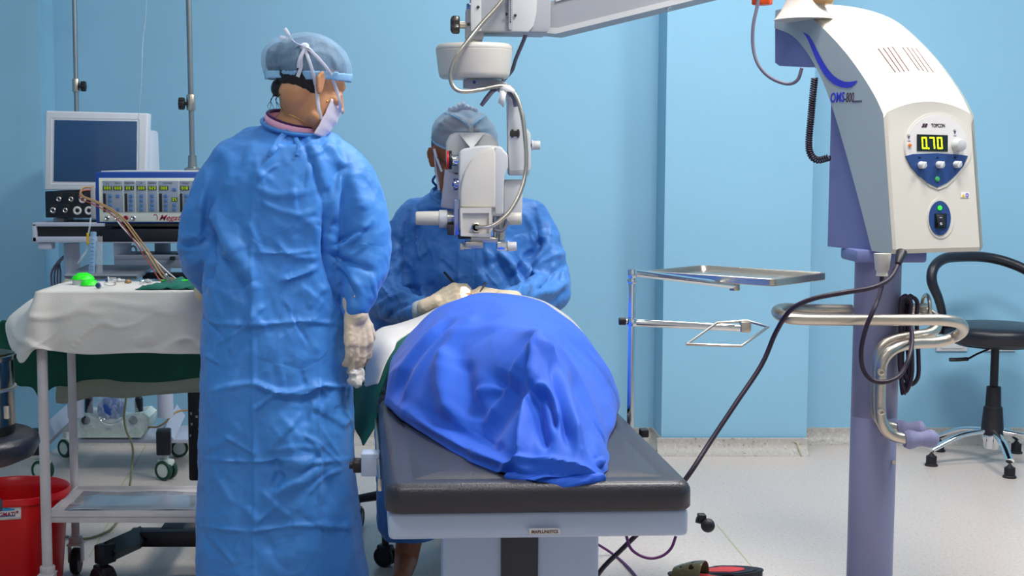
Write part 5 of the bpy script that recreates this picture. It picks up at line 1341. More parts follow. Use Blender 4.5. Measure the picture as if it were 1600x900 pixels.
# ================================================================ microscope floor stand: console
PHI = R(22)
cb = Vector((-math.sin(PHI), math.cos(PHI), 0)); cl = Vector((math.cos(PHI), math.sin(PHI), 0)); up = Vector((0, 0, 1)); cf = -cb
CORN = at(1394, 397, 3.58)
def side(px, py, off=0.0):
    q = onplane(px, py, CORN + cl * off, cl); d = q - CORN - cl * off
    return (d.dot(cb), d.z)
def P3(a, z, l): return CORN + cb * a + cl * l + up * z
colY = 3.74; cc = at(1368, 560, colY)
CS = thing('microscope_stand_column', 'round violet floor column carrying the beige control console', 'column', (cc.x, colY, 0))
CON = thing('microscope_console', 'large curved beige microscope console with yellow digital display and knobs', 'console', (CORN.x + .1, CORN.y + .15, CORN.z))
CW = 0.295
outer = [side(*p) for p in [(1213, 16), (1228, 13), (1246, 17), (1270, 30), (1298, 56), (1326, 88), (1350, 122), (1368, 152), (1380, 178)]]
front = [side(*p) for p in [(1380, 178), (1386, 230), (1391, 300), (1394, 360), (1394.5, 390)]]
inner = [side(*p) for p in [(1211, 44), (1238, 56), (1262, 84), (1284, 124), (1303, 176), (1322, 240), (1340, 306), (1352, 352), (1362, 392)]]
def resample(pts, n):
    P = smooth_path([Vector((a, z, 0)) for a, z in pts], 8)
    L = [0]
    for i in range(1, len(P)): L.append(L[-1] + (P[i] - P[i - 1]).length)
    return [(interp(L, [p.x for p in P], L[-1] * i / (n - 1)), interp(L, [p.y for p in P], L[-1] * i / (n - 1))) for i in range(n)]
no = 34
O = resample(outer, 26) ; Fr = [(front[0][0] + (front[-1][0] - front[0][0]) * i / 11, front[0][1] + (front[-1][1] - front[0][1]) * i / 11) for i in range(12)]; I = resample(inner, 37)
OO = O + Fr[1:]
nT = 25
hood = MB(); rows = []
nrmO = []
for i, (a, z) in enumerate(OO):
    j0, j1 = max(i - 1, 0), min(i + 1, len(OO) - 1)
    if i >= 25: j0 = max(j0, 25)
    else: j1 = min(j1, 25)
    d = Vector((OO[j1][0] - OO[j0][0], OO[j1][1] - OO[j0][1])).normalized()
    nrmO.append((d.y * -1 if False else -d.y, d.x))
# outward normals: up/back for hood, forward for front
rr = .012
for i, (a, z) in enumerate(OO):
    na, nz = nrmO[i]
    if i <= 24:
        if nz < 0: na, nz = -na, -nz
        h = .034 * min(1, .35 + i / 22)
    else:
        na, nz = -1.0, 0.0; h = 0.0 if i > 25 else 0.0
    if i <= 25:
        if i == 25: na, nz = (Fr[-1][0] - Fr[0][0]) / (Fr[-1][1] - Fr[0][1]), 1.0; h = .034
        wv = (i / 25) ** 2.5; na, nz = na * (1 - wv), nz * (1 - wv) + wv; ln = math.hypot(na, nz); na /= ln; nz /= ln
    row = []
    for k in range(nT):
        t = k / (nT - 1); e = min(t, 1 - t) * CW
        b = h * (1 - (2 * t - 1) ** 2)
        rd = rr * (1 - math.sqrt(max(0, 1 - (1 - min(e / rr, 1)) ** 2)))
        row.append(P3(a + na * (b - rd), z + nz * (b - rd), t * CW))
    rows.append(row)
# split hood and front panel so that the front face is flat below the arched crease
frows = []
top_row = rows[25]
for j in range(len(Fr)):
    if j == 0: frows.append(top_row); continue
    a, z = Fr[j]
    row = []
    for k in range(nT):
        t = k / (nT - 1); e = min(t, 1 - t) * CW
        rd = rr * (1 - math.sqrt(max(0, 1 - (1 - min(e / rr, 1)) ** 2)))
        w = (1 - j / (len(Fr) - 1))
        dz = (top_row[k] - P3(*Fr[0], t * CW)).z * max(0, 1 - j / 8); sl = (Fr[-1][0] - Fr[0][0]) / (Fr[-1][1] - Fr[0][1])
        row.append(P3(a + sl * dz + rd * .8, z + dz, t * CW))
    frows.append(row)
Rb = []
for k in range(nT):   # rounded bottom edge
    t = k / (nT - 1); e = min(t, 1 - t) * CW
    rd = rr * (1 - math.sqrt(max(0, 1 - (1 - min(e / rr, 1)) ** 2)))
    Rb.append(P3(Fr[-1][0] + .012, Fr[-1][1] - .012 + .01 * 0, t * CW))
frows.append(Rb)
shell = MB().grid(rows[:26])
obj('hood', shell, 'plastic_hood', CON, ang=50)
fp = MB().grid(frows)
obj('front_panel', fp, 'plastic_beige', CON, ang=28, label='beige front panel of the console')
# side cheeks (left visible, right mirrored)
def cheek(l, sgn):
    m = MB(); r2 = []
    for i in range(37):
        oa, oz = OO[min(i, 36)]; ia, iz = I[i]
        r2.append([P3(oa + (ia - oa) * t, oz + (iz - oz) * t, l + sgn * .0 - sgn * .012 * (1 - min(1, t * 12)) ** 2 * 0) for t in (0, .03, .12, .5, 1)])
    m.grid(r2)
    r3 = [[p[-1] for p in r2], [p[-1] + cl * (-sgn) * .012 for p in r2]]
    m.grid([r3[0], r3[1]])
    m.add([P3(*OO[-1], l), P3(OO[-1][0] + .012, OO[-1][1] - .012, l), P3(*I[-1], l), P3(I[-1][0], I[-1][1] , l)], [(0, 1, 2, 3)])
    m.prism([p[0] for p in r2[:1]] + [r2[0][-1]] + [r2[0][-1] + cl * (-sgn) * .01] + [r2[0][0] + cl * (-sgn) * .01], cb * .004)
    return m
obj('side_cheek', cheek(0, -1), 'plastic_side', CON, ang=40, label='grey curved side cheek with blue swoosh')
obj('side_cheek', cheek(CW, 1), 'plastic_side', CON, ang=40)
# bottom and rear closing faces, violet inner body
vb = [side(px, py, .012) for px, py in [(1293, 140), (1293, 385), (1300, 389), (1370, 396)]]
body = [(vb[0][0], I[20][1] + .08), (vb[1][0], vb[1][1]), (vb[1][0] - .012, vb[1][1] - .01), (.004, Fr[-1][1] - .008), (.004, Fr[-1][1] + .1), (I[30][0], I[30][1]), (I[24][0] , I[24][1]), (I[18][0], I[18][1] + .01), (vb[0][0], I[14][1])]
# simple convex-ish violet body behind the cheek
m = MB(); ol = [P3(vb[1][0], vb[1][1], .012), P3(.012, Fr[-1][1] - .012, .012)]
for i in range(36, 11, -2): ol.append(P3(I[i][0] - .01, I[i][1], .012))
ol = [p for p in ol]
ib = [i for i in range(37) if I[i][0] < vb[1][0]]
ol = [P3(vb[1][0], vb[1][1], .012), P3(.012, Fr[-1][1] - .012, .012)] + [P3(I[i][0] - .02, I[i][1], .012) for i in reversed(ib)] + [P3(vb[1][0], I[ib[0]][1], .012)]
m.prism(ol, cl * (CW - .024))
obj('inner_body', m, 'plastic_violet', CON, label='violet inner body behind the side cheek')
# violet neck block under the tip of the hood
ua = [side(px, py, .01) for px, py in [(1211, 40), (1211, 98), (1218, 103), (1256, 106)]]
i0 = 0
ol = [P3(ua[0][0], ua[0][1], .01), P3(ua[1][0], ua[1][1], .01), P3(ua[2][0], ua[2][1], .01), P3(ua[3][0] - .02, ua[3][1], .01)]
ol += [P3(I[i][0] - .012, I[i][1] + .01, .01) for i in range(11, 0, -2)]
m = MB().prism(ol, cl * (CW - .02))
obj('arm_block', m, 'plastic_violet', CON, label='violet block under the upper tip of the console')
# underside of hood (close)
m = MB(); m.grid([[P3(I[i][0], I[i][1], .001) for i in range(0, 37)], [P3(I[i][0], I[i][1], CW - .001) for i in range(0, 37)]])
m.add([P3(*OO[0], 0), P3(*OO[0], CW), P3(*I[0], CW), P3(*I[0], 0)], [(0, 1, 2, 3)])
m.add([P3(Fr[-1][0] + .012, Fr[-1][1] - .012, 0), P3(Fr[-1][0] + .012, Fr[-1][1] - .012, CW), P3(I[-1][0], I[-1][1], CW), P3(I[-1][0], I[-1][1], 0)], [(0, 1, 2, 3)])
obj('underside', m, 'plastic_side', CON)
# graphics on the left cheek
def onside(px, py, k=.0012): return onplane(px, py, CORN - cl * k, cl)
u_ = [(1254, 50), (1266, 58), (1280, 85), (1293, 107), (1306, 121), (1322, 128), (1340, 126)]
l_ = [(1254, 50), (1262, 62), (1275, 93), (1288, 117), (1302, 131), (1318, 137), (1331, 136), (1340, 126)]
U = resample([(a, b) for a, b in u_], 20); Lw = resample([(a, b) for a, b in l_], 20)
sw = MB().grid([[onside(a, b) for a, b in U], [onside(a, b) for a, b in Lw]])
sw.grid([[onside(a, b, .0002) for a, b in Lw], [onside(a, b) for a, b in Lw]])
SCHK = [o for o in CON.children if o.name.startswith('side_cheek')][0]
obj('swoosh', sw, 'logo_blue', SCHK, label='blue swoosh on the side cheek')
def side_text(body, px, py, size, xs, shear, m, bold=0.0, nm='lettering'):
    c = onside(px, py, .0006)
    # surface tangents seen on the cheek: text runs away from viewer to the front
    M = frame(c, -cb, up)
    t = text_mb(body, size, M, .0004, shear, xs, bold)
    return obj(nm, t, m, SCHK, ang=60)
side_text('OMS', 1308, 153, .036, .80, .12, 'logo_blue', .0008)
side_text('-800', 1326.5, 153, .036, .62, .12, 'ink_dark')
side_text('OPERATION MICROSCOPE', 1339.5, 158.5, .0075, .42, 0, 'ink_grey')
# vents on hood
def hoodpt(px, py):
    best = None; d0 = 1e9
    A = np.array([[tuple(p) for p in r] for r in rows[:26]]).reshape(-1, 3)
    x, y = proj(A); d = np.hypot(x - px, y - py); idx = np.argsort(d)[:4]; w = 1 / (d[idx] + .3)
    p = (A[idx] * w[:, None]).sum(0) / w.sum()
    i = idx[0] // nT
    na, nz = nrmO[i]
    if nz < 0: na, nz = -na, -nz
    n = (cb * na + up * nz).normalized(); return Vector(p), n
def hoodray(px, py):
    d = ray(px, py); o = Vector((0, 0, CZ)); best = None
    for i in range(25):
        for k in range(nT - 1):
            q = [rows[i][k], rows[i][k + 1], rows[i + 1][k + 1], rows[i + 1][k]]
            for tri in ((q[0], q[1], q[2]), (q[0], q[2], q[3])):
                n = (tri[1] - tri[0]).cross(tri[2] - tri[0])
                dn = n.dot(d)
                if abs(dn) < 1e-12: continue
                tt = n.dot(tri[0] - o) / dn; h = o + d * tt
                ok = True; sgn = None
                for a_, b_ in ((0, 1), (1, 2), (2, 0)):
                    c_ = (tri[b_] - tri[a_]).cross(h - tri[a_]).dot(n)
                    if c_ < -1e-9: ok = False; break
                if ok:
                    n.normalize()
                    if n.dot(d) > 0: n = -n
                    if best is None or tt < best[0]: best = (tt, h, n)
    return best
for x0, y0, x1, y1 in [(1372, 76, 1399, 113), (1380, 75, 1406, 112), (1387, 74, 1413, 112), (1394, 73, 1420, 111), (1410, 74, 1436, 110), (1417, 74, 1443, 111), (1424, 75, 1450, 112), (1431, 76, 1458, 113)]:
    a = hoodray(x0, y0); b = hoodray(x1, y1); c_ = hoodray((x0 + x1) / 2, (y0 + y1) / 2)
    if a and b and c_:
        obj('vent_slot', MB().tube([a[1] + a[2] * .0004, c_[1] + c_[2] * .0004, b[1] + b[2] * .0004], 1.0, 8, flat=(.0022, .0011), up=tuple(c_[2])), 'ink_brown', CON)
# ---- front controls
fN = cf
FD = (P3(*Fr[0], 0) - P3(*Fr[-1], 0)).normalized(); FN = cl.cross(FD).normalized()
if FN.dot(cf) < 0: FN = -FN
def onfr(px, py, k=0.001):
    return onplane(px, py, P3(*Fr[6], 0) + FN * k, FN)
def disc_outline(pts, k0, k1):
    return MB().prism([onfr(a, b, k0) for a, b in pts], FN * (k1 - k0))
def arc(cx, cy, rx, ry, a0, a1, n=24): return [(cx + rx * math.cos(R(a0 + (a1 - a0) * i / n)), cy - ry * math.sin(R(a0 + (a1 - a0) * i / n))) for i in range(n + 1)]
FPO = [o for o in CON.children if o.name.startswith('front_panel')][0]
rim = arc(1463, 229, 53, 53, -32, 212, 40) + [(1437, 280), (1450, 292), (1463, 297), (1476, 292), (1489, 280)]
obj('bezel', disc_outline(rim, -.006, .002), 'plastic_beige', CON, ang=60)
face = arc(1463, 230, 49, 50, -16, 196, 40)
obj('display_plate', disc_outline(face, 0, .003), 'panel_face', CON, ang=60, label='pale upper plate with display')
navy = [(1414, 244), (1425, 241), (1463, 239.5), (1500, 242), (1511, 244), (1504, 260), (1492, 274), (1478, 286), (1463, 293), (1448, 286), (1434, 274), (1422, 260)]
obj('knob_plate', disc_outline(navy, 0, .0035), 'panel_navy', CON, ang=60, label='navy lower plate with three knobs')
MF = lambda px, py, k: frame(onfr(px, py, k), cl, FD)
dp = obj('display', disc_outline([(1432, 210), (1480, 211.5), (1480, 237), (1432, 236)], .002, .0045), 'led_window', CON, label='display reading 0.70 in yellow digits')
# seven segment digits
obj('digit', digits('0.70', MF(1456.5, 223.5, .0052), .031, .0165, .0085, .0036), 'led_yellow', dp)
obj('lettering', text_mb('TOPCON', .0135, MF(1466, 196.5, .0034), .0003, bold=.0003, xs=.78), 'ink_dark', FPO, ang=60)
lg = MB()
for dx in (0, 4):
    lg.merge(disc_outline([(1442 + dx, 193), (1445 + dx, 193), (1443.5 + dx, 199), (1440.5 + dx, 199)], .0032, .0038))
lg.merge(disc_outline([(1440, 197.5), (1449.5, 194), (1449.5, 195.5), (1440, 199)], .0032, .0038))
obj('logo', lg, 'ink_dark', FPO, ang=60)
def knob(px, py, r, dep, m, lbl=None, nm='knob', taper=.9, tilt=0):
    c = onfr(px, py, .003); q = MB()
    q.cyl(c, c + cf * dep, r, r * taper, 28, bev=r * .12)
    k = obj(nm, q, m, CON, label=lbl); return k, c + cf * dep
kb, tip = knob(1494, 227, .0175, .022, 'plastic_light', 'large white brightness knob')
for px, py in ((1438, 258), (1466, 257.5), (1493, 257)):
    k, tp = knob(px, py, .0095, .016, 'white_paint')
    obj('pointer', MB().box((0, 0, 0), (.0045, .019, .003), .001, frame(tp, cl, up) @ Matrix.Rotation(R(-30), 4, 'Z')), 'white_paint', k)
knob(1464, 280, .0068, .004, 'button_green', 'round green button', 'button')
knob(1421, 227, .0048, .004, 'lamp_orange', 'orange indicator lamp', 'indicator')
for px, py in ((1420, 214), (1492, 206)):
    q = MB(); c = MF(px, py, .0034)
    q.lathe([(.0032, 0), (.0032, .0004), (.0024, .0004), (.0024, 0)], c, 16)
    for j in range(5): 
        a = R(30 + j * 30); q.box((.0055 * math.cos(a), .0055 * math.sin(a), 0), (.003, .0006, .0005), M=c @ Matrix.Identity(4), rz=a)
    q.box((0, -.0045, 0), (.003, .002, .0005), M=c); q.box((0, -.010, 0), (.009, .0012, .0005), M=c)
    obj('lamp_symbol', q, 'ink_grey', FPO)
q = MB()
for px in (1437, 1465, 1492):
    q.box((0, 0, 0), (.010, .001, .0005), M=MF(px, 246, .0042) @ Matrix.Rotation(R(25), 4, 'Z')); q.box((0, 0, 0), (.008, .001, .0005), M=MF(px, 246, .0042) @ Matrix.Rotation(R(-25), 4, 'Z'))
obj('knob_symbol', q, 'slot_black', FPO)
ov = arc(1468, 341, 21, 32, 0, 345, 30)
obj('switch_recess', disc_outline(ov, -.004, .0015), 'plastic_beige', CON, ang=60)
ov = arc(1467.5, 341, 17, 27, 0, 345, 30)
sp = obj('switch_plate', disc_outline(ov, 0, .003), 'panel_navy', CON, ang=60, label='oval navy plate with rocker switch')
obj('indicator', MB().cyl(onfr(1468, 325, .002), onfr(1468, 325, .007), .0062, .004), 'lamp_green', CON, label='lit green power lamp')
obj('switch_frame', disc_outline([(1460, 334), (1478, 334), (1478, 357), (1460, 357)], .002, .0055), 'slot_black', CON)
rk = obj('rocker_switch', MB().box((0, 0, 0), (.022, .031, .006), .0015, MF(1469, 345, .0075) @ Matrix.Rotation(R(-8), 4, 'X')), 'black_plastic', CON)
q = MB().box((0, .008, .0034), (.007, .0014, .0006), M=MF(1469, 345, .0085)); q.lathe([(.0032, .002), (.0032, .004), (.002, .004), (.002, .002)], MF(1469, 350, .0085), 16)
obj('switch_mark', q, 'paper_white', rk)
st = obj('warning_sticker', disc_outline([(1501, 300), (1514, 300), (1514, 309), (1501, 309)], .0005, .0012), 'paper_white', CON, label='small sticker with yellow triangle')
obj('warning_triangle', disc_outline([(1502.5, 308), (1508, 308), (1505.2, 302.5)], .0012, .0016), 'yellow_tape', st)
obj('sticker_ring', MB().lathe([(.0055, 0), (.0055, .0005), (.0036, .0005), (.0036, 0)], MF(1511, 305, .0012), 16), 'logo_blue', st)
# top neck joining the upper arm
tn = P3((OO[0][0] + OO[8][0]) / 2, OO[4][1], CW * .45)
a0 = hoodray(1262, 14)
q = MB()
nb = at(1256, 14, 3.93)
q.lathe([(.080, -.03), (.062, -.005), (.050, .02), (.046, .05), (.046, .2)], Matrix.Translation(nb), 32)
obj('neck', q, 'plastic_beige', CON)
kt = at(1283, -10, 3.90); obj('top_knob', MB().lathe([(0, -.03), (.030, -.03), (.034, -.02), (.032, .0), (.024, .012), (0, .014)], Matrix.Translation(kt), 28), 'tube_brown', CON, label='tan knob on the upper end of the console')
# ---------------------------------------------------------------- column
q = MB(); q.lathe([(.0600, .05), (.0600, .56), (.0594, .561), (.0594, .563), (.0600, .564), (.0600, CORN.z - .018)], Matrix.Translation((cc.x, colY, 0)), 48)
obj('post', q, 'column_violet', CS, ang=60)
cz = at(1368, 400, colY).z
# collar right under the console
obj('collar', MB().box((cc.x + .012, colY, cz + .004), (.185, .15, .034), .008), 'plastic_violet', CS)
obj('stand_foot', MB().lathe([(.0, .0), (.23, .0), (.23, .03), (.21, .045), (.09, .055), (.065, .09), (.06, .09)], Matrix.Translation((cc.x, colY, 0)), 48), 'column_violet', CS)
sc_ = at(1395, 722, colY - .05)
obj('screw', MB().cyl((sc_.x, sc_.y + .01, sc_.z), (sc_.x + .002, sc_.y - .003, sc_.z), .0055), 'brushed_steel', CS)
# handle loop
HY, HB = 3.50, 3.76
hp = [at(1330, 484, HB), at(1262, 483, HB - .02), at(1228, 482, HB - .06), at(1214, 486, HB - .13), at(1222, 494, HY + .03), at(1250, 499, HY), at(1330, 500, HY), at(1420, 500, HY), at(1470, 500, HY + .01),
      at(1499, 505, HY + .04), at(1504, 517, HY + .10), at(1488, 528, HY + .14), at(1460, 535, HY + .13), at(1425, 537, HY + .10), at(1397, 545, HY + .06), at(1380, 563, HY + .05), at(1376, 590, HY + .05), at(1375, 640, HY + .05), at(1380, 664, HY + .05), at(1394, 680, HY + .05), at(1420, 687, HY + .05)]
obj('handle_tube', MB().tube(hp, .0145, 18, smooth=6), 'brushed_steel', CS, ang=80)
hp2 = [at(1388, 484, HB), at(1425, 484, HB), at(1448, 488, HB), at(1462, 498, HB - .02), at(1462, 512, HB - .06), at(1450, 521, HB - .08), at(1425, 525, HB - .1), at(1395, 531, HB - .1), at(1376, 545, HB - .1), at(1370, 575, HB - .1), at(1370, 640, HB - .1), at(1380, 662, HB - .1), at(1405, 671, HB - .1)]
obj('handle_tube', MB().tube(hp2, .0145, 18, smooth=6), 'brushed_steel', CS, ang=80)
for py in (581, 643):
    c = at(1377, py, HY + .032); obj('washer', MB().lathe([(.004, -.002), (.004, .003), (.006, .004), (.0095, .003), (.0095, -.004)], frame(c, (1, 0, 0), (0, 0, 1)), 20), 'brushed_steel', CS)
def grip(x0, y0, x1, y1, Y):
    a = at(x0, y0, Y); b = at(x1, y1, Y); n = 9; pts = [a + (b - a) * i / (n - 1) for i in range(n)]
    rs = [.020, .0255, .0235, .0195, .0185, .0205, .0235, .022, .010]
    return MB().tube(pts, rs, 20, smooth=3)
obj('handle_grip', grip(1413, 687, 1466, 685, HY + .05), 'grip_violet', CS, ang=60)
obj('handle_grip', grip(1400, 671, 1446, 671, HB - .1), 'grip_violet', CS, ang=60)
# cable hook disc
c0 = at(1447, 480, HB - .02)
obj('cable_hook', MB().tube([Vector((c0.x + .0, c0.y + .03 * math.cos(t), c0.z + .033 * math.sin(t))) for t in [i * 2 * math.pi / 20 for i in range(20)]], .0055, 10, closed=True), 'brushed_steel', CS)
obj('hook_bar', MB().cyl(at(1395, 478, HB - .06), at(1447, 478, HB - .02), .0075), 'brushed_steel', CS)
# ---------------------------------------------------------------- cables at the console
cY = 3.52
t = thing('power_cable', 'black cable running from the console down past the tray to the bed', 'cable', at(1400, 400, cY))
obj('cable', MB().tube([at(1405, 398, cY + .03), at(1402, 415, cY), at(1388, 437, cY - .05), at(1360, 450, cY - .09), at(1320, 457, cY - .1), at(1270, 467, cY - .08), at(1235, 485, cY - .05), at(1212, 520, cY), at(1190, 570, cY), at(1150, 630, cY - .05), at(1110, 690, cY - .1), at(1074, 745, cY - .15), at(1030, 800, cY - .1), at(975, 855, cY - .05), at(940, 890, cY), at(915, 930, cY)], .0062, 12, smooth=6), 'cable_black', t, ang=80)
obj('plug', MB().cyl(at(1409, 394, cY + .03), at(1403, 413, cY), .014, .008, bev=.002), 'black_plastic', t)
t = thing('cable_loop', 'black cable looping from beige connector in front of violet column', 'cable', at(1378, 430, cY))
obj('connector', MB().lathe([(.0145, 0), (.0145, .004), (.0135, .006), (.0135, .012), (.017, .016), (.021, .052), (.021, .056)], Matrix.Translation(at(1378, 431, cY)), 28), 'plastic_beige', t, label='beige plug connector')
obj('cable', MB().tube([at(1378, 428, cY), at(1377, 450, cY), at(1366, 482, cY - .07), at(1354, 510, cY - .08), at(1346, 545, cY - .08), at(1348, 575, cY - .07), at(1361, 593, cY - .07), at(1382, 597, cY - .07), at(1404, 588, cY - .05), at(1418, 565, cY), at(1425, 535, cY + .05), at(1422, 500, cY + .13), at(1416, 470, cY + .18)], .0058, 12, smooth=6), 'cable_black', t, ang=80)
t = thing('cable_coil', 'coiled black cable hanging from the steel handle bar', 'cable', at(1415, 470, 3.7))
for j, (x0, x1, yb, dy) in enumerate(((1407, 1424, 612, 0), (1411, 1434, 600, .015), (1408, 1418, 616, .03))):
    Y = 3.66 + dy
    obj('cable_turn', MB().tube([at((x0 + x1) / 2, 462, Y), at(x0, 472, Y), at(x0, 520, Y), at(x0 - 1, 570, Y), at((x0 + x1) / 2 - 2, yb, Y), at(x1, 590, Y), at(x1 + 1, 555, Y), at(x1 - 2, 500, Y), at(x1 - 1, 472, Y)], .0056, 10, smooth=6, closed=True), 'cable_black', t, ang=80)
# coiled telephone-type cord
t = thing('spiral_cord', 'dark spiral cord hanging beside the console violet body', 'cord', at(1272, 125, 3.8))
path = smooth_path([at(1273, 122, 3.82), at(1270, 150, 3.82), at(1267, 185, 3.82), at(1264, 220, 3.82), at(1266, 240, 3.81), at(1277, 250, 3.8), at(1296, 246, 3.78)], 12)
hel = []; n = 560
Ls = [0]
for i in range(1, len(path)): Ls.append(Ls[-1] + (path[i] - path[i - 1]).length)
for i in range(n):
    s_ = Ls[-1] * i / (n - 1); k = min(int(np.searchsorted(Ls, s_)), len(path) - 1); k = max(k, 1)
    f_ = (s_ - Ls[k - 1]) / (Ls[k] - Ls[k - 1] + 1e-9); p = path[k - 1].lerp(path[k], f_); tg = (path[k] - path[k - 1]).normalized()
    n1 = tg.cross(Vector((0, 1, 0))).normalized(); n2 = Vector((0, 1, 0)); a = 2 * math.pi * s_ / .0062
    hel.append(p + n1 * (.0078 * math.cos(a)) + n2 * (.0078 * math.sin(a)))
obj('cord', MB().tube(hel, .0025, 6), 'cable_black', t, ang=80)
t = thing('arm_cable', 'grey cable looping from the orange knob down under the console tip', 'cable', at(1190, 60, 3.85))
obj('cable', MB().tube([at(1190, -30, 3.85), at(1184, 6, 3.85), at(1177, 40, 3.85), at(1177, 75, 3.85), at(1186, 103, 3.84), at(1205, 122, 3.83), at(1230, 131, 3.82), at(1246, 125, 3.8), at(1253, 106, 3.79)], .0048, 12, smooth=6), 'cable_grey', t, ang=80)
q = MB(); c = at(1191, -8, 3.88)
pr = []
for zz, k in ((-.027, .9), (-.024, 1), (.012, 1), (.016, .9)):
    pr.append([Vector((c.x + (.026 + .0025 * math.cos(6 * a)) * k * math.cos(a), c.y + (.026 + .0025 * math.cos(6 * a)) * k * math.sin(a), c.z + zz)) for a in [i * 2 * math.pi / 48 for i in range(48)]])
q.loft(pr); KNOBQ = (q, MB().cyl((c.x, c.y, c.z), (c.x, c.y, c.z + .06), .008))
# ================================================================ microscope (hangs from the arm)
MY = Yd(512)
AR = thing('overhead_boom', 'long pale grey horizontal boom above the surgeon with square box end', 'microscope boom', at(760, 30, MY))
obj('brake_knob', KNOBQ[0], 'orange_plastic', AR, ang=50, label='orange fluted brake knob'); obj('knob_spindle', KNOBQ[1], 'brushed_steel', AR)
def slab(pts, Y, depth, nm, m, par, bev=0, ang=30, lbl=None, Y2=None):
    """traced outline given real thickness"""
    o = [at(px, py, Y) for px, py in pts]
    return obj(nm, MB().prism(o, (0, depth, 0)), m, par, ang=ang, label=lbl)
# arm beam towards the right/top, coming a little closer
def at2(px, py): # beam leans towards the console in depth
    Y = MY + .02 + (px - 860) / 1500 * 2.2 * -.35
    return at(px, py, Y)
q = MB(); b0 = [at2(836, 50), at2(868, 53), at2(1110, -6), at2(1330, -62), at2(1330, -130), at2(1050, -55), at2(868, 0), at2(836, 8)]
q.prism(b0, (0.03, .14, 0)); obj('beam', q, 'plastic_grey', AR, ang=30, label='pale grey sloping beam')
q = MB().prism([p + Vector((0, -.006, 0)) for p in [at2(868, 3), at2(1060, -52), at2(1060, -60), at2(868, -8)]], (0, .008, 0)); obj('beam_cover', q, 'plastic_light', AR)
q = MB().prism([p + Vector((0, -.004, 0)) for p in [at2(836, 41), at2(870, 44), at2(1090, -10), at2(1110, -6), at2(868, 53), at2(836, 50)]], (0, .008, 0)); obj('beam_edge', q, 'plastic_light', AR)
c = at2(1047, 11); obj('screw', MB().cyl(c + Vector((0, .03, .008)), c + Vector((0, .03, -.008)), .010, .008, bev=.002), 'chrome', AR)
obj('arm_box', rslab([(737, -60), (735, 40), (738, 49), (800, 50), (855, 51), (860, 40), (862, -60)], MY - .035, .17, .004), 'plastic_grey', AR, label='pale grey arm end box')
obj('cover_plate', rslab([(797, -60), (797, 49), (826, 50), (834, 40), (838, 20), (839, 5), (838, -60)], MY - .047, .012, .002), 'plastic_light', AR)
obj('cover_plate', rslab([(737, -60), (735, 30), (736, 49), (752, 49), (752, -60)], MY - .041, .008, .002), 'plastic_light', AR)
q = MB().prism([at(px, py, MY - .05) for px, py in ((795, -60), (795, 46), (801, 46), (801, -60))], (0, .004, 0)); sl = obj('scale_strip', q, 'plastic_grey', AR)
q = MB()
for j in range(14): c = at(797.5, 34 - j * 3.4, MY - .051); q.box(c, (.0028, .001, .0028 if j else .005))
q.prism([at(790, 19, MY - .049), at(790, 25, MY - .049), at(794.5, 22, MY - .049)], (0, .002, 0))
obj('scale_mark', q, 'slot_black', sl)
q = MB(); c = at(805, 24, MY - .05); q.cyl(c, c - Vector((0, .004, 0)), .0045, bev=.001); c = at(747, 11, MY - .042); q.cyl(c + Vector((0, .002, 0)), c - Vector((0, .003, 0)), .0045, bev=.001); obj('screw', q, 'dark_metal', AR)
obj('pivot_block', rslab([(728, 14), (727, 58), (730, 62), (753, 62), (756, 58), (756, 14)], MY - .02, .07, .003), 'plastic_grey', AR)
c = at(732, 38, MY - .021); obj('screw', MB().cyl(c + Vector((0, .004, 0)), c - Vector((0, .001, 0)), .005), 'dark_metal', AR)
q = MB(); c = at(735, 10, MY + .01); q.cyl(c - Vector((0, 0, .015)), c + Vector((0, 0, .008)), .012, bev=.001); obj('pivot_pin', q, 'chrome_blue', AR)
ck = at(712, 39, MY); q = MB(); q.cyl(at(728, 39, MY), at(716, 39, MY), .011)
obj('knob_shaft', q, 'brushed_steel', AR)
q = MB()
rings_ = []
for xx, k in ((.012, .82), (.009, 1), (-.006, 1), (-.012, .9), (-.016, .6)):
    rings_.append([Vector((ck.x + xx, ck.y + (.024 + .004 * math.cos(7 * a)) * k * math.cos(a), ck.z + (.024 + .004 * math.cos(7 * a)) * k * math.sin(a))) for a in [i * 2 * math.pi / 56 for i in range(56)]])
q.loft(rings_); obj('clamp_knob', q, 'dark_metal', AR, ang=50)
obj('collar', MB().cyl(at(741, 71, MY + .01), at(741, 61, MY + .01), .0245, bev=.001), 'brushed_steel', AR)
MS = thing('operating_microscope', 'beige operating microscope hanging in front of the seated surgeon', 'microscope', at(760, 200, MY))
dc = at(741, 100, MY + .01)
zt_, zb_ = at(741, 70, MY).z, at(741, 121, MY).z
def rz_(py): return at(741, py, MY + .01).z
obj('drum_housing', MB().lathe([(.0, rz_(123)), (.098, rz_(123)), (.104, rz_(121)), (.108, rz_(115)), (.1165, rz_(80)), (.1155, rz_(79.3)), (.1165, rz_(78.5)), (.116, rz_(74)), (.110, rz_(70)), (.0, rz_(69))], Matrix.Translation((dc.x, dc.y, 0)), 56), 'plastic_beige', MS, ang=40, label='round beige drum housing')
obj('collar', MB().cyl(at(738, 126, MY + .01), at(738, 119, MY + .01), .018), 'brushed_steel', MS)
obj('bracket', rslab([(724, 124), (724, 137), (750, 138), (775, 139), (785, 146), (800, 150), (803, 146), (795, 132), (785, 126), (770, 123.5), (745, 124)], MY - .02, .06, .003), 'plastic_grey', MS)
c = at(741, 128.5, MY - .0205); obj('screw', MB().cyl(c + Vector((0, .003, 0)), c - Vector((0, .001, 0)), .005), 'panel_navy', MS)
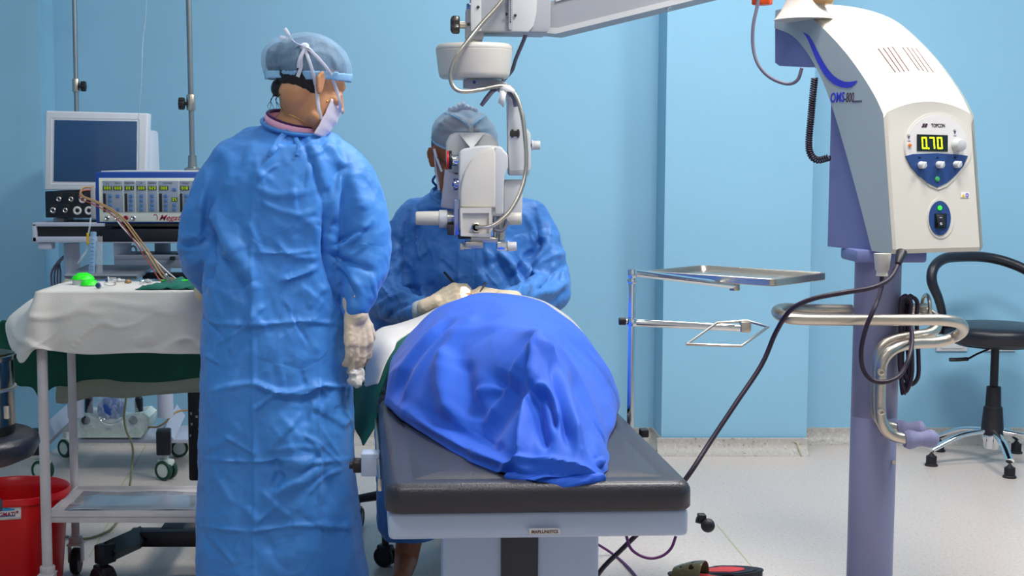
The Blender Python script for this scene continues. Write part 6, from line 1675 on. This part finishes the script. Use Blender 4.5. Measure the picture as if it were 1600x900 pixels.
obj('curved_arm', rslab([(793, 160), (790, 140), (799, 138), (811, 150), (818, 175), (822, 200), (829, 208), (830, 262), (826, 273), (795, 273), (794, 230)], MY - .015, .075, .004), 'plastic_light', MS, label='pale curved hanging arm')
obj('arm_foot', rslab([(796, 264), (829, 264), (826, 274), (796, 274)], MY - .018, .08, .003), 'plastic_grey', MS)
q = MB(); 
for px in (799, 808): q.boxp(px, 202, px + 3.2, 215, MY - .02, .01, .001)
q.boxp(797, 204, 812, 213, MY - .018, .008, .001); obj('catch', q, 'dark_metal', MS)
c = at(838, 227, MY + .01); q = MB(); q.cyl(at(828, 227, MY + .01), at(834, 227, MY + .01), .005); obj('knob_stem', q, 'dark_metal', MS)
obj('knob', MB().cyl(at(832, 227, MY + .01), at(844, 227, MY + .01), .0135, bev=.002).cyl(at(830.5, 227, MY + .01), at(833, 227, MY + .01), .016, bev=.001), 'plastic_light', MS)
# lower side module (right)
obj('side_module', rslab([(790, 281), (817, 281), (816, 330), (815, 338), (787, 338), (787, 292)], MY - .0, .08, .004), 'plastic_light', MS)
q = MB(); c0 = at(800, 341, MY + .01); c1 = at(815, 341, MY + .01); q.cyl(at(790, 341, MY + .01), c1, .0205, bev=.005); obj('lamp_housing', q, 'plastic_beige', MS)
# binocular head behind, top
obj('binocular_head', rslab([(697, 250), (697, 222), (703, 210), (712, 207), (757, 207), (768, 210), (778, 222), (782, 240), (778, 270), (700, 270)], MY + .03, .09, .008), 'plastic_light', MS)
q = MB(); q.prism([at(716, 208, MY + .03), at(757, 208, MY + .03), at(737, 233, MY - .03)], (0, .05, .0)); obj('wedge', q, 'plastic_light', MS)
q = MB(); c = at(736, 203, MY + .05); q.cyl(c - Vector((0, 0, .008)), c + Vector((0, 0, .012)), .0075, bev=.001); obj('knob', q, 'plastic_light', MS)
body_o = [(716, 360), (716, 300), (717, 238), (722, 233), (745, 228), (765, 227), (784, 229), (788, 235), (794, 241), (794, 262), (789, 272), (787, 285), (787, 336), (777, 338), (770, 336), (770, 362)]
obj('optical_body', rslab(body_o, MY - .05, .12, .008), 'plastic_light', MS, label='main beige optical body')
cvr = [(719, 324)] + [(719 + 0, 300), (721, 285), (726, 268), (735, 252), (747, 240), (760, 233), (771, 229), (774, 240), (774, 325)]
obj('curved_cover', rslab(cvr, MY - .066, .02, .006), 'plastic_beige', MS, label='curved front cover')
cv2 = [(774, 229), (783, 229), (788, 236), (794, 242), (794, 262), (788, 274), (787, 335), (774, 336), (770, 300), (770, 245)]
obj('side_cover', rslab(cv2, MY - .060, .02, .006), 'plastic_light', MS)
obj('cable_box', rslab([(719, 325), (768, 325), (767, 371), (720, 369)], MY - .085, .09, .003), 'plastic_beige', MS, label='square box where the hose plugs in')
q = MB(); 
fr_o = [(719, 325), (768, 325), (767, 371), (720, 369)]; fr_i = [(723, 333), (764, 333), (764, 365), (724, 364)]
for i in range(4):
    j = (i + 1) % 4
    q.prism([at(*fr_o[i], MY - .094), at(*fr_o[j], MY - .094), at(*fr_i[j], MY - .094), at(*fr_i[i], MY - .094)], (0, .012, 0))
obj('box_rim', q, 'plastic_beige', MS)
obj('hose_socket', MB().lathe([(.009, 0), (.009, .012), (.0105, .015), (.0145, .013), (.0145, 0)], frame(at(744, 355, MY - .085), (1, 0, 0), (0, 0, 1)), 28), 'steel', MS)
# eyepiece-like cylinders at left
q = MB(); q.cyl(at(649, 341, MY - .0), at(694, 341, MY - .0), .0205, .0225, 28, bev=.006); obj('handle_grip', q, 'plastic_beige', MS, label='rounded beige side grip')
q = MB(); q.cyl(at(686, 342, MY), at(699, 342, MY), .0275, bev=.002); obj('grip_collar', q, 'plastic_light', MS)
q = MB(); q.cyl(at(695, 341, MY), at(708, 341, MY), .0225, bev=.001); obj('ring', q, 'steel', MS)
q = MB(); q.cyl(at(702, 341, MY), at(718, 341, MY), .0195); obj('ring', q, 'chrome_blue', MS)
obj('mounting_plate', rslab([(709, 312), (718, 312), (718, 368), (709, 368)], MY - .05, .09, .002), 'chrome_blue', MS)
obj('lower_block', rslab([(698, 351), (717, 351), (718, 369), (699, 367)], MY - .03, .07, .002), 'dark_metal', MS)
q = MB(); q.cyl(at(698, 250, MY - .02), at(701, 250, MY - .02), .028, bev=.001); obj('focus_ring', q, 'red_ring', MS, label='red ring of the focus knob')
q = MB(); q.cyl(at(700.5, 250, MY - .02), at(706, 250, MY - .02), .0285, bev=.002); obj('focus_knob', q, 'black_plastic', MS)
q = MB(); q.cyl(at(705, 250, MY - .02), at(721, 250, MY - .02), .018, bev=.001); obj('focus_barrel', q, 'chrome', MS)
q = MB(); q.cyl(at(708, 288, MY - .03), at(717, 288, MY - .03), .018, bev=.002); obj('side_dial', q, 'chrome_blue', MS)
q = MB(); q.cyl(at(706.5, 288, MY - .03), at(708.5, 288, MY - .03), .006); obj('dial_mark', q, 'logo_blue', MS)
obj('slide_plate', rslab([(733, 369), (778, 372), (777, 379), (735, 378)], MY - .06, .09, .002), 'steel', MS)
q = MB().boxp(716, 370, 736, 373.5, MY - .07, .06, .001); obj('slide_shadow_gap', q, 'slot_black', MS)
obj('objective_mount', MB().boxp(727, 378, 755, 388, MY - .08, .08, .002), 'steel', MS)
q = MB(); q.cyl(at(724, 385, MY - .05), at(736, 385, MY - .05), .008, bev=.001); q.cyl(at(719, 385, MY - .05), at(724, 385, MY - .05), .0105, .0125, bev=.002); obj('adjuster', q, 'plastic_beige', MS)
obj('filter_holder', MB().boxp(776, 378, 793, 392, MY - .07, .06, .004), 'chrome', MS)
q = MB(); q.cyl(at(793, 385, MY - .04), at(807, 385, MY - .04), .0135, bev=.002); q.cyl(at(793, 385, MY - .04), at(795, 385, MY - .04), .017, bev=.001); obj('knob', q, 'plastic_light', MS)
q = MB()
for px in (773, 782): q.cyl(at(px, 335, MY), at(px, 375, MY), .0055)
q.boxp(777, 336, 789, 376, MY + .01, .03, .001); obj('guide_rod', q, 'steel', MS)
obj('small_hose', MB().tube([at(792, 338, MY), at(792, 350, MY - .01), at(784, 361, MY - .02), at(770, 358, MY - .02), at(762, 350, MY)], .005, 10, smooth=5), 'cable_grey', MS, ang=80)
# hoses
t = thing('light_hose', 'ribbed grey metal hose curving along the microscope', 'hose', at(705, 110, MY - .14))
hY = MY - .125
def ribbed(path, r, pitch=.0045, amp=.0005):
    P = smooth_path(path, 10); L = [0]
    for i in range(1, len(P)): L.append(L[-1] + (P[i] - P[i - 1]).length)
    n = int(L[-1] / pitch * 2); out = []; rs = []
    for i in range(n + 1):
        s_ = L[-1] * i / n; out.append(Vector((interp(L, [p.x for p in P], s_), interp(L, [p.y for p in P], s_), interp(L, [p.z for p in P], s_)))); rs.append(r + (amp if i % 2 else -amp))
    return MB().tube(out, rs, 12)
obj('hose', ribbed([at(800, -20, MY - .07), at(779, 8, MY - .08), at(750, 40, MY - .10), at(725, 72, hY), at(709, 98, hY), at(704, 120, hY), at(709, 136, hY), at(723, 143, hY), at(750, 140, hY + .03), at(775, 135, MY - .05), at(795, 136, MY - .04), at(806, 150, MY - .045), at(814, 172, MY - .05), at(819, 200, MY - .055), at(822, 240, MY - .06), at(821, 270, MY - .065), at(813, 300, MY - .08), at(800, 325, MY - .095), at(785, 342, MY - .11), at(768, 353, MY - .115), at(752, 356, MY - .11), at(744, 355, MY - .095)], .0066), 'brushed_steel', t, ang=80)
t = thing('arm_hose', 'dark grey hose hanging behind the drum and tied by a white strap', 'hose', at(800, 120, MY + .08))
obj('hose', MB().tube([at(824, 48, MY + .06), at(817, 66, MY + .07), at(806, 92, MY + .10), at(800, 110, MY + .13), at(788, 124, MY + .08), at(778, 137, MY + .0), at(770, 142, MY - .04), at(760, 154, MY - .045), at(752, 165, MY - .04)], [.006, .006, .006, .006, .006, .006, .0075, .0075, .006], 12, smooth=6), 'cable_grey', t, ang=80)
obj('hose_loop', MB().tube([at(778, 137, MY - .02), at(793, 140, MY - .03), at(803, 152, MY - .03), at(806, 167, MY - .03)], [.006, .007, .0085, .006], 12, smooth=6), 'cable_grey', t, ang=80)
q = MB(); q.tube([at(780, 146, MY - .06), at(784, 138, MY - .066), at(793, 134.5, MY - .068), at(801, 138, MY - .066), at(805, 145, MY - .06)], 1.0, 12, smooth=5, flat=(.013, .0012), up=None)
q2 = MB(); q2.grid([[at(781, 142, MY - .066), at(793, 140, MY - .068)], [at(781, 150, MY - .07), at(790, 152, MY - .07)], [at(778, 160, MY - .072), at(787, 168, MY - .072)]])
q = MB(); q.grid([[at(780, 143, MY - .055), at(789, 150, MY - .055)], [at(781, 138, MY - .064), at(790, 146, MY - .066)], [at(787, 133, MY - .068), at(793, 143, MY - .072)], [at(796, 133, MY - .066), at(799, 144, MY - .07)], [at(804, 140, MY - .06), at(802, 147, MY - .064)], [at(806, 146, MY - .045), at(803, 150, MY - .045)]])
o = obj('strap', q, 'paper_white', t, ang=80, label='white hook-and-loop strap', solid=.0015); o = obj('strap_tail', q2, 'paper_white', t, ang=80, solid=.0015)
# light of the microscope on the eye
sp = bpy.data.lights.new('microscope_lamp', 'SPOT'); sp.energy = 45; sp.spot_size = R(14); sp.spot_blend = .45; sp.shadow_soft_size = .008; sp.color = (1, .93, .78)
so = bpy.data.objects.new('microscope_lamp', sp); COL.objects.link(so); so.location = at(742, 399, MY - .05)
so.rotation_euler = (at(727, 462, 4.27) - so.location).to_track_quat('-Z', 'Y').to_euler()
# ================================================================ swivel stool on the right
SY = 5.72; sx = at(1553, 600, SY).x
t = thing('swivel_stool', 'black swivel stool with curved back ring and chrome star base', 'stool', (sx, SY, 0))
sz = at(1553, 507, SY).z
obj('seat', MB().lathe([(0, sz - .078), (.17, sz - .078), (.195, sz - .068), (.208, sz - .045), (.208, sz - .025), (.198, sz - .008), (.17, sz), (0, sz + .004)], Matrix.Translation((sx, SY, 0)), 56), 'leather_black', t, ang=60)
obj('seat_plate', MB().lathe([(0, sz - .085), (.15, sz - .085), (.15, sz - .075), (0, sz - .075)], Matrix.Translation((sx, SY, 0)), 40), 'black_plastic', t)
def c3(px, py, d=0.0): return at(px, py, SY + d)
obj('gas_lift', MB().cyl((sx, SY, .2), (sx, SY, sz - .08), .0165), 'black_plastic', t)
z_ = lambda py: at(1553, py, SY).z
obj('column_cover', MB().lathe([(.0, z_(678)), (.046, z_(678)), (.046, z_(672)), (.044, z_(670)), (.037, z_(636)), (.031, z_(634)), (.028, z_(604)), (.0, z_(602))], Matrix.Translation((sx, SY, 0)), 36), 'black_rubber', t)
obj('lever', MB().tube([(sx, SY, sz - .09), c3(1527, 553, -.03), c3(1512, 561, -.04)], .0045, 8), 'black_plastic', t)
obj('lever_handle', MB().tube([c3(1512, 561, -.04), c3(1495, 562, -.04), c3(1484, 562, -.04)], 1, 12, flat=(.012, .008), up=(0, 0, 1)), 'black_plastic', t)
br = [c3(1468, 520, .05), c3(1472, 492, .03), c3(1466, 466, .02), c3(1456, 440, .02), c3(1459, 418, .04), c3(1476, 404, .09), c3(1505, 401, .14), c3(1540, 402, .17), c3(1575, 410, .16), c3(1610, 426, .13), c3(1640, 452, .08), c3(1640, 490, .05), c3(1636, 520, .05)]
obj('back_ring', MB().tube(br, [.015, .017, .0185, .021, .021, .022, .0215, .0215, .0215, .021, .019, .017, .015], 16, smooth=6), 'leather_black', t, ang=80, label='curved padded black back ring')
hub = Vector((sx, SY, z_(690)))
obj('hub', MB().lathe([(0, z_(700)), (.032, z_(700)), (.038, z_(690)), (.042, z_(680)), (.04, z_(677)), (0, z_(677))], Matrix.Translation((sx, SY, 0)), 32), 'chrome', t)
for j, a in enumerate((-97, -169, -25, 47, 119)):
    a = R(a); L_ = .27
    e = Vector((sx + L_ * math.cos(a), SY + L_ * math.sin(a), .066)); m_ = Vector((sx + L_ * .55 * math.cos(a), SY + L_ * .55 * math.sin(a), .118)); s_ = Vector((sx + .03 * math.cos(a), SY + .03 * math.sin(a), .135))
    lg = obj('leg', MB().tube([s_, m_, e], 1.0, 12, smooth=6, flat=(.017, .012), up=(0, 0, 1)), 'chrome', t, ang=70)
    obj('glide', MB().lathe([(0, 0), (.026, 0), (.026, .006), (.021, .01), (.021, .04), (.012, .045), (0, .06)], Matrix.Translation((e.x, e.y, 0)), 24), 'black_rubber', lg)
# ================================================================ tray stand at the bed
PY_ = Yd(667)
p0 = at(985, 655, PY_); p1 = at(988, 428, PY_)
TS = thing('tray_stand', 'chrome pole with swivel arms fixed to the right side of the bed', 'stand', p0 - Vector((0, 0, .12)))
obj('pole', MB().cyl(p0 - Vector((0, 0, .13)), p1, .0082, seg=20), 'chrome', TS)
obj('joint', MB().cyl(at(988, 434, PY_), at(988, 420, PY_), .0105, bev=.002).cyl(at(988, 443, PY_), at(988, 436, PY_), .0115, bev=.001), 'chrome', TS)
A0, A1 = at(990, 426, PY_), at(1148, 447, 3.72)
obj('upper_arm', MB().tube([A0, A0.lerp(A1, .2), A1 - Vector((.0, 0, 0))], 1, 14, flat=(.0095, .0085), up=(0, 0, 1)), 'chrome', TS)
obj('arm_end', MB().cyl(A1 - Vector((0, 0, .012)), A1 + Vector((0, 0, .012)), .0135, bev=.002), 'brushed_steel', TS)
B0, B1 = at(990, 504, PY_), at(1163, 513, PY_ - .05)
obj('lower_arm', MB().cyl(B0, B1, .0085, seg=18), 'chrome', TS)
obj('arm_end', MB().boxp(1158, 503, 1174, 520, PY_ - .062, .026, .004), 'brushed_steel', TS)
obj('clamp', MB().cyl(at(988, 509, PY_), at(988, 497, PY_), .0125, bev=.002).cyl(at(978, 502, PY_), at(990, 502, PY_), .005), 'chrome', TS)
obj('clamp_knob', MB().cyl(at(967, 502, PY_), at(978, 502, PY_), .009, bev=.0015), 'black_plastic', TS)
zr = .86
rg = [onz(1073, 538, .82), onz(1119, 505, .845), onz(1170, 501, .845), onz(1201, 511, .835), onz(1158, 542, .82)]
Yr = PY_ - .05
tz = .945
rg = [at(1073, 538, Yr - .13), at(1120, 504.5, Yr - .0), at(1168, 501.5, Yr + .0), at(1200, 511, Yr - .03), at(1158, 541, Yr - .15)]
obj('wire_frame', MB().tube(rg, .0032, 8, closed=True), 'steel', TS)
tz = .945
tc4 = [onz(1015, 423, tz), onz(1100, 408.5, tz), onz(1283, 427.5, tz), onz(1212, 442.5, tz)]
# true rectangle fitted through three corners
ctr = (tc4[0] + tc4[1] + tc4[2] + tc4[3]) / 4
u_d = ((tc4[2] - tc4[1]) + (tc4[3] - tc4[0])).normalized(); lw = ((tc4[2] - tc4[1]).length + (tc4[3] - tc4[0]).length) / 2
v_d = Vector((-u_d.y, u_d.x, 0)); ww = ((tc4[1] - tc4[0]).length + (tc4[2] - tc4[3]).length) / 2
def rrect(hu, hv, r, z, n=5):
    out = []
    for (su, sv, a0) in ((1, 1, 0), (-1, 1, 90), (-1, -1, 180), (1, -1, 270)):
        for i in range(n + 1):
            a = R(a0 + 90 * i / n); out.append(ctr + u_d * (su * (hu - r) + r * math.cos(a)) + v_d * (sv * (hv - r) + r * math.sin(a)) + Vector((0, 0, z)))
    return out
ctr = Vector((.807, 3.77, tz)); u_d = Vector((math.cos(-.754), math.sin(-.754), 0)); v_d = Vector((-u_d.y, u_d.x, 0)); hu, hv = .197, .141
TR = thing('instrument_tray', 'empty shallow rectangular steel tray held on the upper swivel arm', 'tray', ctr)
q = MB(); q.grid([rrect(hu - .012, hv - .012, .02, -.016), rrect(hu - .003, hv - .003, .02, -.018), rrect(hu, hv, .022, -.016), rrect(hu, hv, .022, 0), rrect(hu - .002, hv - .002, .022, .0015), rrect(hu - .005, hv - .005, .02, -.0005), rrect(hu - .012, hv - .012, .018, -.013)], True)
o_ = len(q.v) - 24; q.f.append(tuple(range(24))[::-1]); q.f.append(tuple(o_ + i for i in range(24)))
obj('tray_pan', q, 'brushed_steel', TR, ang=40)
obj('tray_mount', MB().cyl(ctr - Vector((0, 0, .03)), ctr - Vector((0, 0, .016)), .02), 'brushed_steel', TR)
# ================================================================ sandals on the floor
def sandal(c, rz, lbl, upper):
    M = Matrix.Translation(c) @ Matrix.Rotation(rz, 4, 'Z')
    t = thing('sandal', lbl, 'sandal', c, 'plastic sandals on the floor')
    ol = []
    for i in range(40):
        a = 2 * math.pi * i / 40; x = .125 * math.cos(a); w = .046 if x > 0 else .037
        ol.append((x, math.sin(a) * w * (1 - .1 * math.cos(2 * a))))
    def lay(z0, z1, k, m, nm, rib=0):
        q = MB(); rings_ = []
        for z in (z0, z1):
            rings_.append([M @ Vector((x * k * (1 + rib * (i % 2)), y * k * (1 + rib * 2 * (i % 2)), z)) for i, (x, y) in enumerate(ol)])
        q.loft(rings_); return obj(nm, q, m, t, ang=40)
    lay(0, .022, 1, 'sandal_black', 'sole'); lay(.022, .028, 1.0, 'black_rubber', 'sole_rim', .02)
    lay(.0275, .030, .86, 'sandal_black', 'insole'); lay(.030, .0315, .55, 'sandal_red' , 'footbed')
    if upper:
        rows = []
        for i in range(13):
            x = .015 + .095 * i / 12; hw = .046 * math.sqrt(max(.02, 1 - (x / .128) ** 2)); hh = .058 * (1 - .55 * (i / 12) ** 1.6)
            rows.append([M @ Vector((x, -hw * math.cos(math.pi * k / 14), .020 + hh * math.sin(math.pi * k / 14) ** .8)) for k in range(15)])
        q = MB(); n = 15; vs = [p for r in rows for p in r]; fs = []
        for i in range(12):
            for k in range(14):
                if (i in (3, 4, 8) and k in (3, 4, 6, 7, 9, 10) and (i + k) % 3 != 0): continue
                fs.append((i * n + k, i * n + k + 1, (i + 1) * n + k + 1, (i + 1) * n + k))
        q.add(vs, fs)
        o = obj('upper', q, 'sandal_olive', t, ang=80, label='glossy olive upper with cut-out holes'); md = o.modifiers.new('t', 'SOLIDIFY'); md.thickness = .004; md = o.modifiers.new('s', 'SUBSURF'); md.levels = 2; md.render_levels = 2
    return t
c = onz(1108, 918, 0); sandal(Vector((c.x, c.y, 0)), R(150), 'plastic sandal with glossy olive holed upper on floor right of the bed', True)
c = onz(1140, 915, 0); sandal(Vector((c.x - .01, c.y + .06, 0)), R(8), 'black sandal with red footbed beside the olive topped one', False)
# cables on the floor under the bed
t = thing('floor_cable', 'purple cable on floor crossing below the right corner of bed', 'cable', onz(1000, 880, 0))
obj('cable', MB().tube([onz(930, 848, .05), onz(958, 866, .006), onz(985, 890, .006), onz(1010, 925, .006), onz(1020, 960, .006)], .0042, 8, smooth=6), 'cable_purple', t, ang=80)
t = thing('floor_cable', 'purple cable hanging in a shallow loop under the bed frame edge', 'cable', onz(1018, 872, .02))
obj('cable', MB().tube([at(978, 835, 3.1), at(985, 856, 3.1), at(1000, 868, 3.1), at(1018, 872.5, 3.1), at(1036, 868, 3.1), at(1049, 856, 3.1), at(1056, 838, 3.1)], .0034, 8, smooth=6), 'cable_purple', t, ang=80)
# ================================================================ camera and colour
cam = bpy.data.cameras.new('camera'); co = bpy.data.objects.new('camera', cam); COL.objects.link(co)
cam.sensor_fit = 'HORIZONTAL'; cam.sensor_width = 36; cam.lens = 36 * F / 1600; cam.shift_x = (800 - PPX) / 1600
cam.clip_end = 60
co.location = (0, 0, CZ); co.rotation_euler = (math.pi / 2 - TH, 0, 0)
SC.camera = co
vs = SC.view_settings; vs.view_transform = 'Standard'; vs.look = 'None'; vs.gamma = 1; vs.use_curve_mapping = False; vs.exposure = -0.15
